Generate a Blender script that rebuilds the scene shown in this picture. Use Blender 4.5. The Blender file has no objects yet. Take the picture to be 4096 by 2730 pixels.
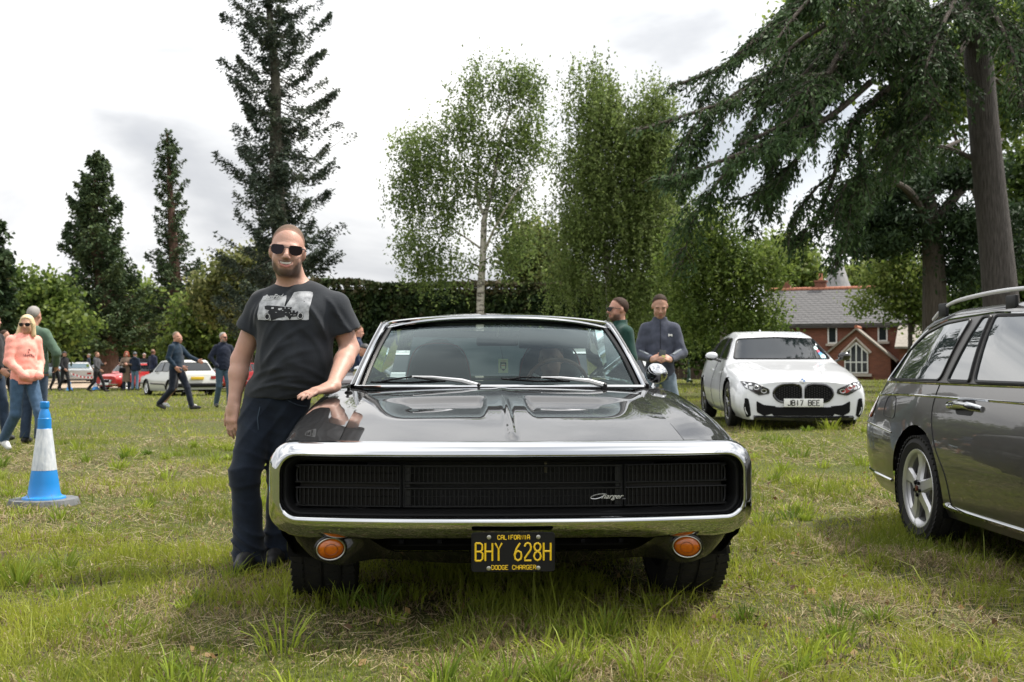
import bpy, bmesh, math, random
import numpy as np
from math import sin, cos, pi, sqrt, atan2
from mathutils import Vector, Matrix, Euler
from mathutils.bvhtree import BVHTree

S = bpy.context.scene
COL = S.collection
rng = np.random.default_rng(7)
random.seed(7)
R = math.radians

# ------------------------------------------------------------------ camera
CAM_Z = 1.10
FPX = 4096 * 40.0 / 36.0            # focal length in photograph pixels
PITCH = math.atan(80.0 / FPX)
cam_d = bpy.data.cameras.new('camera')
cam = bpy.data.objects.new('camera', cam_d)
COL.objects.link(cam)
cam.location = (0, 0, CAM_Z)
cam.rotation_euler = (pi / 2 + PITCH, 0, 0)
cam_d.lens = 40.0
cam_d.sensor_width = 36.0
cam_d.clip_start = 0.05
cam_d.clip_end = 2000.0
cam_d.dof.use_dof = True
cam_d.dof.focus_distance = 5.5
cam_d.dof.aperture_fstop = 5.6
S.camera = cam

# ------------------------------------------------------------------ sky and sun
SUN_EL, SUN_AZ = R(58), R(70)      # azimuth from +Y towards +X
world = bpy.data.worlds.new('World')
S.world = world
world.use_nodes = True
wn = world.node_tree
wn.nodes.clear()
w_out = wn.nodes.new('ShaderNodeOutputWorld')
w_bg = wn.nodes.new('ShaderNodeBackground')
w_bg.inputs['Strength'].default_value = 0.1
w_sky = wn.nodes.new('ShaderNodeTexSky')
w_sky.sky_type = 'NISHITA'
w_sky.sun_disc = False
w_sky.sun_elevation = SUN_EL
w_sky.sun_rotation = SUN_AZ
w_tc = wn.nodes.new('ShaderNodeTexCoord')
w_map = wn.nodes.new('ShaderNodeMapping')
w_map.inputs['Scale'].default_value = (1.0, 1.0, 2.4)
w_map.inputs['Location'].default_value = (2.3, 0.4, 1.7)
wn.links.new(w_tc.outputs['Generated'], w_map.inputs['Vector'])
w_n1 = wn.nodes.new('ShaderNodeTexNoise')
w_n1.inputs['Scale'].default_value = 2.3
w_n1.inputs['Detail'].default_value = 6
w_n1.inputs['Roughness'].default_value = 0.52
w_n1.inputs['Distortion'].default_value = 0.35
wn.links.new(w_map.outputs['Vector'], w_n1.inputs['Vector'])
w_cr = wn.nodes.new('ShaderNodeValToRGB')     # brightness of the cloud sheet
el = w_cr.color_ramp.elements
el[0].position = 0.33; el[0].color = (0.44, 0.46, 0.50, 1)
el[1].position = 0.58; el[1].color = (1.0, 0.995, 0.985, 1)
e = el.new(0.42); e.color = (0.57, 0.585, 0.61, 1)
e = el.new(0.52); e.color = (0.86, 0.865, 0.87, 1)
wn.links.new(w_n1.outputs['Fac'], w_cr.inputs['Fac'])
w_mul = wn.nodes.new('ShaderNodeVectorMath'); w_mul.operation = 'SCALE'
w_sep = wn.nodes.new('ShaderNodeSeparateXYZ')        # an overcast sky grows brighter towards the zenith
wn.links.new(w_tc.outputs['Generated'], w_sep.inputs[0])
w_el = wn.nodes.new('ShaderNodeMapRange')
w_el.inputs['From Min'].default_value = 0.0; w_el.inputs['From Max'].default_value = 0.6
w_el.inputs['To Min'].default_value = 9.0; w_el.inputs['To Max'].default_value = 18.0
wn.links.new(w_sep.outputs['Z'], w_el.inputs['Value'])
wn.links.new(w_el.outputs['Result'], w_mul.inputs['Scale'])
wn.links.new(w_cr.outputs['Color'], w_mul.inputs[0])
w_n2 = wn.nodes.new('ShaderNodeTexNoise')     # small breaks of blue
w_n2.inputs['Scale'].default_value = 1.7
w_n2.inputs['Detail'].default_value = 5
wn.links.new(w_map.outputs['Vector'], w_n2.inputs['Vector'])
w_r2 = wn.nodes.new('ShaderNodeMapRange')
w_r2.inputs['From Min'].default_value = 0.34
w_r2.inputs['From Max'].default_value = 0.46
w_r2.inputs['To Min'].default_value = 0.72
w_r2.inputs['To Max'].default_value = 1.0
wn.links.new(w_n2.outputs['Fac'], w_r2.inputs['Value'])
w_mix = wn.nodes.new('ShaderNodeMix'); w_mix.data_type = 'RGBA'
wn.links.new(w_r2.outputs['Result'], w_mix.inputs['Factor'])
wn.links.new(w_sky.outputs['Color'], w_mix.inputs[6])
wn.links.new(w_mul.outputs['Vector'], w_mix.inputs[7])
wn.links.new(w_mix.outputs[2], w_bg.inputs['Color'])
wn.links.new(w_bg.outputs['Background'], w_out.inputs['Surface'])

sun_d = bpy.data.lights.new('sun', 'SUN')
sun_d.energy = 4.8
sun_d.angle = R(5.0)
sun_d.color = (1.0, 0.95, 0.87)
sun = bpy.data.objects.new('sun', sun_d)
COL.objects.link(sun)
_sd = Vector((sin(SUN_AZ) * cos(SUN_EL), cos(SUN_AZ) * cos(SUN_EL), sin(SUN_EL)))
sun.rotation_euler = _sd.to_track_quat('Z', 'Y').to_euler()
sun.location = _sd * 100

vs = S.view_settings
vs.view_transform = 'Standard'
vs.look = 'None'
vs.exposure = 0.22
vs.gamma = 1.0
vs.use_curve_mapping = False
S.cycles.use_denoising = True
S.cycles.max_bounces = 10
S.cycles.transparent_max_bounces = 16
S.cycles.caustics_reflective = False
S.cycles.caustics_refractive = False
S.cycles.sample_clamp_indirect = 6.0

def W(px, py, Y):
    """world point seen at photograph pixel (px, py) at depth Y"""
    a = (px - 2048) / FPX
    b = -(py - 1365) / FPX
    # camera ray before pitch: (a, 1, b); rotate up by PITCH about X
    dy = cos(PITCH) - b * sin(PITCH)
    dz = sin(PITCH) + b * cos(PITCH)
    return Vector((a / dy * Y, Y, CAM_Z + dz / dy * Y))

def sstep(a, b, x):
    t = np.clip((x - a) / (b - a), 0, 1)
    return t * t * (3 - 2 * t)

def ground_z(x, y):
    x = np.asarray(x, float); y = np.asarray(y, float)
    z = 0.17 * sstep(0.8, 3.8, x - 0.0 * y) * sstep(8.5, 15.5, y)
    z = z - 0.25 * sstep(20, 52, y) * sstep(2, -8, x)
    z = z + 0.02 * np.sin(x * 0.9 + 1) * np.sin(y * 0.7) * sstep(6, 12, y)
    return z

def gz(x, y):
    return float(ground_z(x, y))

# ------------------------------------------------------------------ materials
MATS = {}
def M(name, col, rough=0.6, metal=0.0, col2=None, vscale=4.0, vpos=(0.35, 0.65), bump=0.0, bscale=60.0,
      coat=0.0, spec=0.5, detail=5.0, emit=0.0, attr=None, transl=0.0, coord='Object', stretch=None,
      rough2=None, coat_rough=0.03, sheen=0.0, subsurf=0.0, bstretch=None):
    if name in MATS:
        return MATS[name]
    m = bpy.data.materials.new(name)
    m.use_nodes = True
    nt = m.node_tree; N = nt.nodes; L = nt.links
    b = N['Principled BSDF']
    b.inputs['Base Color'].default_value = (*col, 1)
    b.inputs['Roughness'].default_value = rough
    b.inputs['Metallic'].default_value = metal
    b.inputs['Specular IOR Level'].default_value = spec
    b.inputs['Coat Weight'].default_value = coat
    b.inputs['Coat Roughness'].default_value = coat_rough
    if sheen:
        b.inputs['Sheen Weight'].default_value = sheen
        b.inputs['Sheen Roughness'].default_value = 0.5
    if subsurf:
        b.inputs['Subsurface Weight'].default_value = subsurf
        b.inputs['Subsurface Radius'].default_value = (1.0, 0.35, 0.2)
        b.inputs['Subsurface Scale'].default_value = 0.01
    tc = N.new('ShaderNodeTexCoord')
    vec = tc.outputs[coord]
    if stretch:
        mp = N.new('ShaderNodeMapping'); mp.inputs['Scale'].default_value = stretch
        L.new(vec, mp.inputs['Vector']); vec = mp.outputs['Vector']
    colout = None
    if attr:
        at = N.new('ShaderNodeAttribute'); at.attribute_name = attr
        colout = at.outputs['Color']
    if col2 is not None:
        n = N.new('ShaderNodeTexNoise')
        n.inputs['Scale'].default_value = vscale
        n.inputs['Detail'].default_value = detail
        n.inputs['Roughness'].default_value = 0.6
        L.new(vec, n.inputs['Vector'])
        mr = N.new('ShaderNodeMapRange')
        mr.inputs['From Min'].default_value = vpos[0]; mr.inputs['From Max'].default_value = vpos[1]
        L.new(n.outputs['Fac'], mr.inputs['Value'])
        mx = N.new('ShaderNodeMix'); mx.data_type = 'RGBA'
        L.new(mr.outputs['Result'], mx.inputs['Factor'])
        mx.inputs[6].default_value = (*col, 1); mx.inputs[7].default_value = (*col2, 1)
        if colout is not None:
            mm = N.new('ShaderNodeMix'); mm.data_type = 'RGBA'; mm.blend_type = 'MULTIPLY'
            mm.inputs['Factor'].default_value = 1
            L.new(colout, mm.inputs[6]); L.new(mx.outputs[2], mm.inputs[7]); colout = mm.outputs[2]
        else:
            colout = mx.outputs[2]
        if rough2 is not None:
            mr2 = N.new('ShaderNodeMapRange')
            mr2.inputs['To Min'].default_value = rough; mr2.inputs['To Max'].default_value = rough2
            L.new(mr.outputs['Result'], mr2.inputs['Value']); L.new(mr2.outputs['Result'], b.inputs['Roughness'])
    if colout is not None:
        L.new(colout, b.inputs['Base Color'])
    if bump:
        v2 = tc.outputs[coord]
        if bstretch:
            mp = N.new('ShaderNodeMapping'); mp.inputs['Scale'].default_value = bstretch
            L.new(v2, mp.inputs['Vector']); v2 = mp.outputs['Vector']
        n = N.new('ShaderNodeTexNoise'); n.inputs['Scale'].default_value = bscale
        n.inputs['Detail'].default_value = 4
        L.new(v2, n.inputs['Vector'])
        bp = N.new('ShaderNodeBump'); bp.inputs['Strength'].default_value = 1.0
        bp.inputs['Distance'].default_value = bump
        L.new(n.outputs['Fac'], bp.inputs['Height']); L.new(bp.outputs['Normal'], b.inputs['Normal'])
    if emit:
        b.inputs['Emission Color'].default_value = (*col, 1)
        b.inputs['Emission Strength'].default_value = emit
    if transl:
        tr = N.new('ShaderNodeBsdfTranslucent')
        ms = N.new('ShaderNodeMixShader'); ms.inputs['Fac'].default_value = transl
        if colout is not None:
            L.new(colout, tr.inputs['Color'])
        else:
            tr.inputs['Color'].default_value = (*col, 1)
        L.new(b.outputs['BSDF'], ms.inputs[1]); L.new(tr.outputs['BSDF'], ms.inputs[2])
        L.new(ms.outputs['Shader'], N['Material Output'].inputs['Surface'])
    MATS[name] = m
    return m

def glass_mat(name, tint=(0.8, 0.9, 0.87), refl=1.0, dirt=0.0):
    m = bpy.data.materials.new(name); m.use_nodes = True
    nt = m.node_tree; N = nt.nodes; L = nt.links
    N.remove(N['Principled BSDF'])
    t = N.new('ShaderNodeBsdfTransparent'); t.inputs['Color'].default_value = (*tint, 1)
    g = N.new('ShaderNodeBsdfGlossy'); g.inputs['Roughness'].default_value = 0.01
    g.inputs['Color'].default_value = (refl * .82, refl * .96, refl, 1)
    f = N.new('ShaderNodeFresnel'); f.inputs['IOR'].default_value = 1.42
    ms = N.new('ShaderNodeMixShader')
    L.new(f.outputs['Fac'], ms.inputs['Fac'])
    L.new(t.outputs[0], ms.inputs[1]); L.new(g.outputs[0], ms.inputs[2])
    L.new(ms.outputs[0], N['Material Output'].inputs['Surface'])
    return m

# ------------------------------------------------------------------ objects
def tag(o, label=None, cat=None, group=None, kind=None):
    if label: o['label'] = label
    if cat: o['category'] = cat
    if group: o['group'] = group
    if kind: o['kind'] = kind
    return o

def empty(name, loc=(0, 0, 0), rz=0.0, label=None, cat=None, group=None, scale=1.0):
    o = bpy.data.objects.new(name, None)
    COL.objects.link(o)
    o.location = loc; o.rotation_euler = (0, 0, rz); o.empty_display_size = 0.2
    if scale != 1.0: o.scale = (scale, scale, scale)
    return tag(o, label, cat, group)

def link_mesh(name, me, mat=None, parent=None, smooth=True):
    if mat is not None and len(me.materials) == 0:
        for mm in (mat if isinstance(mat, (list, tuple)) else [mat]):
            me.materials.append(mm)
    o = bpy.data.objects.new(name, me)
    COL.objects.link(o)
    if parent is not None: o.parent = parent
    if smooth and len(me.polygons):
        me.polygons.foreach_set('use_smooth', np.ones(len(me.polygons), bool))
    return o

def np_mesh(name, verts, faces, fattr=None, attr_name='col'):
    """verts (n,3), faces: (m,k) array; fattr: per-face rgb colour"""
    me = bpy.data.meshes.new(name)
    verts = np.asarray(verts, np.float32); 
    if isinstance(faces, np.ndarray):
        flist = [faces]
    else:
        flist = faces
    nv = len(verts)
    loops = np.concatenate([f.ravel() for f in flist]).astype(np.int32)
    tot = np.concatenate([np.full(len(f), f.shape[1], np.int32) for f in flist])
    start = np.concatenate([[0], np.cumsum(tot)[:-1]]).astype(np.int32)
    me.vertices.add(nv); me.vertices.foreach_set('co', verts.ravel())
    me.loops.add(len(loops)); me.loops.foreach_set('vertex_index', loops)
    me.polygons.add(len(tot)); me.polygons.foreach_set('loop_start', start); me.polygons.foreach_set('loop_total', tot)
    if fattr is not None:
        at = me.attributes.new(attr_name, 'FLOAT_COLOR', 'FACE')
        c = np.ones((len(tot), 4), np.float32); c[:, :3] = fattr
        at.data.foreach_set('color', c.ravel())
    me.update(calc_edges=True)
    return me

class MB:
    """collects shapes into one mesh"""
    def __init__(self):
        self.v = []; self.f = []; self.m = []; self.mi = 0; self.T = None
    def add(self, verts, faces):
        o = len(self.v)
        if self.T is not None:
            verts = [self.T @ Vector(p) for p in verts]
        self.v.extend([tuple(p) for p in verts])
        for f in faces:
            self.f.append(tuple(i + o for i in f)); self.m.append(self.mi)
        return self
    def box(self, c, s, rot=None, taper=1.0):
        x, y, z = s[0] / 2, s[1] / 2, s[2] / 2
        vs = []
        for k, (a, b, d) in enumerate([(-1,-1,-1),(1,-1,-1),(1,1,-1),(-1,1,-1),(-1,-1,1),(1,-1,1),(1,1,1),(-1,1,1)]):
            t = taper if d > 0 else 1
            p = Vector((a * x * t, b * y * t, d * z))
            if rot is not None: p = rot @ p
            vs.append(p + Vector(c))
        return self.add(vs, [(0,3,2,1),(4,5,6,7),(0,1,5,4),(1,2,6,5),(2,3,7,6),(3,0,4,7)])
    def bbox(self, c, s, r=0.01, rot=None, seg=2):
        bm = bmesh.new()
        bmesh.ops.create_cube(bm, size=1.0)
        for v in bm.verts: v.co = Vector((v.co.x * s[0], v.co.y * s[1], v.co.z * s[2]))
        bmesh.ops.bevel(bm, geom=bm.edges[:], offset=min(r, min(s) * 0.49), segments=seg, affect='EDGES', profile=0.5)
        self.bm(bm, c, rot); bm.free()
        return self
    def bm(self, bm, c=(0, 0, 0), rot=None):
        bm.verts.index_update()
        vs = [((rot @ v.co) if rot is not None else v.co) + Vector(c) for v in bm.verts]
        return self.add(vs, [[v.index for v in f.verts] for f in bm.faces])
    def tube(self, pts, r, n=8, cap=True, flat=1.0, up=None, closed=False):
        pts = [Vector(p) for p in pts]
        k = len(pts)
        rs = list(r) if isinstance(r, (list, tuple, np.ndarray)) else [r] * k
        vs = []; pn = None
        for i, p in enumerate(pts):
            if closed: t = pts[(i + 1) % k] - pts[(i - 1) % k]
            else: t = pts[min(i + 1, k - 1)] - pts[max(i - 1, 0)]
            if t.length < 1e-9: t = Vector((0, 0, 1))
            t.normalize()
            if pn is None:
                a = Vector(up) if up is not None else (Vector((0, 0, 1)) if abs(t.z) < 0.9 else Vector((1, 0, 0)))
                pn = (a - t * a.dot(t)).normalized()
            else:
                q = pn - t * pn.dot(t)
                pn = q.normalized() if q.length > 1e-6 else pn
            bn = t.cross(pn)
            for j in range(n):
                a = 2 * pi * j / n
                vs.append(p + (pn * cos(a) * flat + bn * sin(a)) * rs[i])
        fs = []
        for i in range(k if closed else k - 1):
            for j in range(n):
                a = i * n + j; b = i * n + (j + 1) % n
                c = ((i + 1) % k) * n + (j + 1) % n; d = ((i + 1) % k) * n + j
                fs.append((a, b, c, d))
        if cap and not closed:
            fs.append(tuple(range(n - 1, -1, -1))); fs.append(tuple((k - 1) * n + j for j in range(n)))
        return self.add(vs, fs)
    def lathe(self, prof, c=(0, 0, 0), axis='z', n=24, rot=None):
        vs = []; k = len(prof)
        for (r, h) in prof:
            for j in range(n):
                a = 2 * pi * j / n
                if axis == 'z': p = Vector((r * cos(a), r * sin(a), h))
                elif axis == 'x': p = Vector((h, r * cos(a), r * sin(a)))
                else: p = Vector((r * cos(a), h, r * sin(a)))
                if rot is not None: p = rot @ p
                vs.append(p + Vector(c))
        fs = []
        for i in range(k - 1):
            for j in range(n):
                fs.append((i * n + j, i * n + (j + 1) % n, (i + 1) * n + (j + 1) % n, (i + 1) * n + j))
        return self.add(vs, fs)
    def ell(self, c, r, n=16, m=10, rot=None):
        prof = [(max(1e-5, sin(pi * i / m)), -cos(pi * i / m)) for i in range(m + 1)]
        vs = []
        for (rr, h) in prof:
            for j in range(n):
                a = 2 * pi * j / n
                p = Vector((rr * cos(a) * r[0], rr * sin(a) * r[1], h * r[2]))
                if rot is not None: p = rot @ p
                vs.append(p + Vector(c))
        fs = []
        for i in range(m):
            for j in range(n):
                fs.append((i * n + j, i * n + (j + 1) % n, (i + 1) * n + (j + 1) % n, (i + 1) * n + j))
        return self.add(vs, fs)
    def sheet(self, fn, us, vs_, flip=False):
        nu, nv = len(us), len(vs_)
        pts = [fn(u, v) for u in us for v in vs_]
        fs = []
        for i in range(nu - 1):
            for j in range(nv - 1):
                q = (i * nv + j, (i + 1) * nv + j, (i + 1) * nv + j + 1, i * nv + j + 1)
                fs.append(q[::-1] if flip else q)
        return self.add(pts, fs)
    def prism(self, poly, depth, mapf):
        """poly 2D outline (ccw), mapf(u, v, d) -> 3D"""
        k = len(poly)
        vs = [mapf(u, v, 0) for u, v in poly] + [mapf(u, v, depth) for u, v in poly]
        fs = [tuple(range(k)), tuple(range(2 * k - 1, k - 1, -1))]
        for i in range(k):
            j = (i + 1) % k
            fs.append((i, i + k, j + k, j))
        return self.add(vs, fs)
    def build(self, name, mat, parent=None, smooth=True, angle=None):
        me = bpy.data.meshes.new(name)
        me.from_pydata(self.v, [], self.f)
        o = link_mesh(name, me, mat, parent, smooth)
        if any(self.m): me.polygons.foreach_set('material_index', np.array(self.m, np.int32))
        bm = bmesh.new(); bm.from_mesh(me)
        bmesh.ops.recalc_face_normals(bm, faces=bm.faces[:])
        bm.to_mesh(me); bm.free()
        if smooth: me.set_sharp_from_angle(angle=R(38 if angle is None else angle))
        return o

def lerp(a, b, t): return a + (b - a) * t

def cr(pts, n, closed=False):
    """Catmull-Rom through points, n samples per span"""
    P = [Vector(p) for p in pts]; out = []
    k = len(P)
    for i in range(k if closed else k - 1):
        if closed: p0, p1, p2, p3 = P[(i-1) % k], P[i], P[(i+1) % k], P[(i+2) % k]
        else: p0, p1, p2, p3 = P[max(i-1, 0)], P[i], P[i+1], P[min(i+2, k-1)]
        for j in range(n):
            t = j / n
            out.append(0.5 * ((2 * p1) + (p2 - p0) * t + (2*p0 - 5*p1 + 4*p2 - p3) * t*t + (3*p1 - p0 - 3*p2 + p3) * t**3))
    if not closed: out.append(P[-1].copy())
    return out

def copy_tree(o, parent=None):
    c = o.copy(); COL.objects.link(c)
    if parent is not None:
        c.parent = parent
    for ch in list(o.children): copy_tree(ch, c)
    return c

def text_mesh(s, size=1.0, shear=0.0, thick=0.0, offset=0.0, sx=1.0, res=3, extr=0.0):
    """built-in font as 2D mesh data (list verts, faces), centred"""
    c = bpy.data.curves.new('txt', 'FONT'); c.body = s; c.size = size; c.shear = shear
    c.align_x = 'CENTER'; c.align_y = 'CENTER'; c.offset = offset; c.resolution_u = res; c.extrude = extr
    o = bpy.data.objects.new('txt', c); COL.objects.link(o)
    me = o.to_mesh()
    vs = [(v.co.x * sx, v.co.y, v.co.z) for v in me.vertices]; fs = [tuple(p.vertices) for p in me.polygons]
    o.to_mesh_clear(); bpy.data.objects.remove(o); bpy.data.curves.remove(c)
    return vs, fs

def fit_text(s, w, h, **kw):
    vs, fs = text_mesh(s, 1.0, **kw)
    xs = [v[0] for v in vs]; ys = [v[1] for v in vs]
    x0, x1, y0, y1 = min(xs), max(xs), min(ys), max(ys)
    return [((v[0] - (x0 + x1) / 2) * w / (x1 - x0), (v[1] - (y0 + y1) / 2) * h / (y1 - y0)) for v in vs], fs

# conformal patches: an outline in a 2D view is laid onto a surface by ray casting
def patch(bvh, outline, axis, sign, step=0.04, lift=0.003, thick=0.0, start=5.0, rot=None):
    """axis 'x': outline in (y,z), cast along x from sign*start. axis 'y': outline (x,z). axis 'z': outline (x,y)"""
    bm = bmesh.new()
    vs = [bm.verts.new((u, v, 0)) for u, v in outline]
    bm.faces.new(vs)
    us = [p[0] for p in outline]; ws = [p[1] for p in outline]
    x = math.floor(min(us) / step) * step + step
    while x < max(us):
        bmesh.ops.bisect_plane(bm, geom=bm.verts[:] + bm.edges[:] + bm.faces[:], plane_co=(x, 0, 0), plane_no=(1, 0, 0)); x += step
    y = math.floor(min(ws) / step) * step + step
    while y < max(ws):
        bmesh.ops.bisect_plane(bm, geom=bm.verts[:] + bm.edges[:] + bm.faces[:], plane_co=(0, y, 0), plane_no=(0, 1, 0)); y += step
    bmesh.ops.remove_doubles(bm, verts=bm.verts[:], dist=1e-5)
    d = project_pts(bvh, [(v.co.x, v.co.y) for v in bm.verts], axis, sign, lift, start)
    for v, p in zip(bm.verts, d): v.co = p
    if thick:
        g = bmesh.ops.solidify(bm, geom=bm.faces[:], thickness=thick)
    return bm

def project_pts(bvh, pts, axis, sign, lift=0.003, start=5.0):
    out = []; last = None
    miss = []
    for i, (u, v) in enumerate(pts):
        if axis == 'x': o = Vector((sign * start, u, v)); d = Vector((-sign, 0, 0))
        elif axis == 'y': o = Vector((u, sign * start, v)); d = Vector((0, -sign, 0))
        else: o = Vector((u, v, sign * start)); d = Vector((0, 0, -sign))
        h, n, fi, ds = bvh.ray_cast(o, d)
        if h is None:
            h2, n2, fi, ds = bvh.find_nearest(o + d * start)
            h, n = h2, n2
        if n.dot(d) > 0: n = -n
        out.append(h + n * lift)
    return out

def bvh_of(objs):
    vs = []; fs = []
    for o in (objs if isinstance(objs, (list, tuple)) else [objs]):
        off = len(vs)
        vs.extend([v.co.copy() for v in o.data.vertices])
        fs.extend([tuple(i + off for i in p.vertices) for p in o.data.polygons])
    return BVHTree.FromPolygons(vs, fs)

def rrect(x0, y0, x1, y1, r, n=5):
    out = []
    for (cx, cy, a0) in ((x1 - r, y0 + r, -90), (x1 - r, y1 - r, 0), (x0 + r, y1 - r, 90), (x0 + r, y0 + r, 180)):
        for i in range(n + 1):
            a = R(a0 + 90 * i / n)
            out.append((cx + r * cos(a), cy + r * sin(a)))
    return out

def round_poly(pts, r, n=4):
    """rounds the corners of a 2D polygon"""
    out = []; k = len(pts)
    for i in range(k):
        p0, p1, p2 = Vector(pts[i-1]), Vector(pts[i]), Vector(pts[(i+1) % k])
        a = (p0 - p1); b = (p2 - p1)
        rr = min(r, a.length * 0.45, b.length * 0.45)
        s = p1 + a.normalized() * rr; e = p1 + b.normalized() * rr
        for j in range(n + 1):
            t = j / n
            q = s * (1-t)**2 + p1 * 2*t*(1-t) + e * t*t
            out.append((q.x, q.y))
    return out

# ------------------------------------------------------------------ solid modelling by signed distance
def surface_nets(f, org, h):
    nx, ny, nz = f.shape
    s = f < 0
    cs = np.zeros((nx-1, ny-1, nz-1, 3), np.float32); cc = np.zeros((nx-1, ny-1, nz-1), np.float32)
    crossings = []
    for ax in range(3):
        sl0 = [slice(None)]*3; sl1 = [slice(None)]*3
        sl0[ax] = slice(0, -1); sl1[ax] = slice(1, None)
        f0 = f[tuple(sl0)]; f1 = f[tuple(sl1)]
        m = s[tuple(sl0)] != s[tuple(sl1)]
        idx = np.argwhere(m)
        t = f0[m] / (f0[m] - f1[m])
        pos = idx.astype(np.float32); pos[:, ax] += t
        o1, o2 = [a for a in range(3) if a != ax]
        for d1 in (0, -1):
            for d2 in (0, -1):
                c = idx.copy(); c[:, o1] += d1; c[:, o2] += d2
                ok = (c[:, o1] >= 0) & (c[:, o2] >= 0) & (c[:, o1] < f.shape[o1]-1) & (c[:, o2] < f.shape[o2]-1)
                cj = c[ok]
                np.add.at(cs, (cj[:, 0], cj[:, 1], cj[:, 2]), pos[ok]); np.add.at(cc, (cj[:, 0], cj[:, 1], cj[:, 2]), 1)
        crossings.append((ax, idx, s[tuple(sl0)][m]))
    act = cc > 0
    vid = -np.ones(cc.shape, np.int64); n = int(act.sum()); vid[act] = np.arange(n)
    verts = cs[act] / cc[act][:, None] * h + np.asarray(org, np.float32)
    faces = []
    for ax, idx, neg in crossings:
        o1, o2 = [(1, 2), (2, 0), (0, 1)][ax]
        ok = (idx[:, o1] > 0) & (idx[:, o2] > 0) & (idx[:, o1] < f.shape[o1]-1) & (idx[:, o2] < f.shape[o2]-1)
        idx = idx[ok]; neg = neg[ok]
        q = []
        for d1, d2 in ((-1, -1), (0, -1), (0, 0), (-1, 0)):
            c = idx.copy(); c[:, o1] += d1; c[:, o2] += d2
            q.append(vid[c[:, 0], c[:, 1], c[:, 2]])
        q = np.stack(q, 1)
        q[~neg] = q[~neg][:, ::-1]
        faces.append(q)
    return verts, np.concatenate(faces)

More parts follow.
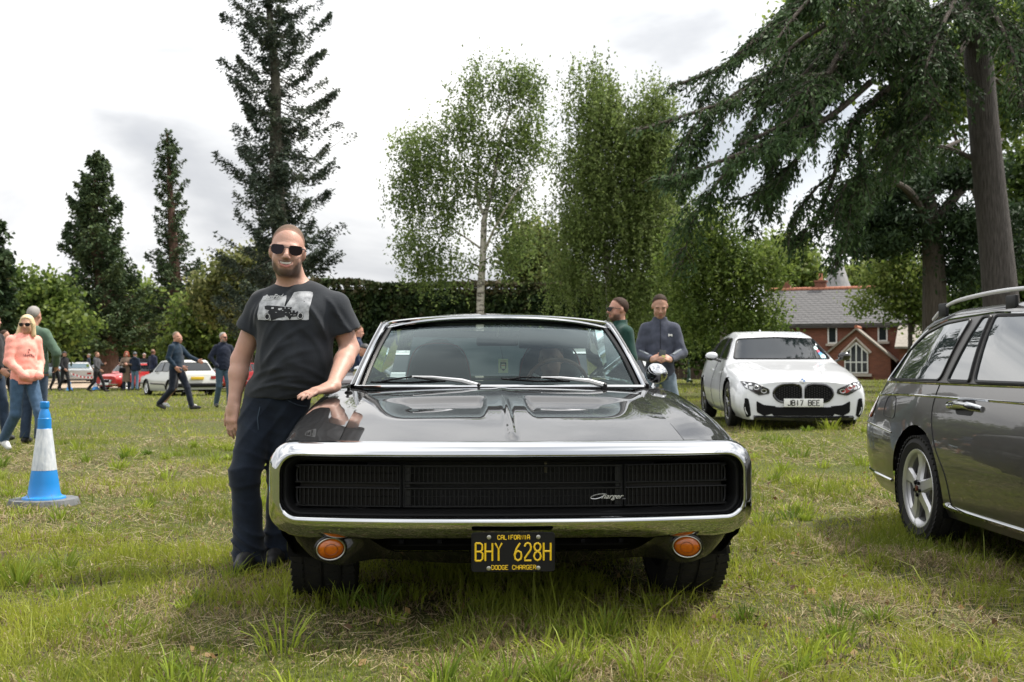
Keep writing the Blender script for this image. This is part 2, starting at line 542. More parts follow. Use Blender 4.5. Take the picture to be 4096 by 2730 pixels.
class SDF:
    """smooth union of tapered capsules and ellipsoids"""
    def __init__(self): self.p = []
    def cap(self, a, b, ra, rb, k=0.02, sq=(1, 1, 1), op='+'):
        self.p.append(('c', np.array(a, float), np.array(b, float), ra, rb, k, np.array(sq, float), op)); return self
    def flat(self, a, b, ra, rb, k=0.02, sq=(1, 1, 1)):
        """capsule cut square at b"""
        self.p.append(('c', np.array(a, float), np.array(b, float), ra, rb, k, np.array(sq, float), '+', True)); return self
    def chain(self, pts, rs, k=0.02, sq=(1, 1, 1), op='+'):
        for i in range(len(pts) - 1): self.cap(pts[i], pts[i+1], rs[i], rs[i+1], k, sq, op)
        return self
    def ell(self, c, r, k=0.02, rot=None, op='+'):
        self.p.append(('e', np.array(c, float), np.array(r, float), rot, None, k, None, op)); return self
    def box(self, c, r, rr=0.005, k=0.01, rot=None, op='+'):
        self.p.append(('b', np.array(c, float), np.array(r, float), rot, rr, k, None, op)); return self
    def bounds(self):
        lo = np.full(3, 1e9); hi = -lo
        for q in self.p:
            if q[7] != '+': continue
            if q[0] == 'c':
                m = np.maximum(q[3], q[4]) / q[6]
                lo = np.minimum(lo, np.minimum(q[1], q[2]) - m); hi = np.maximum(hi, np.maximum(q[1], q[2]) + m)
            else:
                r = np.full(3, q[2].max()) if q[3] is not None else q[2]
                if q[0] == 'b': r = r * (1.75 if q[3] is not None else 1)
                lo = np.minimum(lo, q[1] - r); hi = np.maximum(hi, q[1] + r)
        return lo, hi
    def field(self, X, Y, Z):
        f = np.full(X.shape, 0.5, np.float32)
        gx = X[:, 0, 0]; gy = Y[0, :, 0]; gzz = Z[0, 0, :]
        for q in self.p:
            k = q[5]
            if q[0] == 'c':
                m = np.maximum(q[3], q[4]) / q[6]
                lo = np.minimum(q[1], q[2]) - m; hi = np.maximum(q[1], q[2]) + m
            else:
                r = np.full(3, q[2].max() * (1.75 if q[0] == 'b' else 1)) if q[3] is not None else q[2]
                lo = q[1] - r; hi = q[1] + r
            mg = max(0.05, 2.2 * k)
            i0, i1 = np.searchsorted(gx, [lo[0] - mg, hi[0] + mg]); j0, j1 = np.searchsorted(gy, [lo[1] - mg, hi[1] + mg])
            k0, k1 = np.searchsorted(gzz, [lo[2] - mg, hi[2] + mg])
            if i1 <= i0 or j1 <= j0 or k1 <= k0: continue
            sl = (slice(i0, i1), slice(j0, j1), slice(k0, k1))
            x, y, z = X[sl], Y[sl], Z[sl]
            if q[0] == 'c':
                a = q[1] * q[6]; b = q[2] * q[6]; d = b - a
                px, py, pz = x * q[6][0] - a[0], y * q[6][1] - a[1], z * q[6][2] - a[2]
                t = np.clip((px * d[0] + py * d[1] + pz * d[2]) / max(1e-9, float(d @ d)), 0, 1)
                g = np.sqrt((px - t*d[0])**2 + (py - t*d[1])**2 + (pz - t*d[2])**2) - (q[3] + (q[4] - q[3]) * t)
                g = g / q[6].max() if q[6].max() > 1 else g
                if len(q) > 8:
                    u = (q[2] - q[1]); u = u / (np.linalg.norm(u) + 1e-9)
                    g = np.maximum(g, (x - q[2][0]) * u[0] + (y - q[2][1]) * u[1] + (z - q[2][2]) * u[2])
            else:
                px, py, pz = x - q[1][0], y - q[1][1], z - q[1][2]
                if q[3] is not None:
                    r_ = np.array(q[3].inverted())
                    px, py, pz = (r_[0, 0]*px + r_[0, 1]*py + r_[0, 2]*pz, r_[1, 0]*px + r_[1, 1]*py + r_[1, 2]*pz, r_[2, 0]*px + r_[2, 1]*py + r_[2, 2]*pz)
                rx, ry, rz = q[2]
                if q[0] == 'e':
                    k0_ = np.sqrt((px/rx)**2 + (py/ry)**2 + (pz/rz)**2) + 1e-9
                    k1_ = np.sqrt((px/rx**2)**2 + (py/ry**2)**2 + (pz/rz**2)**2) + 1e-9
                    g = k0_ * (k0_ - 1) / k1_
                else:
                    rr = q[4]
                    qx, qy, qz = np.abs(px) - rx + rr, np.abs(py) - ry + rr, np.abs(pz) - rz + rr
                    g = np.sqrt(np.maximum(qx, 0)**2 + np.maximum(qy, 0)**2 + np.maximum(qz, 0)**2) + np.minimum(np.maximum(qx, np.maximum(qy, qz)), 0) - rr
            cur = f[sl]
            if q[7] == '+':
                hh = np.clip(0.5 + 0.5 * (cur - g) / k, 0, 1)
                f[sl] = cur * (1 - hh) + g * hh - k * hh * (1 - hh)
            else:   # smooth subtraction
                hh = np.clip(0.5 - 0.5 * (cur + g) / k, 0, 1)
                f[sl] = cur * (1 - hh) - g * hh + k * hh * (1 - hh)
        return f
    def mesh(self, name, h, mat, parent=None, post=None, pad=0.03, color=None, clip=None):
        lo, hi = self.bounds(); lo = lo - pad; hi = hi + pad
        if clip is not None:
            lo = np.maximum(lo, clip[0]); hi = np.minimum(hi, clip[1])
        gx = np.arange(lo[0], hi[0] + h, h); gy = np.arange(lo[1], hi[1] + h, h); gzz = np.arange(lo[2], hi[2] + h, h)
        X, Y, Z = np.meshgrid(gx.astype(np.float32), gy.astype(np.float32), gzz.astype(np.float32), indexing='ij')
        f = self.field(X, Y, Z)
        if post is not None: f = post(f, X, Y, Z)
        v, fc = surface_nets(f.astype(np.float32), (gx[0], gy[0], gzz[0]), h)
        me = np_mesh(name, v, fc)
        if color is not None:
            c = np.ones((len(v), 4), np.float32); c[:, :3] = color(v)
            at = me.attributes.new('col', 'FLOAT_COLOR', 'POINT'); at.data.foreach_set('color', c.ravel())
        return link_mesh(name, me, mat, parent)

def vnoise(x, y, seed=0, period=None):
    """smooth value noise 0..1 on numpy arrays"""
    xi = np.floor(x).astype(np.int64); yi = np.floor(y).astype(np.int64)
    fx = x - xi; fy = y - yi
    fx = fx * fx * (3 - 2 * fx); fy = fy * fy * (3 - 2 * fy)
    def hsh(a, b):
        n = (a * 374761393 + b * 668265263 + seed * 1442695041) & 0x7fffffff
        n = ((n ^ (n >> 13)) * 1274126177) & 0x7fffffff
        return ((n ^ (n >> 16)) & 0xffff) / 65535.0
    return (hsh(xi, yi) * (1-fx) + hsh(xi+1, yi) * fx) * (1-fy) + (hsh(xi, yi+1) * (1-fx) + hsh(xi+1, yi+1) * fx) * fy

def fbm(x, y, seed=0, o=3):
    s = 0; a = 0.5; t = 0
    for i in range(o):
        s = s + a * vnoise(x * 2**i, y * 2**i, seed + i); t += a; a *= 0.5
    return s / t
# ------------------------------------------------------------------ ground
m_ground = bpy.data.materials.new('turf_soil'); m_ground.use_nodes = True
def _ground_mat(m):
    nt = m.node_tree; N = nt.nodes; L = nt.links; b = N['Principled BSDF']
    b.inputs['Roughness'].default_value = 0.95; b.inputs['Specular IOR Level'].default_value = 0.15
    tc = N.new('ShaderNodeTexCoord')
    def noise(sc, det=5, rough=0.6):
        n = N.new('ShaderNodeTexNoise'); n.inputs['Scale'].default_value = sc; n.inputs['Detail'].default_value = det
        n.inputs['Roughness'].default_value = rough; L.new(tc.outputs['Object'], n.inputs['Vector']); return n
    def ramp(n, stops):
        r = N.new('ShaderNodeValToRGB'); e = r.color_ramp.elements
        e[0].position, e[0].color = stops[0][0], (*stops[0][1], 1); e[1].position, e[1].color = stops[-1][0], (*stops[-1][1], 1)
        for p, c in stops[1:-1]:
            q = e.new(p); q.color = (*c, 1)
        L.new(n.outputs['Fac'], r.inputs['Fac']); return r
    fine = ramp(noise(26, 8, 0.75), [(0.30, (0.022, 0.018, 0.010)), (0.45, (0.05, 0.055, 0.018)), (0.55, (0.10, 0.115, 0.03)), (0.7, (0.20, 0.19, 0.08))])
    broad = noise(0.55, 5, 0.65)
    dry = ramp(noise(9, 8, 0.7), [(0.3, (0.025, 0.018, 0.012)), (0.5, (0.09, 0.065, 0.038)), (0.7, (0.24, 0.19, 0.11))])
    mr = N.new('ShaderNodeMapRange'); mr.inputs['From Min'].default_value = 0.54; mr.inputs['From Max'].default_value = 0.68
    L.new(broad.outputs['Fac'], mr.inputs['Value'])
    mx = N.new('ShaderNodeMix'); mx.data_type = 'RGBA'
    L.new(mr.outputs['Result'], mx.inputs['Factor']); L.new(fine.outputs['Color'], mx.inputs[6]); L.new(dry.outputs['Color'], mx.inputs[7])
    L.new(mx.outputs[2], b.inputs['Base Color'])
    bp = N.new('ShaderNodeBump'); bp.inputs['Distance'].default_value = 0.03; bp.inputs['Strength'].default_value = 0.8
    L.new(noise(30, 6).outputs['Fac'], bp.inputs['Height']); L.new(bp.outputs['Normal'], b.inputs['Normal'])
_ground_mat(m_ground)
ys = np.concatenate([np.arange(-30, 0, 5), np.linspace(0, 20, 81), np.linspace(20.5, 70, 60), np.array([80, 100, 140, 200, 300, 450])])
xs = np.concatenate([np.array([-300, -150, -90, -60]), np.linspace(-45, -9, 37), np.linspace(-8.75, 8.75, 71), np.linspace(9, 45, 37), np.array([60, 90, 150, 300])])
GX, GY = np.meshgrid(xs, ys, indexing='ij')
GZ = ground_z(GX, GY) + 0.012 * (vnoise(GX * 2.3, GY * 2.3, 5) - 0.5) * (np.abs(GY) < 20)
nv_ = len(ys)
idx = np.arange(len(xs) * nv_).reshape(len(xs), nv_)
gf = np.stack([idx[:-1, :-1], idx[1:, :-1], idx[1:, 1:], idx[:-1, 1:]], -1).reshape(-1, 4)
g = link_mesh('grass_field_ground', np_mesh('grass_field_ground', np.stack([GX, GY, GZ], -1).reshape(-1, 3), gf), m_ground)
tag(g, kind='structure')

m_path = M('gravel', (0.30, 0.22, 0.15), 0.95, col2=(0.46, 0.37, 0.28), vscale=1.3, bump=0.02, bscale=30)
mb = MB()
mb.sheet(lambda u, v: (u, v + 0.4 * sin(u * 0.3), gz(u, v) + 0.02), np.linspace(-60, -4, 40), np.linspace(55.5, 84, 12), flip=False)
tag(mb.build('path', m_path), kind='structure')

# ------------------------------------------------------------------ grass blades
def grass_blades():
    bands = []   # (y0, y1, count, length, width)
    for y0, y1, n, ln, wd in ((2.6, 5.0, 84000, 0.086, 0.0044), (5.0, 7.5, 84000, 0.082, 0.0052), (7.5, 11, 62000, 0.08, 0.0070),
                              (11, 17, 60000, 0.085, 0.011), (17, 28, 50000, 0.09, 0.018), (28, 56, 42000, 0.11, 0.034)):
        y = y0 + (y1 - y0) * rng.random(n) ** 0.85
        x = (rng.random(n) * 2 - 1) * (0.54 * y + 1.0)
        bands.append((x, y, np.full(n, ln), np.full(n, wd)))
    x = np.concatenate([b[0] for b in bands]); y = np.concatenate([b[1] for b in bands])
    ln = np.concatenate([b[2] for b in bands]); wd = np.concatenate([b[3] for b in bands])
    n = len(x)
    dry = fbm(x * 0.8 + 3, y * 0.8, 11, 4)
    dry2 = fbm(x * 3.1, y * 3.1, 21, 3)
    tuft = fbm(x * 1.9, y * 1.9, 31, 3)
    D = np.clip((dry - 0.5) * 4.5 + (dry2 - 0.5) * 4.0 + 0.42, 0, 1)
    # band of dead cut grass across the left middle and patches beside the car
    D = np.clip(D + 0.6 * np.exp(-((y - 9.6 - 0.25 * x) / 0.5) ** 2) * sstep(-0.5, -1.5, x), 0, 1)
    keep = rng.random(n) > 0.92 * sstep(0.60, 0.74, fbm(x * 2.3 + 9, y * 2.3, 41, 4)) * (D > 0.35)
    keep &= ~((x < -12) & (y > 55.0))
    x, y, ln, wd, D, tuft = [a[keep] for a in (x, y, ln, wd, D, tuft)]
    # keep blades out of the shoes, cone base etc.
    for cx, cy, rr in ((-3.68, 8.72, 0.22),):
        k = (x - cx)**2 + (y - cy)**2 > rr * rr
        x, y, ln, wd, D, tuft = [a[k] for a in (x, y, ln, wd, D, tuft)]
    n = len(x)
    isdry = rng.random(n) < (0.14 + 0.66 * D)
    L = ln * (0.35 + 0.95 * rng.random(n) ** 1.3) * (0.45 + 1.15 * sstep(0.36, 0.72, tuft)) * np.where(isdry, 0.8, 1.0)
    tall = rng.random(n) < 0.02
    L = np.where(tall & ~isdry, L * 2.1, L)
    az = rng.random(n) * 2 * pi
    lean = np.where(isdry, 0.9 + 1.5 * rng.random(n), 0.15 + 0.95 * rng.random(n))
    lean = np.clip(lean, 0, 1.5)
    dx, dy = np.cos(az), np.sin(az)
    wx, wy = -dy, dx
    tw = rng.random(n) * 2 * pi
    wxx = np.cos(tw); wyy = np.sin(tw)
    z0 = ground_z(x, y) - 0.004
    z0 = z0 + np.where(isdry, 0.012 * rng.random(n), 0)
    s1, c1 = np.sin(lean * 0.55), np.cos(lean * 0.55)
    s2, c2 = np.sin(np.minimum(lean * 1.3, 1.75)), np.cos(np.minimum(lean * 1.3, 1.75))
    P0 = np.stack([x, y, z0], 1)
    P1 = P0 + (L * 0.5)[:, None] * np.stack([dx * s1, dy * s1, c1], 1)
    P2 = P1 + (L * 0.55)[:, None] * np.stack([dx * s2, dy * s2, c2], 1)
    w = (wd * (0.55 + 0.8 * rng.random(n)))[:, None] * np.stack([wxx, wyy, np.zeros(n)], 1) * 0.5
    V = np.stack([P0 - w, P0 + w, P1 + w * 0.85, P1 - w * 0.85, P2], 1).reshape(-1, 3)
    b = np.arange(n) * 5
    nr = y < 10.5      # blades further off are single triangles
    Q = np.stack([b, b + 1, b + 2, b + 3], 1)[nr]; T = np.where(nr[:, None], np.stack([b + 3, b + 2, b + 4], 1), np.stack([b, b + 1, b + 4], 1))
    g1 = np.array([0.105, 0.155, 0.016]); g2 = np.array([0.41, 0.44, 0.055]); g3 = np.array([0.30, 0.32, 0.045])
    t = rng.random(n)[:, None]; t2 = np.clip(vnoise(x * 0.9, y * 0.9, 77) * 0.9 + rng.random(n) * 0.4 - 0.15, 0, 1)[:, None]
    cg = g1 * (1 - t2) + g2 * t2; cg = cg * (1 - 0.35 * t) + g3 * 0.35 * t
    d1 = np.array([0.52, 0.43, 0.24]); d2 = np.array([0.15, 0.10, 0.055])
    t3 = (rng.random(n) ** 1.0)[:, None]
    cd = d1 * (1 - t3) + d2 * t3
    c = np.where(isdry[:, None], cd, cg)
    col = np.concatenate([c[nr], c])
    return np_mesh('grass', V, [Q, T], col)
m_grass = M('grass_blade', (1, 1, 1), 0.5, attr='col', transl=0.42, spec=0.25)
gob = link_mesh('grass', grass_blades(), m_grass, None, smooth=False)
tag(gob, kind='stuff', label='rough mown field grass with dry straw and green tufts', cat='grass')

# ------------------------------------------------------------------ vegetation helpers
m_leaf = M('leaf', (1, 1, 1), 0.55, attr='col', transl=0.5, spec=0.3, coord='Object')
m_needle = M('needle', (1, 1, 1), 0.6, attr='col', transl=0.15, spec=0.2)
m_bark = M('bark', (0.05, 0.04, 0.032), 0.95, col2=(0.10, 0.082, 0.066), vscale=9, stretch=(2.5, 2.5, 0.35), bump=0.05, bscale=14, bstretch=(2.5, 2.5, 0.3))
m_redbark = M('red_bark', (0.09, 0.045, 0.032), 0.95, col2=(0.17, 0.10, 0.075), vscale=6, stretch=(2.5, 2.5, 0.3), bump=0.05, bscale=9, bstretch=(2.5, 2.5, 0.25))
m_birch = M('birch_bark', (0.50, 0.46, 0.40), 0.8, col2=(0.10, 0.085, 0.07), vscale=5, vpos=(0.5, 0.62), stretch=(1, 1, 3.5), bump=0.01, bscale=20)
m_twig = M('twig', (0.10, 0.08, 0.06), 0.9)

def leaf_cloud(C, ln, wd, down=0.0, dirs=None, flat=0.0):
    """rhombic leaf sprays at centres C; dirs: preferred axis per leaf"""
    n = len(C)
    a = rng.normal(size=(n, 3))
    if dirs is not None: a = a * 0.45 + dirs
    a[:, 2] -= down
    a /= np.linalg.norm(a, axis=1)[:, None] + 1e-9
    b = rng.normal(size=(n, 3)); b[:, 2] *= (1 - flat)
    b -= a * (a * b).sum(1)[:, None]; b /= np.linalg.norm(b, axis=1)[:, None] + 1e-9
    s = (0.6 + 0.8 * rng.random(n))[:, None]
    a = a * s * ln * 0.5; b = b * s * wd * 0.5
    V = np.stack([C - a, C - a * 0.1 + b, C + a, C - a * 0.1 - b], 1).reshape(-1, 3)
    i = np.arange(n) * 4
    return V, np.stack([i, i + 1, i + 2, i + 3], 1)

def pal(n, cols, var=0.25, clump=None):
    k = rng.random(n) if clump is None else np.clip(clump + rng.normal(size=n) * 0.18, 0, 0.999)
    cols = np.array(cols); p = k * (len(cols) - 1); i = np.clip(p.astype(int), 0, len(cols) - 2); f = (p - i)[:, None]
    return (cols[i] * (1 - f) + cols[i + 1] * f) * (1 + var * (rng.random(n)[:, None] - 0.5) * 2)

GREENS = [(0.036, 0.064, 0.014), (0.070, 0.115, 0.024), (0.13, 0.19, 0.038), (0.21, 0.27, 0.06)]
OLIVES = [(0.042, 0.06, 0.018), (0.09, 0.11, 0.032), (0.155, 0.18, 0.05), (0.22, 0.23, 0.075)]
BIRCHG = [(0.062, 0.095, 0.028), (0.12, 0.175, 0.048), (0.185, 0.25, 0.07), (0.25, 0.31, 0.10)]
NEEDLE = [(0.016, 0.032, 0.014), (0.028, 0.052, 0.022), (0.045, 0.075, 0.028), (0.06, 0.09, 0.04)]
BLUISH = [(0.022, 0.036, 0.022), (0.040, 0.058, 0.038), (0.058, 0.080, 0.054), (0.085, 0.10, 0.055)]

def crown_obj(root, V, F, cols, mat, name='crown'):
    return link_mesh(name, np_mesh(name, V, F, cols), mat, root, smooth=False)

def rel(pts, root):
    return [Vector(p) - Vector(root) for p in pts]

def blob_points(blobs, n):
    """blobs in metres: (x, y, z, rx, ry, rz); uniform points near the shell and inside"""
    wts = np.array([b[3] * b[5] for b in blobs]); wts /= wts.sum()
    k = rng.choice(len(blobs), n, p=wts); B = np.array(blobs)[k]
    d = rng.normal(size=(n, 3)); d /= np.linalg.norm(d, axis=1)[:, None]
    r = rng.random(n) ** 0.45
    return B[:, :3] + d * r[:, None] * B[:, 3:6]

def branching_tree(name, label, root, trunk, blobs, ncl, leaves_per, spread, leaf, cols, bark, cat='tree',
                   hang=0.0, hang_n=0, tw=1.0, group=None, mat=None, r_trunk=0.12, extra=None, leafdown=0.3, clump_s=0.6, hang_m=14):
    """trunk: list of polylines [(pts, r0, r1)] in local metres; blobs local; leaf=(len,width)"""
    rt = empty(name, root, 0, label, cat, group)
    mb = MB(); nodes = []
    for pts, r0, r1 in trunk:
        path = cr(pts, 5); k = len(path)
        rr = [lerp(r0, r1, (i / (k - 1)) ** 0.8) for i in range(k)]
        mb.tube(path, rr, 9)
        for p, r in zip(path, rr):
            if p.z > (blobs and min(b[2] - b[5] for b in blobs) or 0) * 0.8: nodes.append((np.array(p), r))
    mb.build('trunk', bark, rt)
    cl = blob_points(blobs, ncl)
    ax = np.array([np.mean([b[0] for b in blobs]), np.mean([b[1] for b in blobs])])
    order = np.argsort(np.hypot(cl[:, 0] - ax[0], cl[:, 1] - ax[1]))
    NP = np.array([a for a, r in nodes]); NR = np.array([r for a, r in nodes])
    mb2 = MB(); 
    for ci, c in enumerate(cl[order]):
        d = NP - c
        dist = np.linalg.norm(d, axis=1) + 1.1 * np.maximum(0, d[:, 2] + 0.15 * np.linalg.norm(d[:, :2], axis=1))
        j = int(np.argmin(dist)); a = NP[j]; ra = min(NR[j] * 0.62, 0.045 * tw)
        mid = (a + c) / 2 + np.array([0, 0, 0.12 * np.linalg.norm(c - a)]) + rng.normal(size=3) * 0.05 * np.linalg.norm(c - a)
        ts = np.linspace(0, 1, 5)[1:]
        path = [Vector(a)] + [Vector(a * (1-t)**2 + mid * 2*t*(1-t) + c * t*t) for t in ts]
        rr = [max(0.004 * tw, ra * (1 - 0.8 * i / 4)) for i in range(5)]
        mb2.tube(path, rr, 4, cap=False)
        NP = np.vstack([NP, [np.array(p) for p in path[1:]]]); NR = np.concatenate([NR, rr[1:]])
    mb2.build('branches', bark if tw > 1.5 else m_twig, rt)
    n = ncl * leaves_per
    base = np.repeat(cl, leaves_per, 0)
    C = base + rng.normal(size=(n, 3)) * np.array(spread)
    clump = np.clip(vnoise(base[:, 0] / clump_s, base[:, 2] / clump_s, 3) * 0.75 + 0.5 * (C[:, 2] - base[:, 2]) / spread[2] * 0.25 + 0.12, 0, 1)
    if hang_n:
        H = []
        per = hang_n
        st = cl[rng.integers(0, ncl, per)] + rng.normal(size=(per, 3)) * np.array(spread) * 1.1
        ll = hang * (0.35 + 0.9 * rng.random(per))
        m_ = hang_m
        tt = rng.random((per, m_))
        hx = st[:, None, :] + np.stack([rng.normal(size=(per, m_)) * 0.04, rng.normal(size=(per, m_)) * 0.04, -tt * ll[:, None]], -1)
        C2 = hx.reshape(-1, 3)
        C = np.concatenate([C, C2]); clump = np.concatenate([clump, np.clip(np.repeat(rng.random(per) * .75, m_) + .25 * rng.random(per * m_), 0, 1)])
    V, F = leaf_cloud(C, leaf[0], leaf[1], down=leafdown)
    crown_obj(rt, V, F, pal(len(C), cols, 0.25, clump), mat or m_leaf)
    return rt

def conifer(name, label, root, H, prof, top_dx, trunk_r, nb, droop, cols, bark, leafsz, dens, side=0.5, z0=0.2, up=0.15, group=None, bend=None, gap=0.0, twisty=0.1, asym=0.0):
    """prof: list (height fraction, radius); branches droop then rise"""
    rt = empty(name, root, 0, label, 'tree', group)
    bend = bend or (lambda t: (top_dx * t, 0.0))
    ax = lambda t: Vector((bend(t)[0], bend(t)[1], t * H))
    mb = MB()
    ts = np.linspace(0, 1, 22)
    mb.tube([ax(t) for t in ts], [trunk_r * (1 - t) ** 0.8 * (1 + 0.6 * math.exp(-t * 22)) + 0.02 for t in ts], 12)
    mb.build('trunk', bark, rt)
    pf = lambda t: float(np.interp(t, [p[0] for p in prof], [p[1] for p in prof]))
    mb2 = MB(); C = []; D = []; CL = []
    for i in range(nb):
        t = z0 + (0.995 - z0) * (i + rng.random()) / nb
        r = pf(t)
        az = i * 2.399963 + rng.normal() * 0.4
        ln = r * (0.62 + 0.5 * rng.random()) * (1 + asym * cos(az))
        if rng.random() < gap: ln *= 0.45
        if ln < 0.1: ln = 0.1
        p0 = ax(t); d = Vector((cos(az), sin(az), 0)); sd = Vector((-sin(az), cos(az), 0))
        path = []; k = 8
        wob = rng.normal() * twisty
        for j in range(k):
            s = j / (k - 1)
            z = ln * (-droop * sin(min(s, 0.8) * pi / 1.6) * (1 - t * 0.6) + up * max(0, s - 0.55) * 2 + 0.25 * t * s)
            path.append(p0 + d * ln * s + sd * wob * ln * s * s + Vector((0, 0, z)))
        br = max(0.012, trunk_r * 0.13 * (1 - t * 0.7))
        mb2.tube(path, [br * (1 - 0.85 * j / (k - 1)) for j in range(k)], 4, cap=False)
        n = max(6, int(dens * ln * (0.35 + 1.1 * rng.random())))
        nc = max(2, int(ln * 2.2)); cen = 0.22 + 0.78 * rng.random(nc) ** 0.75
        s = cen[rng.integers(0, nc, n)] + rng.normal(size=n) * 0.22 / max(ln, 0.8)
        s = np.clip(s, 0.08, 1.04)
        P = np.array(path); si = np.clip(s, 0, 1) * (k - 1); ii = np.clip(si.astype(int), 0, k - 2); ff = (si - ii)[:, None]
        base = P[ii] * (1 - ff) + P[ii + 1] * ff
        lat = rng.normal(size=n) * side * (0.25 + 0.5 * np.sin(np.clip(s, 0, 1) * pi)) * min(1.0, ln * 0.5)
        dn = -np.abs(rng.normal(size=n)) * side * 0.55 * min(1, ln * 0.6)
        base = base + np.outer(lat, np.array(sd)); base[:, 2] += dn + 0.05
        base += rng.normal(size=(n, 3)) * 0.05
        C.append(base); D.append(np.tile(np.array(d) * 0.7, (n, 1)) + np.outer(np.sign(lat), np.array(sd)) * 0.7)
        CL.append(np.full(n, rng.random()) * 0.6 + 0.4 * rng.random(n))
    mb2.build('branches', bark, rt)
    C = np.concatenate(C); D = np.concatenate(D); CL = np.concatenate(CL)
    V, F = leaf_cloud(C, leafsz[0], leafsz[1], down=0.35, dirs=D)
    crown_obj(rt, V, F, pal(len(C), cols, 0.25, CL), m_needle)
    return rt

def at(px, Y, z=None):
    p = W(px, 1445, Y)
    return (p.x, Y, gz(p.x, Y) - 0.05 if z is None else z)

def pxm(Y): return FPX / Y

# --- conifers on the left
def prof_px(Y, rows):
    return rows
r0 = at(425, 80)
conifer('conifer_tree', 'broad bushy redwood with dark green sprays, second from the left edge', r0, 16.2,
        [(0.0, 2.2), (0.10, 3.6), (0.2, 3.9), (0.3, 4.0), (0.4, 3.2), (0.5, 2.6), (0.6, 2.7), (0.7, 2.2), (0.8, 1.7), (0.9, 1.1), (1.0, 0.25)],
        -0.8, 0.75, 185, 0.22, NEEDLE[1:] + [(0.085, 0.12, 0.035)], m_redbark, (0.27, 0.13), 125, side=0.62, z0=0.17, up=0.25, gap=0.2, asym=0.0,
        bend=lambda t: (-0.9 * t + 0.25 * sin(t * 7), 0))
r0 = at(722, 84)
conifer('conifer_tree', 'tall narrow redwood with sparse spindly top, left of the big spruce', r0, 18.6,
        [(0.0, 1.5), (0.1, 2.9), (0.2, 2.9), (0.3, 2.4), (0.4, 2.6), (0.5, 1.9), (0.6, 1.45), (0.7, 1.35), (0.8, 1.3), (0.9, 1.1), (1.0, 0.15)],
        -1.1, 0.62, 175, 0.25, NEEDLE[1:] + [(0.085, 0.115, 0.045)], m_redbark, (0.24, 0.11), 80, side=0.5, z0=0.13, up=0.2, gap=0.25)
r0 = at(1125, 58)
conifer('spruce_tree', 'very tall ragged spruce with drooping bare boughs behind the man', r0, 23.5,
        [(0.0, 2.6), (0.15, 3.7), (0.3, 3.5), (0.45, 3.1), (0.6, 2.7), (0.7, 2.5), (0.8, 2.2), (0.9, 1.8), (1.0, 0.4)],
        -1.0, 0.55, 215, 0.52, BLUISH, M('spruce_bark', (0.055, 0.05, 0.038), 0.95, col2=(0.10, 0.095, 0.07), vscale=6, bump=0.03, bscale=10), (0.20, 0.075), 165, side=0.42, z0=0.13, up=0.42, gap=0.35, twisty=0.5, asym=0.16,
        bend=lambda t: (-0.35 * t - 0.75 * sstep(0.60, 0.95, t) + 0.15 * sin(t * 9), 0))
r0 = at(-95, 62)
conifer('conifer_tree', 'dark conifer at the far left edge, only its branch tips in view', r0, 11.5,
        [(0.0, 1.5), (0.3, 2.2), (0.5, 1.7), (0.7, 1.75), (1.0, 0.2)], 0, 0.5, 110, 0.2, NEEDLE, m_redbark, (0.36, 0.2), 90, side=0.6)

# --- birches
def blobs_px(lst, Y, root, dep=0.8):
    out = []
    for (px, py, rx, rz) in lst:
        p = W(px, py, Y); s = Y / FPX
        out.append((p.x - root[0], 0.0, p.z - root[2], rx * s, rx * s * dep, rz * s))
    return out
def tr_px(pts, Y, root, dy=0.0):
    out = []
    for i, q in enumerate(pts):
        px, py = q[:2]; d = q[2] if len(q) > 2 else 0.0
        p = W(px, py, Y + d); out.append((p.x - root[0], p.y - root[1], p.z - root[2]))
    return out
Y = 32; rt_ = at(1915, Y)
branching_tree('birch_tree', 'open crowned silver birch with pale forked trunk behind the black car', rt_,
    [([(0, 0, 0)] + tr_px([(1922, 1180), (1930, 1050), (1936, 880)], Y, rt_), 0.125, 0.085),
     (tr_px([(1936, 880), (1975, 720), (2000, 560), (2040, 430), (2010, 330)], Y, rt_), 0.075, 0.015),
     (tr_px([(1934, 860), (1905, 770), (1915, 650), (1890, 520), (1880, 380)], Y, rt_), 0.055, 0.012),
     (tr_px([(1936, 1010), (1985, 900, -.5), (2050, 790, -1), (2100, 720, -1.2)], Y, rt_), 0.045, 0.012),
     (tr_px([(1930, 1000), (1860, 950, .5), (1780, 905, 1), (1690, 930, 1.2)], Y, rt_), 0.035, 0.01)],
    blobs_px([(1700, 620, 130, 150), (1640, 780, 100, 130), (1900, 330, 90, 100), (2060, 320, 120, 110), (1850, 500, 120, 110), (1760, 850, 150, 110), (1670, 1000, 120, 100), (1990, 600, 120, 130), (2120, 520, 70, 160), (2050, 820, 110, 130), (2060, 1000, 100, 90), (1860, 700, 100, 100), (1780, 1060, 150, 60)], Y, rt_),
    420, 34, (0.20, 0.28, 0.18), (0.085, 0.050), BIRCHG, m_birch, hang=0.75, hang_n=2300, hang_m=10, tw=0.6, leafdown=0.8)
Y = 36; rt_ = at(2440, Y)
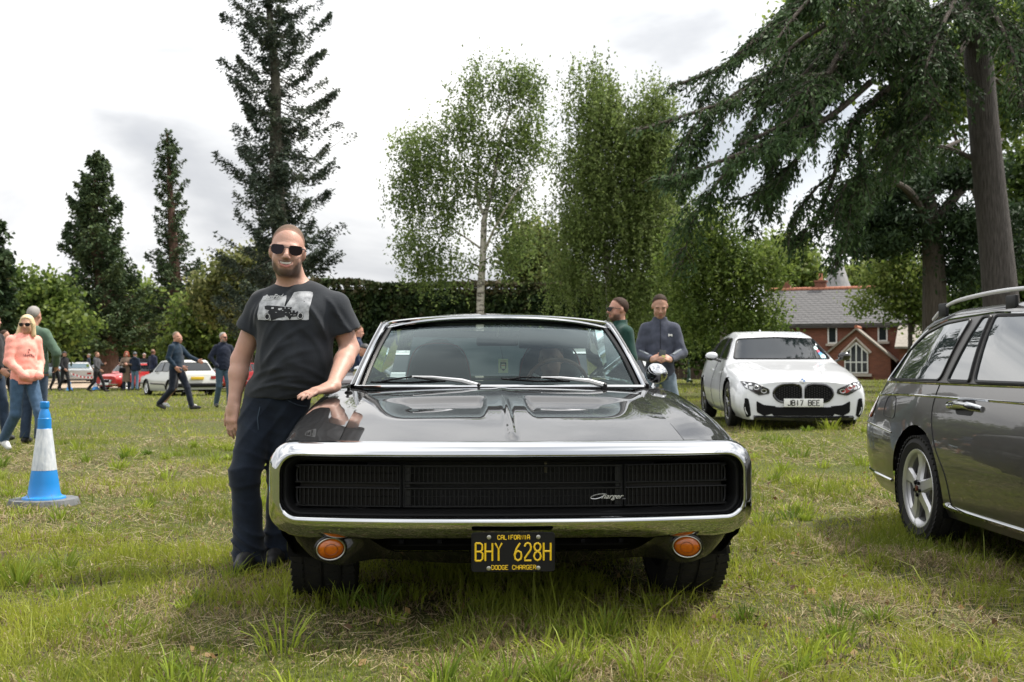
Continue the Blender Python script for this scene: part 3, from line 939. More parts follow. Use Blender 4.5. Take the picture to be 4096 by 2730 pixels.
branching_tree('birch_tree', 'dense weeping birch with trailing curtains of leaves behind the bearded man', rt_,
    [([(0, 0, 0)] + tr_px([(2440, 1200), (2425, 1050), (2400, 900), (2370, 800), (2360, 600)], Y, rt_), 0.17, 0.04),
     (tr_px([(2440, 1130), (2490, 980, 0), (2520, 860, .5)], Y, rt_), 0.06, 0.02)],
    blobs_px([(2275, 320, 45, 40), (2380, 290, 60, 50), (2420, 430, 130, 110), (2520, 520, 110, 120), (2610, 400, 75, 80), (2480, 760, 150, 130), (2350, 640, 150, 140), (2600, 640, 120, 150), (2340, 880, 160, 130), (2590, 900, 150, 130), (2270, 1080, 90, 70), (2520, 1110, 190, 90)], Y, rt_),
    420, 20, (0.25, 0.35, 0.22), (0.10, 0.055), OLIVES[1:2] + BIRCHG[1:] + [(.2, .25, .09)], m_birch, hang=1.9, hang_n=3800, hang_m=22, tw=0.8, leafdown=1.0)
Y = 30; rt_ = at(2885, Y)
branching_tree('birch_tree', 'bushy young birch with thin trunk standing left of the brick house', rt_,
    [([(0, 0, 0)] + tr_px([(2895, 1250), (2875, 1120), (2850, 980), (2840, 860)], Y, rt_), 0.11, 0.03)],
    blobs_px([(2830, 880, 100, 90), (2760, 1010, 130, 110), (2900, 1000, 140, 110), (2800, 1150, 170, 110), (2960, 1130, 130, 90), (3060, 1060, 110, 60), (2800, 1270, 150, 70), (3020, 1250, 120, 70)], Y, rt_),
    330, 40, (0.22, 0.3, 0.18), (0.085, 0.055), GREENS[1:], m_birch, hang=0.8, hang_n=1300, tw=0.8)
Y = 38; rt_ = at(2600, Y)
branching_tree('birch_tree', 'leaning pale birch stem rising between weeping birch and young birch', rt_,
    [([(0, 0, 0)] + tr_px([(2640, 1180), (2680, 1020), (2700, 960)], Y, rt_), 0.05, 0.025),
     (tr_px([(2600, 1300), (2560, 1180), (2520, 1080)], Y, rt_), 0.07, 0.04)],
    blobs_px([(2700, 760, 70, 90), (2690, 920, 100, 100), (2670, 1080, 110, 90), (2720, 1230, 110, 80)], Y, rt_),
    170, 60, (0.3, 0.35, 0.3), (0.09, 0.06), BIRCHG, m_birch, hang=1.2, hang_n=700, tw=0.8)
Y = 50; rt_ = at(3640, Y)
branching_tree('broadleaf_tree', 'light green slender tree with twin stems right of the slate roof', rt_,
    [([(0, 0, 0)] + tr_px([(3640, 1280), (3625, 1150), (3600, 1030)], Y, rt_), 0.13, 0.04),
     (tr_px([(3650, 1330), (3665, 1200), (3690, 1080)], Y, rt_), 0.09, 0.03)],
    blobs_px([(3580, 1000, 110, 75), (3540, 1110, 80, 80), (3650, 1130, 110, 100), (3450, 1215, 45, 45), (3700, 1240, 90, 70), (3590, 1220, 60, 55)], Y, rt_),
    230, 40, (0.35, 0.4, 0.3), (0.17, 0.12), GREENS[1:] + [(0.24, 0.28, 0.08)], m_bark, tw=0.9)

# --- round trees and bushes in the back
def bush(name, label, px, Y, blobs, ncl, cols, leaf=0.22, group=None, per=45, z=None, cat='tree', spread=0.4, bark=None, mat=None):
    rt_ = at(px, Y, z)
    bl = blobs_px(blobs, Y, rt_)
    top = max(b[2] for b in bl)
    return branching_tree(name, label, rt_, [([(0, 0, 0), (0.1, 0, top * 0.35), (bl[0][0] * 0.4, 0, top * 0.8)], 0.16, 0.05)], bl, ncl, per,
                          (spread, spread, spread * 0.8), (leaf, leaf * 0.7), cols, bark or m_bark, cat=cat, tw=1.0, group=group, mat=mat)
bush('broadleaf_tree', 'round leafy tree behind the woman in the pink hoodie', 90, 66, [(60, 1180, 130, 90), (190, 1200, 110, 80), (120, 1320, 230, 110), (-60, 1250, 120, 130)], 330, GREENS, 0.3, spread=0.6)
bush('broadleaf_tree', 'yellow green tree between the two redwoods, low behind the parked cars', 560, 92, [(560, 1240, 120, 110), (470, 1330, 130, 90), (640, 1340, 130, 90), (330, 1300, 120, 90)], 300, GREENS[1:] + [(0.2, 0.25, 0.05)], 0.36, spread=0.7)
bush('broadleaf_tree', 'pale olive tree behind the shoulder of the man', 1000, 70, [(960, 1090, 110, 75), (1080, 1060, 90, 80), (880, 1180, 110, 110), (1030, 1230, 150, 120), (1180, 1200, 110, 100)], 380, OLIVES + [(0.27, 0.27, 0.12)], 0.28, spread=0.5)
bush('broadleaf_tree', 'dark leafy tree right of the narrow redwood trunk', 800, 74, [(800, 1290, 100, 120), (900, 1340, 120, 100), (740, 1390, 90, 70)], 250, GREENS, 0.3, spread=0.5)
bush('broadleaf_tree', 'low dark tree between the open birch and the weeping birch', 2180, 56, [(2150, 960, 100, 60), (2120, 1050, 110, 80), (2200, 1110, 100, 80)], 180, OLIVES, 0.25, spread=0.45)
bush('broadleaf_tree', 'hazy pale green tree beyond the slate roof and cone tower', 3200, 95, [(3190, 1100, 90, 60), (3130, 1040, 90, 70), (3460, 1110, 50, 50)], 260, GREENS[1:] + [(0.26, 0.3, 0.1)], 0.4, spread=0.8)
bush('broadleaf_tree', 'dark leafy tree mass behind the cedar at the right edge', 4090, 48, [(4060, 950, 120, 160), (4100, 1200, 110, 160), (3900, 1230, 120, 120), (4120, 700, 90, 140)], 330, GREENS[:3], 0.24, spread=0.45)
bush('broadleaf_tree', 'sunlit green beech seen through the cedar boughs', 3960, 44, [(3500, 120, 300, 170), (3250, 160, 160, 150), (3700, 420, 170, 170), (3600, 620, 150, 140), (3850, 250, 180, 200), (4050, 150, 150, 180), (4030, 420, 130, 160)], 620, GREENS[1:] + [(0.2, 0.27, 0.04)], 0.22, spread=0.42)
bush('shrub', 'dark shrub beside the left corner of the brick house', 3020, 44, [(2990, 1330, 80, 60), (3090, 1330, 40, 35), (2930, 1370, 90, 60)], 150, GREENS[:3], 0.15, spread=0.25, cat='shrub')
bush('shrub', 'low dark bushes behind the fence left of the lamp post', 2650, 46, [(2500, 1340, 140, 90), (2650, 1320, 130, 90), (2780, 1380, 90, 80)], 260, GREENS[:2] + [(0.02, 0.03, 0.01)], 0.2, spread=0.4, cat='shrub')
bush('broadleaf_tree', 'mid green rounded tree behind the man in black cap', 330, 98, [(300, 1260, 130, 80), (180, 1300, 110, 70), (430, 1310, 120, 80)], 210, GREENS[1:], 0.42, spread=0.8)
bush('broadleaf_tree', 'bright leafy tree behind the red haired woman', 560, 110, [(520, 1290, 110, 90), (640, 1270, 110, 90)], 190, GREENS[1:] + [(0.22, 0.28, 0.05)], 0.45, spread=0.9)
bush('broadleaf_tree', 'sunlit yellow green tree left of the olive tree', 880, 105, [(830, 1250, 110, 90), (920, 1290, 110, 90), (740, 1300, 100, 80)], 210, GREENS[1:] + [(0.3, 0.34, 0.06)], 0.45, spread=0.9)
for i, (px, Y_, w_) in enumerate(((180, 100, 260), (640, 105, 280), (1060, 100, 260))):
    bush('shrub', ['dark thicket behind the two people in black', 'dark thicket beyond the white hatchback', 'dark thicket behind the elbow of the man'][i], px, Y_,
         [(px - w_ * .5, 1385, w_ * .55, 75), (px + w_ * .3, 1375, w_ * .6, 85)], 210, GREENS[:3], 0.4, spread=0.8, cat='shrub', group='thickets along the far side of the drive')

# --- tall clipped hedge
def hedge():
    p0 = W(1240, 1130, 46); p1 = W(2700, 1150, 46)
    rt_ = empty('hedge', ((p0.x + p1.x) / 2, 46, gz(p0.x, 46)), 0, 'long tall clipped dark evergreen hedge behind the black car', 'hedge')
    x0, x1 = p0.x - rt_.location.x, p1.x - rt_.location.x
    H = p0.z - rt_.location.z
    mb = MB(); mb.bbox(((x0 + x1) / 2, 0.9, H / 2 - 0.1), (x1 - x0 - 0.2, 1.2, H - 0.3), 0.2)
    mb.build('hedge_core', M('hedge_core', (0.012, 0.018, 0.008), 0.95), rt_)
    n = 34000
    C = np.stack([rng.uniform(x0, x1, n), -0.05 + 0.35 * rng.random(n), rng.uniform(0, H, n)], 1)
    C[:, 1] += 0.25 * (vnoise(C[:, 0] * 0.8, C[:, 2] * 0.8, 4) - 0.5)
    k = rng.random(n) < 0.22
    C[k, 2] = H - 0.1 + 0.25 * (vnoise(C[k, 0] * 0.7, C[k, 0] * 0, 8) - 0.4) + 0.12 * rng.random(k.sum()); C[k, 1] = rng.uniform(0, 1.6, k.sum())
    V, F = leaf_cloud(C, 0.2, 0.11, down=-0.3)
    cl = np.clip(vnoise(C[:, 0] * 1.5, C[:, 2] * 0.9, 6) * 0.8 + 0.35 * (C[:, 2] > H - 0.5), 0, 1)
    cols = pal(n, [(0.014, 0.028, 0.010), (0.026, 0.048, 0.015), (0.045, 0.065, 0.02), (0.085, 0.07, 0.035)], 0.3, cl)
    o = crown_obj(rt_, V, F, cols, m_needle, 'foliage')
hedge()

# --- the big cedar on the right, its boughs reaching left
def cedar():
    Y = 26.0
    rt_ = at(3995, Y)
    rt = empty('cedar_tree', rt_, 0, 'huge cedar with leaning grey trunk and long sweeping dark boughs', 'tree')
    mb = MB()
    tp = [(0.15, 0, -0.3)] + tr_px([(4010, 1300), (3985, 1000), (3960, 760), (3935, 500), (3915, 250), (3890, 0), (3870, -300), (3850, -700)], Y, rt_)
    tk = cr(tp, 4); n = len(tk)
    mb.tube(tk, [0.40 - 0.14 * i / n + 0.2 * math.exp(-i * 0.5) for i in range(n)], 20)
    mb.build('trunk', M('cedar_bark', (0.045, 0.038, 0.036), 0.95, col2=(0.10, 0.088, 0.082), vscale=7, stretch=(4, 4, 0.5), bump=0.06, bscale=12, bstretch=(4, 4, 0.35)), rt)
    boughs = [  # px polylines with depth offset, base radius
        ([(3900, 25, 0), (3700, 90, -1), (3560, 130, -1.5), (3400, 270, -2), (3280, 440, -2.5), (3150, 560, -3)], 0.17),
        ([(3905, 150, 0), (3780, 180, -.5), (3680, 280, -1), (3560, 350, -1.5), (3430, 480, -2), (3380, 620, -2.2)], 0.12),
        ([(3890, -150, 0), (3600, -60, -1.5), (3420, 130, -2.2), (3300, 320, -3), (3180, 470, -3), (2960, 580, -3.4)], 0.15),
        ([(3870, -350, 0), (3600, -250, 1), (3350, -100, 1.2), (3130, 60, 1.0), (2960, 230, .6), (2700, 345, .4)], 0.14),
        ([(3560, -40, -2), (3420, 40, -2), (3320, 180, -2), (3180, 330, -2), (2960, 390, -2.2), (2720, 470, -2.5), (2560, 520, -2.6)], 0.09),
        ([(3880, -250, 0), (3650, -200, -2.5), (3300, -100, -3.5), (3150, 50, -3.5), (3060, 130, -3.5), (2950, 220, -3.6)], 0.12),
        ([(3480, 330, -2), (3300, 480, -3), (3100, 560, -3.4), (2900, 640, -3.8), (2740, 700, -4), (2640, 720, -4.2)], 0.07),
        ([(3300, 470, -2.4), (3200, 620, -2.4), (3080, 740, -2.3), (2950, 800, -2.3)], 0.06),
        ([(3380, 560, -2), (3330, 720, -1.8), (3260, 880, -1.7), (3180, 960, -1.6)], 0.06),
        ([(3430, 480, -2), (3440, 650, -2), (3400, 830, -2), (3380, 980, -1.9), (3340, 1060, -1.9)], 0.05),
        ([(3500, 200, -1), (3300, 260, -.5), (3150, 330, 0), (3050, 420, .2)], 0.06),
        ([(3680, 280, -1), (3640, 420, -1), (3630, 560, -1), (3590, 640, -1)], 0.05),
        ([(3900, 640, 0), (3780, 590, 0.6), (3700, 600, 1), (3640, 660, 1.2)], 0.06),
        ([(3600, -180, -3), (3350, -100, -4), (3200, 40, -4.5), (3080, 200, -5)], 0.08),
        ([(3930, 60, 0), (4020, 90, -1.5), (4120, 180, -2.5), (4200, 260, -3)], 0.10),
        ([(3920, -200, 0), (4050, -80, -1.5), (4160, 20, -3)], 0.11),
        ([(3300, 100, -2), (3180, 180, -2), (3080, 290, -2), (2980, 330, -2)], 0.06),
        ([(3895, -120, 0), (3800, 40, -2), (3720, 220, -3), (3680, 380, -3.4)], 0.06),
        ([(3900, -60, 0), (3980, 60, -2), (4060, 240, -3), (4100, 420, -3.4)], 0.06),
        ([(3890, -300, 0), (3700, -100, -2.5), (3560, 40, -3.5), (3480, 220, -4)], 0.08),
        ([(3920, 300, 0), (4000, 330, 1), (4080, 420, 1.5), (4150, 560, 1.8)], 0.06),
        ([(3900, 120, 0), (3760, 330, -1.5), (3700, 480, -2), (3560, 560, -2.2)], 0.06),
        ([(3880, -250, 0), (3780, -160, 1.5), (3600, -60, 2.5), (3380, 60, 3), (3230, 200, 3.2)], 0.09),
    ]
    mb2 = MB(); C = []; D = []; CL = []
    paths = [(cr(tr_px(pts, Y, rt_), 7), r0) for pts, r0 in boughs]
    for path, r0 in list(paths):
        k = len(path)
        for q in range(3 if r0 > .08 else 1):
            i = int(k * (.18 + .6 * random.random())); p = path[i]; L_ = 1.1 + 1.6 * random.random()
            if p.x > -.8: continue
            d = Vector((-.75 + .5 * random.random(), random.uniform(-.8, .8), -.35 - .55 * random.random())).normalized()
            paths.append((cr([p, p + d * L_ * .4 + Vector((0, 0, .12)), p + d * L_ * .8, p + d * L_ + Vector((0, 0, -.25 * L_))], 4), .03))
    for path, r0 in paths:
        k = len(path)
        mb2.tube(path, [r0 * (1 - 0.85 * i / (k - 1)) + 0.006 for i in range(k)], 7, cap=False)
        P = np.array(path)
        seg = np.linalg.norm(np.diff(P, axis=0), axis=1); tot = seg.sum()
        # side sprays leave the bough, flat, then their needles trail down
        ns = int(tot * 12)
        for q in range(ns):
            s = (0.12 + 0.9 * rng.random() ** 0.75); s = min(s, 0.999)
            fi = s * (k - 1); i = int(fi); base = P[i] * (1 - fi + i) + P[min(i+1, k-1)] * (fi - i)
            dirv = P[min(i+1, k-1)] - P[i]; dirv /= np.linalg.norm(dirv) + 1e-9
            sd = np.array([-dirv[1], dirv[0], 0]); sd /= np.linalg.norm(sd) + 1e-9
            sg = 1 if rng.random() < 0.5 else -1
            d = dirv * (0.5 + 0.5 * rng.random()) + sd * sg * (0.3 + 0.9 * rng.random()) + np.array([0, 0, -0.35 * rng.random() + 0.05])
            d /= np.linalg.norm(d)
            ln = (0.4 + 1.2 * rng.random()) * (1.25 - 1.0 * s)
            tip = base + d * ln + np.array([0, 0, -0.3 * ln * ln * rng.random()])
            mid = (base + tip) / 2 + np.array([0, 0, 0.08])
            mb2.tube([Vector(base), Vector(mid), Vector(tip)], [0.014, 0.008, 0.004], 3, cap=False)
            n = int((30 + 130 * rng.random()) * ln * (1.25 - .85 * s))
            t = rng.random(n); pp = base[None] * ((1-t)**2)[:, None] + mid[None] * (2*t*(1-t))[:, None] + tip[None] * (t*t)[:, None]
            sd2 = np.cross(d, [0, 0, 1]); sd2 /= np.linalg.norm(sd2) + 1e-9
            lat = rng.normal(size=n) * 0.14 * np.sin(np.clip(t * 1.15, 0, 1) * pi * 0.9 + 0.2)
            pp = pp + np.outer(lat, sd2); hang = rng.random(n) ** 1.8 * 0.38 * (1.1 - .7 * s)
            pp[:, 2] += -hang + 0.02
            C.append(pp); dd = np.tile(d * 0.6, (n, 1)) + np.outer(np.sign(lat) * 0.6, sd2); dd[:, 2] -= hang * 5
            D.append(dd); CL.append(np.full(n, rng.random() * 0.6) + 0.4 * rng.random(n))
    mb2.build('boughs', m_bark, rt)
    C = np.concatenate(C); D = np.concatenate(D); CL = np.concatenate(CL)
    V, F = leaf_cloud(C, 0.115, 0.042, down=0.25, dirs=D)
    crown_obj(rt, V, F, pal(len(C), [(0.020, 0.042, 0.016), (0.038, 0.072, 0.025), (0.060, 0.105, 0.036), (0.09, 0.14, 0.048)], 0.25, CL), m_needle)
cedar()
# the second, darker trunk further back
Y = 35; rt_ = at(3745, Y)
branching_tree('cedar_tree', 'dark thick trunked cedar with crooked spreading limbs behind the estate car', rt_,
    [([(0, 0, -.2)] + tr_px([(3740, 1250), (3735, 1050), (3720, 880), (3700, 760)], Y, rt_), 0.43, 0.26),
     (tr_px([(3700, 900), (3660, 800, -1), (3600, 740, -2), (3480, 700, -3)], Y, rt_), 0.2, 0.05),
     (tr_px([(3735, 900), (3810, 800), (3880, 720, .5), (3950, 600, 1), (4010, 560, 2)], Y, rt_), 0.2, 0.06),
     (tr_px([(3715, 820), (3740, 700), (3780, 600), (3850, 560, 1)], Y, rt_), 0.15, 0.05),
     (tr_px([(3720, 860), (3640, 860, 1), (3540, 880, 2), (3420, 900, 2)], Y, rt_), 0.14, 0.04)],
    blobs_px([(3560, 760, 150, 70), (3450, 860, 120, 60), (3560, 900, 160, 60), (3480, 980, 110, 40), (3830, 700, 120, 70), (3850, 900, 110, 90), (4000, 880, 100, 70), (4050, 1000, 80, 60), (3860, 1060, 80, 130), (3640, 960, 90, 60)], Y, rt_, 1.0),
    260, 110, (0.42, 0.5, 0.12), (0.2, 0.06), NEEDLE[:3], m_bark, tw=2.2, mat=m_needle, leafdown=0.35)

# ------------------------------------------------------------------ fence behind the lamp
def far_treeline():
    n = 15000
    x = rng.uniform(-150, 150, n); h = 5.5 + 5 * fbm(x * .045 + 3, x * 0, 91, 3)
    t = rng.random(n) ** .8; y = 122 + rng.uniform(-2.5, 2.5, n)
    C = np.stack([x, y, -.3 + h * t], 1)
    V, F = leaf_cloud(C, 1.1, .75)
    o = link_mesh('far_treeline', np_mesh('far_treeline', V, F, pal(n, GREENS[:3], .3, np.clip(vnoise(x * .3, C[:, 2] * .5, 5) * .8 + .2 * t, 0, 1))), m_leaf, smooth=False)
    tag(o, 'distant belt of dark woodland closing off the field', 'woods', kind='stuff')
far_treeline()
def fence():
    Y = 57
    rt = empty('board_fence', (W(2700, 1445, Y).x, Y, gz(8, Y)), 0, 'dark brown close boarded fence behind the lamp post', 'fence')
    m = M('fence_board', (0.045, 0.028, 0.02), 0.9, col2=(0.075, 0.05, 0.035), vscale=2, stretch=(1, 1, 0.2), bump=0.003, bscale=30)
    base = None
    x0 = W(2480, 1445, Y).x - rt.location.x; x1 = W(3010, 1445, Y).x - rt.location.x
    x = x0; i = 0
    while x < x1:
        if base is None:
            mb = MB(); mb.box((0, 0, 0.7), (0.145, 0.022, 1.45)); base = mb.build('board', m, rt, smooth=False); o = base
        else:
            o = base.copy(); COL.objects.link(o)
        o.location = (x, 0.03 * (i % 2), 0.02 * random.random()); x += 0.15; i += 1
    mb = MB()
    for z in (0.35, 1.15): mb.box(((x0 + x1) / 2, 0.08, z), (x1 - x0, 0.04, 0.09))
    mb.build('rail', m, rt, smooth=False)
    pb = None
    for j in range(4):
        xx = x0 + (x1 - x0) * j / 3
        if pb is None:
            mb = MB(); mb.box((0, 0.12, 0.75), (0.1, 0.1, 1.55)); pb = mb.build('post', m, rt, smooth=False); o = pb
        else: o = pb.copy(); COL.objects.link(o)
        o.location = (xx, 0, 0)
fence()
def wire_fence():
    Y = 96
    x0 = W(150, 1445, Y).x; x1 = W(520, 1445, Y).x
    rt = empty('wire_fence', (x0, Y, -0.25), 0, 'thin green mesh fence with posts beyond the gravel drive', 'fence')
    m = M('fence_wire', (0.05, 0.07, 0.05), 0.6)
    n = 5; pb = None
    for j in range(n):
        if pb is None:
            mb = MB(); mb.box((0, 0, 0.95), (0.09, 0.09, 1.9)); pb = mb.build('post', m, rt, smooth=False); o = pb
        else: o = pb.copy(); COL.objects.link(o)
        o.location = ((x1 - x0) * j / (n - 1), 0, 0)
    mb = MB()
    for k in range(8): mb.tube([(0, 0, 0.3 + k * 0.2), (x1 - x0, 0, 0.3 + k * 0.2)], 0.012, 4)
    mb.build('wire', m, rt)
wire_fence()

# ------------------------------------------------------------------ lamp post
def lamp():
    Y = 50
    b = at(2755, Y)
    rt = empty('street_lamp', (b[0], Y, gz(b[0], Y)), 0, 'green old fashioned lamp post with brass lantern before the dark fence', 'street lamp')
    mg = M('lamp_green', (0.03, 0.07, 0.05), 0.45); mbz = M('lamp_brass', (0.55, 0.42, 0.25), 0.4, metal=0.6)
    mb = MB(); mb.lathe([(0.11, 0), (0.11, 0.12), (0.075, 0.16), (0.07, 0.5), (0.045, 0.56), (0.035, 0.62), (0.033, 1.45), (0.05, 1.47), (0.035, 1.5), (0.06, 1.56), (0.0, 1.57)], n=12)
    mb.build('post', mg, rt)
    mb = MB(); mb.tube([(-0.16, 0, 1.30), (0.16, 0, 1.30)], 0.012, 6); mb.build('crossbar', mg, rt)
    mb = MB(); mb.lathe([(0.075, 1.57), (0.13, 1.80)], n=6)
    mb.build('lantern_glass', M('lamp_glass', (0.55, 0.55, 0.5), 0.15), rt, smooth=False)
    mb = MB(); mb.lathe([(0.145, 1.80), (0.15, 1.82), (0.07, 1.92), (0.045, 1.95), (0.05, 1.98), (0.015, 2.02), (0.0, 2.06)], n=12)
    mb.build('lantern_cap', mbz, rt)
lamp()

# ------------------------------------------------------------------ brick house
def house():
    Y = 62
    b = W(3075, 1445, Y)
    rt = empty('brick_house', (b.x - .5, Y, gz(b.x, Y) - 0.1), R(-22), 'red brick house with grey slate roof beyond the white hatchback', 'house')
    mbr = bpy.data.materials.new('brick'); mbr.use_nodes = True
    nt = mbr.node_tree; N = nt.nodes; L = nt.links; p = N['Principled BSDF']; p.inputs['Roughness'].default_value = 0.9
    tc = N.new('ShaderNodeTexCoord'); mp = N.new('ShaderNodeMapping'); mp.inputs['Rotation'].default_value = (pi / 2, 0, 0)
    bt = N.new('ShaderNodeTexBrick'); bt.inputs['Scale'].default_value = 4.4; bt.inputs['Color1'].default_value = (0.25, 0.095, 0.06, 1)
    bt.inputs['Color2'].default_value = (0.19, 0.075, 0.05, 1); bt.inputs['Mortar'].default_value = (0.24, 0.16, 0.12, 1)
    bt.inputs['Mortar Size'].default_value = 0.014; bt.inputs['Brick Width'].default_value = 1.0; bt.inputs['Row Height'].default_value = 0.33
    L.new(tc.outputs['Object'], mp.inputs['Vector']); L.new(mp.outputs['Vector'], bt.inputs['Vector']); L.new(bt.outputs['Color'], p.inputs['Base Color'])
    bp = N.new('ShaderNodeBump'); bp.inputs['Distance'].default_value = 0.01; bp.invert = True
    L.new(bt.outputs['Fac'], bp.inputs['Height']); L.new(bp.outputs['Normal'], p.inputs['Normal'])
    msl = M('slate', (0.08, 0.078, 0.08), 0.85, col2=(0.15, 0.146, 0.146), vscale=3, detail=8)
    mred = M('ridge_tile', (0.42, 0.14, 0.08), 0.85, col2=(0.5, 0.22, 0.14), vscale=3)
    mst = M('stone_trim', (0.48, 0.42, 0.36), 0.9)
    mwh = M('white_frame', (0.75, 0.75, 0.73), 0.5)
    mgl = M('dark_pane', (0.02, 0.025, 0.03), 0.08)
    mfas = M('fascia', (0.05, 0.045, 0.04), 0.7)
    Wd, Dp, E, RG = 8.6, 5.6, 3.2, 5.05
    mb = MB()   # walls with a gable each side
    mb.box((Wd / 2, Dp / 2, E / 2 - .2), (Wd, Dp, E + .4))
    mb.add([(0, 0, E), (0, Dp, E), (0, Dp / 2, RG - 0.12)], [(0, 1, 2)]); mb.add([(Wd, 0, E), (Wd, Dp, E), (Wd, Dp / 2, RG - 0.12)], [(0, 2, 1)])
    mb.build('wall', mbr, rt, smooth=False)
    mb = MB(); k = (RG - E) / (Dp / 2)
    for s in (-1, 1):
        y0, y1 = (-0.25, Dp / 2) if s < 0 else (Dp + 0.25, Dp / 2)
        za, zb = E - 0.25 * k, RG
        mb.add([(-.15, y0, za), (Wd + .15, y0, za), (Wd + .15, y1, zb), (-.15, y1, zb), (-.15, y0, za - .12), (Wd + .15, y0, za - .12), (Wd + .15, y1, zb - .12), (-.15, y1, zb - .12)],
               [(0, 1, 2, 3), (7, 6, 5, 4), (0, 4, 5, 1), (1, 5, 6, 2), (3, 7, 4, 0)])
    roof = mb.build('roof', msl, rt, smooth=False)
    # slates
    sl = sqrt((RG - E) ** 2 + (Dp / 2) ** 2) + 0.2; an = atan2(RG - E, Dp / 2)
    sm = MB(); sm.box((0, 0, 0), (0.33, 0.30, 0.014)); base = sm.build('slate', msl, roof, smooth=False)
    cnt = 0; rows = int(sl / 0.235); bulk = MB(); first = True
    spots = []
    for r_ in range(rows):
        d = 0.1 + r_ * 0.235
        for c in range(int((Wd + .3) / 0.34)):
            spots.append((-.15 + .17 + c * 0.34 + (0.17 if r_ % 2 else 0), d))
    spots.sort(key=lambda q: q[0])
    rot = Matrix.Rotation(an - 0.035, 3, 'X')
    for (x, d) in spots:
        if x > Wd + .1: continue
        pos = Vector((x, -0.25 + d * cos(an), E - 0.25 * k + d * sin(an) + 0.016 + 0.006 * random.random()))
        if cnt < 300:
            if first: o = base; first = False
            else: o = base.copy(); COL.objects.link(o)
            o.location = pos; o.rotation_euler = (an - 0.035, 0, random.uniform(-.02, .02)); cnt += 1
        else:
            bulk.box(pos, (0.33, 0.30, 0.014), rot)
    if bulk.v: tag(bulk.build('slates', msl, roof, smooth=False), kind='stuff')
    rm = MB(); rm.tube([(-0.14, 0, 0), (0.14, 0, 0)], 0.11, 8); rbase = rm.build('ridge_tile', mred, roof); n = int((Wd + .3) / 0.3)
    for i in range(n):
        o = rbase if i == 0 else rbase.copy()
        if i: COL.objects.link(o)
        o.location = (-0.05 + i * 0.3, Dp / 2, RG + 0.02)
    mb = MB(); mb.box((Wd / 2, -0.2, E - 0.33), (Wd + .3, 0.10, 0.14)); mb.build('gutter', mfas, rt, smooth=False)
    # chimney and quoins
    mb = MB(); mb.box((2.9, Dp / 2 + .2, RG + 0.1), (0.6, 0.5, 0.7)); mb.box((2.9, Dp / 2 + .2, RG + 0.45), (0.7, 0.6, 0.10)); ch = mb.build('chimney', mbr, roof, smooth=False)
    mb = MB(); mb.lathe([(0.12, 0), (0.10, 0.35), (0.12, 0.4)], (2.9, Dp / 2 + .2, RG + 0.49), n=10); mb.build('chimney_pot', mred, roof)
    mb = MB(); mb.box((1.0, Dp / 2 + .2, RG + 0.1), (0.5, 0.45, 0.8)); mb.build('chimney', mbr, roof, smooth=False)
    # windows
    def window(x, z, w, h):
        mb = MB(); mb.box((x, -0.02, z), (w, 0.06, 0.06)) 
        f = MB()
        for dx in (-w / 2, w / 2): f.box((x + dx, -0.03, z + h / 2), (0.07, 0.08, h + .07))
        for dz in (0, h): f.box((x, -0.035, z + dz), (w, 0.08, 0.07))
        fr = f.build('window', mwh, rt, smooth=False)
        g = MB(); g.box((x, -0.012, z + h / 2), (w, 0.02, h)); g.build('pane', mgl, fr, smooth=False)
        s = MB(); s.box((x, -0.08, z - 0.10), (w + 0.25, 0.18, 0.12)); s.build('sill', mst, fr, smooth=False)
    window(3.85, 2.0, 0.42, 0.85); window(6.4, 2.1, 0.42, 0.85); window(1.4, 1.9, 0.42, 0.85)
    # gabled extension in front, arched window
    ex, ez, ehw, er = 5.3, 1.25, 1.65, 2.65
    ey = -2.6
    mb = MB()
    mb.add([(ex - ehw, ey, -.3), (ex + ehw, ey, -.3), (ex + ehw, ey, ez), (ex, ey, er), (ex - ehw, ey, ez),
            (ex - ehw, 0, -.3), (ex + ehw, 0, -.3), (ex + ehw, 0, ez), (ex, 0, er), (ex - ehw, 0, ez)],
           [(0, 1, 2, 3, 4), (5, 0, 4, 9), (1, 6, 7, 2)])
    mb.build('extension_wall', mbr, rt, smooth=False)
    mb = MB(); kk = (er - ez) / ehw
    for s in (-1, 1):
        o_ = 0.3
        a = (ex + s * (ehw + o_), ez - kk * o_ + 0.06); c = (ex, er + 0.08)
        mb.add([(a[0], ey - .12, a[1]), (c[0], ey - .12, c[1]), (c[0], 0.3, c[1]), (a[0], 0.3, a[1]),
                (a[0], ey - .12, a[1] - .1), (c[0], ey - .12, c[1] - .1), (c[0], 0.3, c[1] - .1), (a[0], 0.3, a[1] - .1)],
               [(0, 1, 2, 3), (7, 6, 5, 4), (0, 4, 5, 1), (3, 2, 6, 7), (0, 3, 7, 4)])
    exr = mb.build('extension_roof', M('pale_slate', (0.20, 0.175, 0.145), 0.8, col2=(0.30, 0.27, 0.23), vscale=5), rt, smooth=False)
    tb = None
    for rr_ in range(8):
        for cc_ in range(9):
            d = 0.15 + rr_ * 0.26
            x = ex - (ehw + .3) + d * cos(math.atan(kk)); z = ez - kk * .3 + .06 + d * sin(math.atan(kk)) + 0.02
            if x > ex - 0.05: continue
            if tb is None:
                q = MB(); q.box((0, 0, 0), (0.30, 0.29, 0.014)); tb = q.build('slate', MATS['pale_slate'], exr, smooth=False); o = tb
            else: o = tb.copy(); COL.objects.link(o)
            o.location = (x, ey + cc_ * 0.3 + 0.02, z + 0.004 * random.random()); o.rotation_euler = (0, -math.atan(kk) + 0.03, 0)
    mb = MB(); mb.tube([(ex, ey - .1, er + .12), (ex, 0.2, er + .12)], 0.09, 8); mb.build('ridge_tile', mred, exr)
    # arched window with white bars
    f = MB(); wy = ey - 0.04
    w2, zb, zs = 0.55, 0.45, 1.10
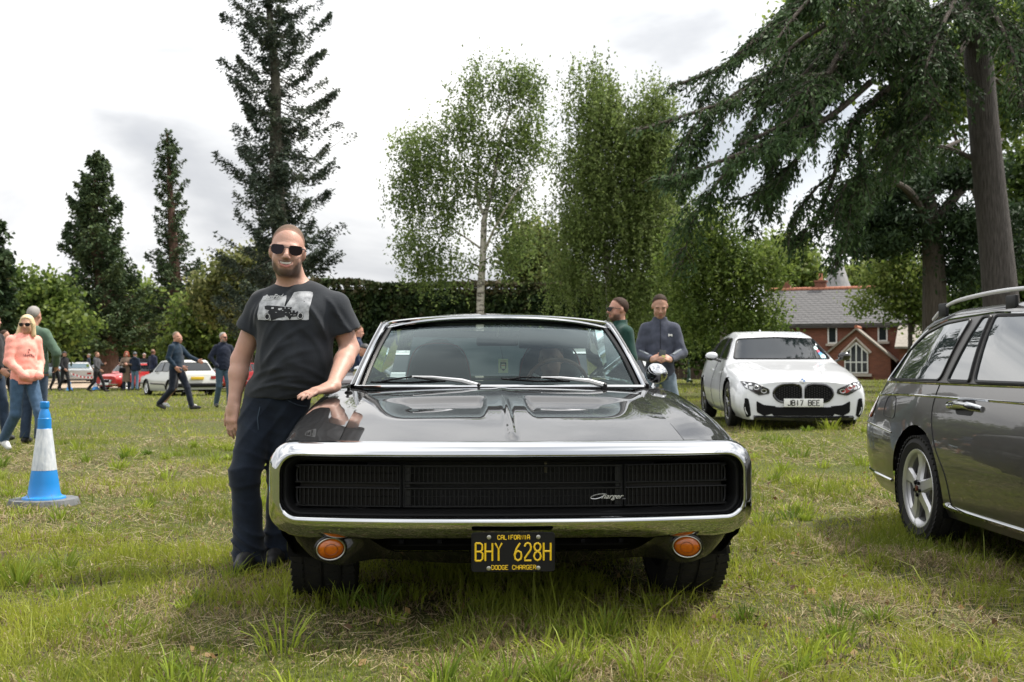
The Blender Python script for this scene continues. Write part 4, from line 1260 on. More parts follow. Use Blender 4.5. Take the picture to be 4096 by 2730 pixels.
    for x in np.linspace(-w2, w2, 5):
        top = zs + (er - ez) * 0.62 * (1 - abs(x) / (w2 + .35))
        f.box((ex + x, wy, (zb + top) / 2), (0.06, 0.07, top - zb))
    for z in (zb, 0.98, ): f.box((ex, wy - .003, z), (2 * w2 + .06, 0.06, 0.06))
    tp = lambda x: zs + (er - ez) * 0.62 * (1 - abs(x) / (w2 + .35))
    f.tube([(ex - w2, wy, tp(w2)), (ex, wy, tp(0)), (ex + w2, wy, tp(w2))], 0.045, 6)
    fr = f.build('window', mwh, rt, smooth=False)
    g = MB(); g.add([(ex - w2, ey - .01, zb), (ex + w2, ey - .01, zb), (ex + w2, ey - .01, tp(w2)), (ex, ey - .01, tp(0)), (ex - w2, ey - .01, tp(w2))], [(0, 1, 2, 3, 4)]); g.build('pane', mgl, fr, smooth=False)
    s = MB(); s.box((ex, ey - .1, zb - .12), (2 * w2 + .4, .2, .14)); s.build('sill', mst, fr, smooth=False)
    s = MB(); s.tube([(ex - w2 - .14, ey - .03, tp(w2) + .0), (ex, ey - .03, tp(0) + .2), (ex + w2 + .14, ey - .03, tp(w2) + .0)], 0.09, 4); s.build('stone_arch', mst, rt, smooth=False)
    # low wing on the right
    mb = MB(); mb.box((9.2, -1.6, 0.7), (3.6, 3.2, 2.2)); mb.build('wing_wall', mbr, rt, smooth=False)
    mb = MB(); mb.add([(7.2, -3.5, 1.75), (11.2, -3.5, 1.75), (11.2, 0, 3.0), (7.2, 0, 3.0), (7.2, -3.5, 1.65), (11.2, -3.5, 1.65), (11.2, 0, 2.9), (7.2, 0, 2.9)], [(0, 1, 2, 3), (0, 4, 5, 1), (0, 3, 7, 4), (7, 6, 5, 4)])
    mb.build('wing_roof', MATS['pale_slate'], rt, smooth=False)
house()
def oast():
    Y = 88; b = W(3350, 1445, Y)
    rt = empty('cone_tower', (b.x, Y, 0.2), 0, 'grey conical tower roof peeking over the slate ridge', 'tower')
    mb = MB(); mb.lathe([(1.1, 0), (1.1, 6.3)], n=24); mb.build('wall', M('brick_round', (0.3, 0.1, 0.06), 0.9), rt)
    mb = MB(); mb.lathe([(1.2, 6.2), (0.92, 6.9), (0.34, 8.8), (0.28, 8.85), (0, 9.0)], n=24); mb.build('roof', M('cone_slate', (0.20, 0.20, 0.21), 0.8, col2=(0.28, 0.27, 0.27), vscale=4), rt)
oast()
def ivy_on_house():
    pass

def tussocks():
    V = []; F4 = []; F3 = []; C = []; k = 0
    n = 430
    ty = 3.5 + 12 * rng.random(n) ** 1.5; tx = (rng.random(n) * 2 - 1) * (.5 * ty + .2)
    ok = fbm(tx * .9, ty * .9, 61, 3) + .12 * rng.random(n) > .50
    for x, y in zip(tx[ok], ty[ok]):
        m = int(26 + 30 * rng.random()); r = .03 + .07 * rng.random(); Lm = .06 + .09 * rng.random() ** 1.6
        az = rng.random(m) * 2 * pi; rr = r * np.sqrt(rng.random(m)); L = Lm * (.5 + .8 * rng.random(m))
        lean = np.clip(.15 + .9 * rr / r * rng.random(m) + .3 * rng.random(m), 0, 1.3)
        bx = x + rr * np.cos(az); by = y + rr * np.sin(az); dx, dy = np.cos(az), np.sin(az)
        z0 = ground_z(bx, by) - .004
        P0 = np.stack([bx, by, z0], 1)
        P1 = P0 + (L * .45)[:, None] * np.stack([dx * np.sin(lean * .5), dy * np.sin(lean * .5), np.cos(lean * .5)], 1)
        P2 = P1 + (L * .4)[:, None] * np.stack([dx * np.sin(lean * 1.2), dy * np.sin(lean * 1.2), np.cos(lean * 1.2)], 1)
        l3 = np.minimum(lean * 1.9, 2.1)
        P3 = P2 + (L * .3)[:, None] * np.stack([dx * np.sin(l3), dy * np.sin(l3), np.cos(l3)], 1)
        tw = rng.random(m) * 2 * pi; w = (.0022 + .0018 * rng.random(m)) * (1 + max(0, y - 6) * .12)
        w = w[:, None] * np.stack([np.cos(tw), np.sin(tw), 0 * tw], 1)
        V.append(np.stack([P0 - w, P0 + w, P1 + w, P1 - w, P2 + w * .75, P2 - w * .75, P3], 1).reshape(-1, 3))
        b = k + np.arange(m) * 7; k += 7 * m
        F4.append(np.stack([b, b + 1, b + 2, b + 3], 1)); F4.append(np.stack([b + 3, b + 2, b + 4, b + 5], 1)); F3.append(np.stack([b + 5, b + 4, b + 6], 1))
        tone = rng.random(); c = (np.array([.10, .17, .018]) * (1 - tone) + np.array([.32, .38, .045]) * tone)[None] * (.7 + .6 * rng.random(m))[:, None]
        C.append((c, m))
    c4 = np.concatenate([q for c, m in C for q in (c, c)]); c3 = np.concatenate([c for c, m in C])
    o = link_mesh('grass_tufts', np_mesh('grass_tufts', np.concatenate(V), [np.concatenate(F4), np.concatenate(F3)], np.concatenate([c4, c3])), m_grass, smooth=False)
    tag(o, 'longer bright green tufts standing out of the field grass', 'grass', kind='stuff')
    # pale straw lying in mats
    n = 36000
    y = 3.5 + 13 * rng.random(n) ** 1.2; x = (rng.random(n) * 2 - 1) * (.52 * y + .2)
    q = fbm(x * 1.1 + 7, y * 1.1, 71, 4) + .16 * rng.random(n) > .585; x, y = x[q], y[q]; n = len(x)
    az = rng.random(n) * 2 * pi; L = .04 + .09 * rng.random(n); t = .25 * rng.normal(size=n)
    d = np.stack([np.cos(az) * np.cos(t), np.sin(az) * np.cos(t), np.sin(np.abs(t))], 1) * L[:, None]
    P0 = np.stack([x, y, ground_z(x, y) + .008 + .03 * rng.random(n) ** 2], 1)
    w = np.cross(d / L[:, None], rng.normal(size=(n, 3))); w /= np.linalg.norm(w, axis=1)[:, None]; w *= (.0011 * (1 + np.maximum(0, y - 5) * .18))[:, None]
    Vv = np.stack([P0 - w, P0 + w, P0 + d + w * .5, P0 + d - w * .5], 1).reshape(-1, 3); b = np.arange(n) * 4
    o = link_mesh('straw', np_mesh('straw', Vv, np.stack([b, b + 1, b + 2, b + 3], 1), pal(n, [(.12, .085, .05), (.34, .26, .15), (.55, .45, .27), (.62, .54, .36)], .25)), m_grass, smooth=False)
    tag(o, 'pale dry straw lying across the mown field', 'straw', kind='stuff')
tussocks()
def litter():
    n = 700
    y = 3.6 + 10 * rng.random(n) ** 1.3; x = (rng.random(n) * 2 - 1) * (.5 * y)
    C = np.stack([x, y, ground_z(x, y) + .012 + .02 * rng.random(n)], 1)
    V, F = leaf_cloud(C, .034, .022, flat=.2)
    o = link_mesh('fallen_leaves', np_mesh('fallen_leaves', V, F, pal(n, [(.10, .05, .025), (.22, .13, .06), (.36, .22, .09), (.42, .30, .16)], .3)), m_leaf)
    tag(o, 'scattered dry brown leaves and bits in the grass', 'leaves', kind='stuff')
litter()
def clods():
    n = 34000
    y = 3.5 + 9 * rng.random(n) ** 1.15; x = (rng.random(n) * 2 - 1) * (.52 * y)
    k = fbm(x * 2.3 + 9, y * 2.3, 41, 4) + .10 * rng.random(n) > .655
    x, y = x[k], y[k]; n = len(x)
    C = np.stack([x, y, ground_z(x, y) + .004 + .022 * rng.random(n) ** 2], 1)
    V, F = leaf_cloud(C, .050, .007, flat=.6)
    o = link_mesh('grass_clippings', np_mesh('grass_clippings', V, F, pal(n, [(.035, .025, .016), (.10, .07, .04), (.24, .18, .10), (.42, .34, .2)], .3)), m_leaf)
    tag(o, 'clumps of dead cut grass lying dark on the field', 'cut grass', kind='stuff')
clods()
# ------------------------------------------------------------------ shared vehicle materials
m_chrome = M('chrome', (0.56, 0.57, 0.58), 0.035, metal=1.0)
m_silver = M('satin_silver', (0.66, 0.66, 0.67), 0.33, metal=0.7)
m_black = M('black_paint', (0.006, 0.0055, 0.0055), 0.5, coat=1.0, coat_rough=0.012, spec=0.08)
m_rubber = M('tyre_rubber', (0.020, 0.020, 0.021), 0.75, col2=(0.028, 0.027, 0.025), vscale=12, bump=0.001, bscale=80, spec=0.2)
m_trim = M('black_trim', (0.007, 0.007, 0.0075), 0.42, spec=0.25)
m_matte = M('matte_black', (0.006, 0.006, 0.0065), 0.75, spec=0.15)
m_grille = M('grille_black', (0.010, 0.010, 0.011), 0.42, spec=0.25)
m_cabin = M('cabin_vinyl', (0.014, 0.016, 0.017), 0.6, spec=0.3)
m_glass = glass_mat('windscreen_glass', (0.60, 0.73, 0.70))
m_amber = M('amber_lens', (0.48, 0.115, 0.004), 0.2, coat=1.0, col2=(0.36, 0.07, 0.003), vscale=30, spec=0.2)
m_yellow = M('plate_yellow', (0.80, 0.52, 0.01), 0.4)
m_steel = M('bolt_steel', (0.45, 0.44, 0.40), 0.35, metal=1.0)

def tyre(mb, r, w, rim_r, grooves=(-.25, 0, .25), n=0):
    """around the x axis, centred"""
    n = n or (56 if r > .31 else 24)
    pr = [(rim_r, -w * .40), (rim_r + .012, -w * .47), ((r + rim_r) / 2, -w * .53), (r - .03, -w * .50), (r - .008, -w * .44)]
    for g_ in grooves:
        c = g_ * w * 1.25
        pr += [(r - .001 - .004 * abs(g_), c - .007), (r - .010, c - .005), (r - .010, c + .005), (r - .001 - .004 * abs(g_), c + .007)]
    pr += [(r - .008, w * .44), (r - .03, w * .50), ((r + rim_r) / 2, w * .53), (rim_r + .012, w * .47), (rim_r, w * .40)]
    mb.lathe(pr, axis='x', n=n)

def make_wheel(name, r, w, rim_r, mat_rim, spokes=5, side=1, parent=None, loc=(0, 0, 0), steer=0.0, style='five', tread=False):
    """side: +1 the outer face looks to +x"""
    wh = empty(name, loc, steer); wh.parent = parent
    mb = MB(); tyre(mb, r, w, rim_r); t = mb.build('tyre', m_rubber, wh, angle=30)
    if tread:
        mb = MB()
        for i in range(52):
            for k, cx in enumerate((-.41, -.16, .16, .41)):
                a = 2 * pi * (i + .25 * (k % 2) + .1 * k) / 52
                rot = Matrix.Rotation(a, 3, 'X'); sk = Matrix.Rotation(R(14 if cx > 0 else -14), 3, 'Z')
                mb.box(rot @ Vector((cx * w, 0, r - (.0045 if abs(cx) < .3 else .0095))), (w * .20, .034, .012), rot @ sk)
        tag(mb.build('tread_blocks', m_rubber, t, smooth=False), kind='stuff')
    mb = MB(); s = side
    mb.lathe([(rim_r - .002, -s * w * .40), (rim_r - .02, -s * w * .36), (rim_r - .03, s * w * .30), (rim_r - .012, s * w * .41), (rim_r + .008, s * w * .455), (rim_r + .006, s * w * .47), (rim_r - .008, s * w * .46), (rim_r - .02, s * w * .40)], axis='x', n=40)
    xf = s * w * .33
    if style == 'five':
        for k in range(spokes):
            a = 2 * pi * k / spokes + pi / 2
            d = Vector((0, cos(a), sin(a))); q = Vector((0, -sin(a), cos(a)))
            pts = [(0.050, .044, .022), (rim_r * .35, .038, .016), (rim_r * .62, .036, .004), (rim_r * .85, .050, .006), (rim_r - .010, .074, .014)]
            vs = []
            for (rr, hw, dx) in pts:
                for (o1, o2) in ((-hw, -.012), (-hw * .7, .004), (hw * .7, .004), (hw, -.012), (hw * .8, -.03), (-hw * .8, -.03)):
                    p = d * rr + q * o1; vs.append((xf + s * (dx + o2), p.y, p.z))
            fs = []
            for i in range(len(pts) - 1):
                for j in range(6):
                    fs.append((i * 6 + j, i * 6 + (j + 1) % 6, (i + 1) * 6 + (j + 1) % 6, (i + 1) * 6 + j))
            mb.add(vs, fs)
    elif style == 'mesh':
        for k in range(16):
            a = 2 * pi * k / 16
            for da in (-.2, .2):
                mb.tube([(xf + s * .005, 0.05 * cos(a), .05 * sin(a)), (xf, (rim_r - .02) * cos(a + da), (rim_r - .02) * sin(a + da))], .008, 4)
    else:
        for k in range(spokes):
            a = 2 * pi * k / spokes + pi / 2
            for da in (-.14, .14):
                mb.tube([(xf + s * .008, 0.05 * cos(a), .05 * sin(a)), (xf + s * .006, rim_r * .6 * cos(a + da * .6), rim_r * .6 * sin(a + da * .6)), (xf + s * .012, (rim_r - .014) * cos(a + da), (rim_r - .014) * sin(a + da))], [.02, .013, .014], 5)
    mb.lathe([(0.0, xf + s * .028), (.03, xf + s * .026), (.062, xf + s * .012), (.068, xf - s * .02)], axis='x', n=20)
    mb.build('rim', mat_rim, wh, angle=40)
    mb = MB(); mb.lathe([(.0, xf - s * .06), (rim_r * .72, xf - s * .06), (rim_r * .72, xf - s * .085)], axis='x', n=28)
    mb.build('brake_disc', M('brake_steel', (0.16, 0.15, 0.14), 0.4, metal=0.8), wh)
    return wh

# stroke lettering: strokes on a 2 x 4 grid
STROKES = {
 'A': [[(0,0),(0,3),(.5,4),(1.5,4),(2,3),(2,0)],[(0,1.7),(2,1.7)]], 'B': [[(0,0),(0,4)],[(0,4),(1.3,4),(1.9,3.6),(1.9,2.5),(1.3,2.1),(0,2.1)],[(1.3,2.1),(2,1.7),(2,.5),(1.4,0),(0,0)]],
 'C': [[(2,3.2),(1.6,3.9),(.5,3.9),(0,3.2),(0,.8),(.5,.1),(1.6,.1),(2,.8)]], 'D': [[(0,0),(0,4),(1.3,4),(2,3.3),(2,.7),(1.3,0),(0,0)]],
 'E': [[(2,4),(0,4),(0,0),(2,0)],[(0,2.1),(1.5,2.1)]], 'F': [[(2,4),(0,4),(0,0)],[(0,2.1),(1.5,2.1)]],
 'G': [[(2,3.2),(1.6,3.9),(.5,3.9),(0,3.2),(0,.8),(.5,.1),(1.6,.1),(2,.8),(2,1.8),(1.2,1.8)]], 'H': [[(0,0),(0,4)],[(2,0),(2,4)],[(0,2.1),(2,2.1)]],
 'I': [[(1,0),(1,4)]], 'J': [[(2,4),(2,.8),(1.5,.05),(.5,.05),(0,.8)]], 'L': [[(0,4),(0,0),(2,0)]], 'N': [[(0,0),(0,4),(2,0),(2,4)]],
 'O': [[(1,4),(.4,3.8),(0,3.2),(0,.8),(.4,.2),(1,0),(1.6,.2),(2,.8),(2,3.2),(1.6,3.8),(1,4)]], 'R': [[(0,0),(0,4),(1.4,4),(2,3.5),(2,2.6),(1.4,2.1),(0,2.1)],[(1.2,2.1),(2,0)]],
 'Y': [[(0,4),(1,2.6),(2,4)],[(1,2.6),(1,0)]], '1': [[(1,0),(1,4)]], '7': [[(0,4),(2,4),(.7,0)]],
 '2': [[(.1,3.2),(.4,3.8),(1,4),(1.6,3.8),(1.95,3.1),(1.8,2.4),(.2,.6),(.1,0),(2,0)]],
 '6': [[(1.6,4),(.6,2.8),(0,1.4),(.2,.4),(1,0),(1.8,.4),(2,1.1),(1.8,1.9),(1,2.2),(.4,1.9),(.1,1.3)]],
 '8': [[(1,4),(.3,3.7),(.05,3.1),(.35,2.4),(1,2.1),(1.7,1.7),(2,1),(1.7,.3),(1,0),(.3,.3),(0,1),(.3,1.7),(1,2.1),(1.65,2.4),(1.95,3.1),(1.7,3.7),(1,4)]],
}
def stroke_text(mb, s, cx, cz, w, h, rad, y, pitch=None, gapw=0.5, tilt=0.0):
    n = len(s); adv = w / (n - 1 + 0.72); cw = adv * 0.72
    x = cx - w / 2
    for ch in s:
        for st in STROKES.get(ch, []):
            pts = [(x + p[0] / 2 * cw, y + tilt * (p[1] / 4 - .5) * h, cz - h / 2 + p[1] / 4 * h) for p in st]
            mb.tube(pts, rad, 6, flat=1.0, up=(0, 1, 0))
        x += adv

# ------------------------------------------------------------------ the black muscle car
CH = empty('muscle_car', (0.010, 4.45, 0), R(2.3), 'glossy black American muscle car with full width chrome loop bumper and yellow on black plate', 'car')
def plan_y(x): return 0.115 * (abs(x) / 0.965) ** 2.8 + 0.010 * abs(x)

def ring(x0, z0, x1, z1, r, n=8, m=26):
    """closed outline with subdivided straight runs, starting bottom right, ccw"""
    out = []
    cs = [((x1 - r, z0 + r), -90), ((x1 - r, z1 - r), 0), ((x0 + r, z1 - r), 90), ((x0 + r, z0 + r), 180)]
    for i, ((cx, cz), a0) in enumerate(cs):
        for j in range(n + 1):
            a = R(a0 + 90 * j / n); out.append((cx + r * cos(a), cz + r * sin(a)))
        nx = cs[(i + 1) % 4]; a = R(a0 + 90)
        p = (cx + r * cos(a), cz + r * sin(a)); b = R(nx[1]); q = (nx[0][0] + r * cos(b), nx[0][1] + r * sin(b))
        mm = m if i in (1, 3) else 5
        for j in range(1, mm): out.append((lerp(p[0], q[0], j / mm), lerp(p[1], q[1], j / mm)))
    return out

def charger_front():
    inner = ring(-.926, .487, .926, .722, .070)
    outer = ring(-.992, .388, .992, .778, .110)
    prof = [(0.0, .075), (0.0, .018), (.07, .003), (.20, .000), (.40, .010), (.62, .028), (.82, .052), (.95, .080), (1.0, .115)]
    V = []; k = len(inner)
    for i in range(k):
        (xi, zi), (xo, zo) = inner[i], outer[i]
        low = sstep(.60, .45, zi)
        for t, y in prof:
            # lower band hangs more under, upper band leans back
            yy = y * (1.0 - 0.15 * low)
            x = lerp(xi, xo, t); z = lerp(zi, zo, t)
            # lower outer corners rise a little
            z += 0.018 * low * t * sstep(.80, .966, abs(x))
            V.append((x, yy + plan_y(x) - 0.012 * math.exp(-(x / .035) ** 2) * (1 - low) * .4, z))
    m = len(prof); F = []
    for i in range(k):
        for j in range(m - 1):
            F.append((i * m + j, ((i + 1) % k) * m + j, ((i + 1) % k) * m + j + 1, i * m + j + 1))
    mb = MB(); mb.add(V, F); mb.build('bumper', m_chrome, CH, angle=60)
    # recessed surround with its own soft lip
    seq = [(ring(-.928, .485, .928, .724, .070), .060), (ring(-.923, .490, .923, .719, .068), .050), (ring(-.914, .497, .914, .712, .064), .048),
           (ring(-.906, .503, .906, .706, .060), .058), (ring(-.898, .505, .898, .700, .056), .09), (ring(-.886, .510, .886, .692, .05), .150), (ring(-.88, .508, .88, .690, .05), .22)]
    V = []; k = len(seq[0][0])
    for o_, y in seq:
        V += [(x, y + plan_y(x), z) for x, z in o_]
    F = [(a * k + i, a * k + (i + 1) % k, (a + 1) * k + (i + 1) % k, (a + 1) * k + i) for a in range(len(seq) - 1) for i in range(k)]
    mb = MB(); mb.add(V, F); mb.build('grille_surround', m_trim, CH, angle=50)
    # dark cavity
    mb = MB(); mb.box((0, .42, .59), (1.2, .2, .20)); mb.build('radiator', M('radiator_black', (0.006, 0.006, 0.007), 0.6), CH, smooth=False)
    # centre grille: frame bars and fine uprights
    gy = lambda x: .118 + plan_y(x) * .85
    def bar(mb, x0, x1, z, r, dy=0, n=10, fl=1):
        mb.tube([(lerp(x0, x1, i / n), gy(lerp(x0, x1, i / n)) + dy, z) for i in range(n + 1)], r, 6, up=(0, 0, 1), flat=fl)
    rows = ((.518, .590), (.612, .680))
    gr = MB()
    for z0, z1 in rows:
        for z in (z0, z1): bar(gr, -.44, .44, z, .0048)
        bar(gr, -.44, .44, (z0 + z1) / 2 + .004, .0016, .004)
    for s in (-1, 1):
        gr.tube([(s * .437, gy(.44), .515), (s * .437, gy(.44), .683)], .006, 4)
        gr.box((s * .425, gy(.43) + .008, .6), (.022, .004, .165))
    gro = gr.build('grille', m_grille, CH)
    ub = MB()
    for z0, z1 in rows:
        for i in range(50):
            x = -.43 + .86 * i / 49
            ub.box((x, gy(x) + .007, (z0 + z1) / 2), (.0026, .014, z1 - z0))
    tag(ub.build('grille_uprights', m_grille, gro, smooth=False), kind='stuff')
    # hidden headlamp doors
    for s in (-1, 1):
        d = MB()
        xo, xi = s * .873, s * .452
        def P(u, z, dy=0):
            x = lerp(xi, xo, u); return (x, gy(x) + dy, z)
        d.sheet(lambda u, z: P(u, z, .012), np.linspace(0, .97, 14), [.520, .60, .678])
        door = d.build('headlamp_door', M('door_black', (0.010, 0.009, 0.008), 0.55, spec=0.15), CH)
        f = MB()
        for z0, z1 in rows:
            up_ = z0 > .6
            o_ = [(0, z0), (.93, z0), (.985, z0 + .003), (1.0, z0 + .012), (1.0, z1 - .026), (.985, z1 - .008), (.93, z1), (0, z1)] if up_ else [(0, z0), (.93, z0), (.985, z0 + .008), (1.0, z0 + .026), (1.0, z1 - .012), (.985, z1 - .003), (.93, z1), (0, z1)]
            path = cr([P(u, z) for u, z in o_], 4)
            f.tube(path, .0042, 6)
            f.tube([P(u, (z0 + z1) / 2 + .004, .008) for u in np.linspace(0, .99, 8)], .0016, 4)
        f.tube([P(0, .515), P(0, .683)], .005, 4)
        f.build('door_frame', m_grille, door)
        u_ = MB()
        for z0, z1 in rows:
            for i in range(23):
                u = .03 + .94 * i / 22; e = .010 if i > 20 else 0
                p = P(u, (z0 + z1) / 2, .006); u_.box(p, (.0034, .012, z1 - z0 - e))
        tag(u_.build('door_ribs', m_grille, door, smooth=False), kind='stuff')
        r_ = MB()
        for u, z in ((.06, .665), (.5, .665), (.93, .662), (.06, .535), (.5, .535), (.93, .54)):
            p = P(u, z, .010); r_.ell(p, (.004, .003, .004), 8, 5)
        r_.build('rivets', m_grille, door)
    # script badge
    vs, fs = fit_text('harger', .090, .026, shear=0.55, offset=0.004)
    b = MB(); yb = gy(.4) - .006
    b.add([(.400 + u, yb, .5545 + v - .0015) for u, v in vs], fs)
    b.add([(.400 + u, yb + .003, .5545 + v - .0015) for u, v in vs], [f[::-1] for f in fs])
    cpts = [(.383, .5625), (.372, .5655), (.352, .565), (.328, .5585), (.318, .5515), (.322, .547), (.338, .546), (.355, .550), (.366, .556)]
    b.tube(cr([(x - .006, yb, z) for x, z in cpts], 4), .0016, 5)
    b.tube([(.440, yb, .5455), (.452, yb, .5453)], .0013, 4)
    b.build('script_badge', m_silver, CH, smooth=False)
    # little yellowed bracket behind the grille
    mb = MB(); mb.box((.135, .19, .665), (.010, .01, .045)); mb.build('hood_catch', M('old_brass', (.22, .19, .11), .6), CH, smooth=False)

def hood_z(x, y):
    t = min(max((y - .05) / 1.67, 0), 1); ax = abs(x)
    z = .766 + .172 * (1 - (1 - t) ** 1.45) + .020 * (1 - (ax / .71) ** 2) * sin(min(t * 1.15, 1) * pi * .5)
    wl = float(sstep(.085, .13, ax)) * (1 - float(sstep(.44, .62, ax)))
    dep = .024 * float(sstep(.50, 1.10, y)) * (1 - float(sstep(1.11, 1.25, y)))
    z -= wl * dep
    ch = float(sstep(.13, .24, y)) * (1 - float(sstep(.85, 1.20, y)))
    z += .010 * math.exp(-(ax / .015) ** 2) * ch
    z += .004 * math.exp(-(ax / .03) ** 2) * (1 - ch) * float(sstep(.5, 1.2, y))
    return z

def charger_body():
    mb = MB()
    xs = np.unique(np.concatenate([np.linspace(-.698, .698, 81), np.linspace(-.17, .17, 35)]))
    ysx = np.unique(np.concatenate([[.100, .106, .115], np.linspace(.13, 1.70, 70), np.linspace(1.10, 1.26, 18)]))
    mb.sheet(lambda x, y: (x * (1 + .022 * (y - .05) / 1.65), y + plan_y(x) * (1 - float(sstep(0, .8, y))) + .045 * (1 - (x / .7) ** 2) * 0 - .10 * (1 - (x / .71) ** 2) * float(sstep(.9, 1.7, y)) + .0, hood_z(x, y)), xs, ysx)
    xe = 0.698
    # folded front edge
    mb.sheet(lambda x, k: (x, .100 + plan_y(x) * (1 - float(sstep(0, .8, .1))) + .004 * k, hood_z(x, .100) - .022 * k), np.linspace(-xe, xe, 41), [0, 1])
    mb.build('hood', m_black, CH, angle=50)
    K = [  # y, then seven (x, z) keys from the hood seam out and down
        (.055, [(.704, .760), (.80, .764), (.890, .758), (.945, .735), (.964, .66), (.960, .52), (.93, .42)]),
        (.20, [(.704, .786), (.81, .797), (.905, .785), (.955, .735), (.970, .63), (.962, .45), (.93, .36)]),
        (.45, [(.706, .822), (.82, .836), (.920, .818), (.966, .75), (.977, .62), (.966, .42), (.93, .26)]),
        (.90, [(.710, .868), (.82, .886), (.928, .866), (.972, .785), (.982, .62), (.966, .40), (.93, .22)]),
        (1.35, [(.714, .910), (.82, .926), (.930, .908), (.970, .82), (.980, .62), (.966, .40), (.93, .21)]),
        (1.78, [(.718, .945), (.82, .952), (.925, .938), (.964, .85), (.976, .62), (.962, .40), (.93, .21)]),
        (2.3, [(.775, .962), (.83, .962), (.915, .945), (.955, .86), (.972, .62), (.960, .40), (.93, .21)]),
        (3.2, [(.775, .972), (.83, .972), (.915, .958), (.955, .87), (.975, .62), (.960, .40), (.93, .21)]),
        (3.9, [(.775, .985), (.83, .992), (.920, .975), (.962, .89), (.985, .64), (.965, .40), (.93, .22)]),
        (4.6, [(.70, .965), (.82, .975), (.905, .955), (.950, .86), (.968, .64), (.95, .42), (.91, .28)]),
        (5.25, [(.68, .915), (.80, .915), (.875, .895), (.905, .82), (.915, .64), (.90, .48), (.87, .40)])]
    ysK = [k[0] for k in K]
    def sec(y):
        return [(float(np.interp(y, ysK, [k[1][i][0] for k in K])), float(np.interp(y, ysK, [k[1][i][1] for k in K]))) for i in range(7)]
    yy = np.unique(np.concatenate([[.095, .105, .115], np.linspace(.13, 5.25, 190)]))
    for s, nm in ((-1, 'L'), (1, 'R')):
        V = []; n = None
        for y in yy:
            # smooth the keys along y a little by averaging neighbours
            a, b, c = sec(max(.055, y - .14)), sec(y), sec(min(5.25, y + .14))
            key = [((p[0] + 2 * q[0] + r[0]) / 4, (p[1] + 2 * q[1] + r[1]) / 4) for p, q, r in zip(a, b, c)]
            pts = cr([(p[0], 0, p[1]) for p in key], 7); n = len(pts)
            for p in pts:
                py = plan_y(p.x) * (1 - float(sstep(0, .9, y)))
                V.append((s * p.x, y + py, p.z))
        F = []; keep = set(); cut = set(); V = [list(p) for p in V]
        for i in range(len(yy) - 1):
            for j in range(n - 1):
                q = (i * n + j, i * n + j + 1, (i + 1) * n + j + 1, (i + 1) * n + j)
                c = [sum(V[k][a] for k in q) / 4 for a in range(3)]
                hit = [wy for wy in (.98, 3.95) if (c[1] - wy) ** 2 + (c[2] - .345) ** 2 < .385 ** 2 and abs(c[0]) > .9 and c[2] < .74]
                if hit: cut.update((k, hit[0]) for k in q)
                else: F.append(q); keep.update(q)
        for k, wy in cut:
            if k in keep and V[k][2] > .24:
                dy, dz = V[k][1] - wy, V[k][2] - .345; r = sqrt(dy * dy + dz * dz)
                V[k][1] = wy + dy * .385 / r; V[k][2] = .345 + dz * .385 / r
        mb = MB(); mb.add(V, F)
        mb.build('front_fender' if s else '', m_black, CH, angle=50)
        # arch lips and wells
        for wy in (.98, 3.95):
            w_ = MB()
            pa = [(s * .962, wy + .385 * cos(a), .345 + .385 * sin(a)) for a in np.linspace(R(-12), R(192), 28)]
            w_.tube(pa, .012, 6)
            w_.build('wheel_arch', m_black, CH)
            w_ = MB(); w_.sheet(lambda a, x: (s * x, wy + .40 * cos(a), .345 + .40 * sin(a)), np.linspace(R(-15), R(195), 24), [.60, .97])
            w_.build('wheel_well', m_matte, CH)
    # seam gaps beside the hood read as fine dark lines
    # cowl, deck
    mb = MB()
    mb.sheet(lambda x, y: (x, y - .10 * (1 - (x / .75) ** 2) + .0, .942 + .012 * (1 - (x / .75) ** 2) + (.004 if y > 1.75 else 0)), np.linspace(-.745, .745, 31), [1.712, 1.76, 1.84, 1.95])
    mb.build('cowl', m_black, CH)
    sl = MB()
    for i in range(46):
        x = -.36 + .72 * i / 45
        sl.box((x + .02, 1.775 - .10 * (1 - (x / .75) ** 2), .957 + .010 * (1 - (x / .75) ** 2)), (.009, .018, .006))
    tag(sl.build('cowl_vents', m_matte, CH, smooth=False), kind='stuff')
    mb = MB(); mb.sheet(lambda x, y: (x, y, .955 - .04 * sstep(4.4, 5.25, y) + .02 * (1 - (x / .8) ** 2)), np.linspace(-.80, .80, 15), np.linspace(4.0, 5.25, 10))
    mb.sheet(lambda x, z: (x, 5.25, z), np.linspace(-.88, .88, 9), [.40, .6, .8, .93])
    mb.build('rear_deck', m_black, CH)
    mb = MB(); mb.box((0, 2.9, .30), (1.5, 4.3, .16)); mb.box((0, .7, .42), (1.05, .7, .18)); mb.build('underbody', m_matte, CH, smooth=False)
    # valance under the bumper
    mb = MB()
    def val(x, t):
        ax = abs(x)
        ztop = lerp(.338, .418, float(sstep(.46, .66, ax)))
        zbot = .275 + .02 * float(sstep(.2, .6, ax)) + .10 * float(sstep(.80, .955, ax))
        pod = math.exp(-((ax - .70) / .10) ** 2)
        y = .10 + plan_y(x) + .10 * (1 - t) * (1 - pod) * 1.0 + .01 - .022 * pod * sin(pi * min(1, t + .2))
        return (x, y, lerp(zbot - .012 * pod * (1 - t), ztop, t))
    mb.sheet(val, np.linspace(-.955, .955, 77), np.linspace(0, 1, 9))
    mb.sheet(lambda x, t: (x, val(x, 1)[1] + .10 * t, val(x, 1)[2] + .006 - .02 * t), np.linspace(-.955, .955, 77), [0, .15, 1])
    mb.build('front_valance', m_black, CH, angle=60)
    mb = MB(); mb.box((0, .36, .385), (1.0, .02, .12)); 
    for x in (-.30, .30, -.46, .46): mb.box((x, .33, .39), (.018, .03, .10))
    mb.build('lower_radiator', m_trim, CH, smooth=False)
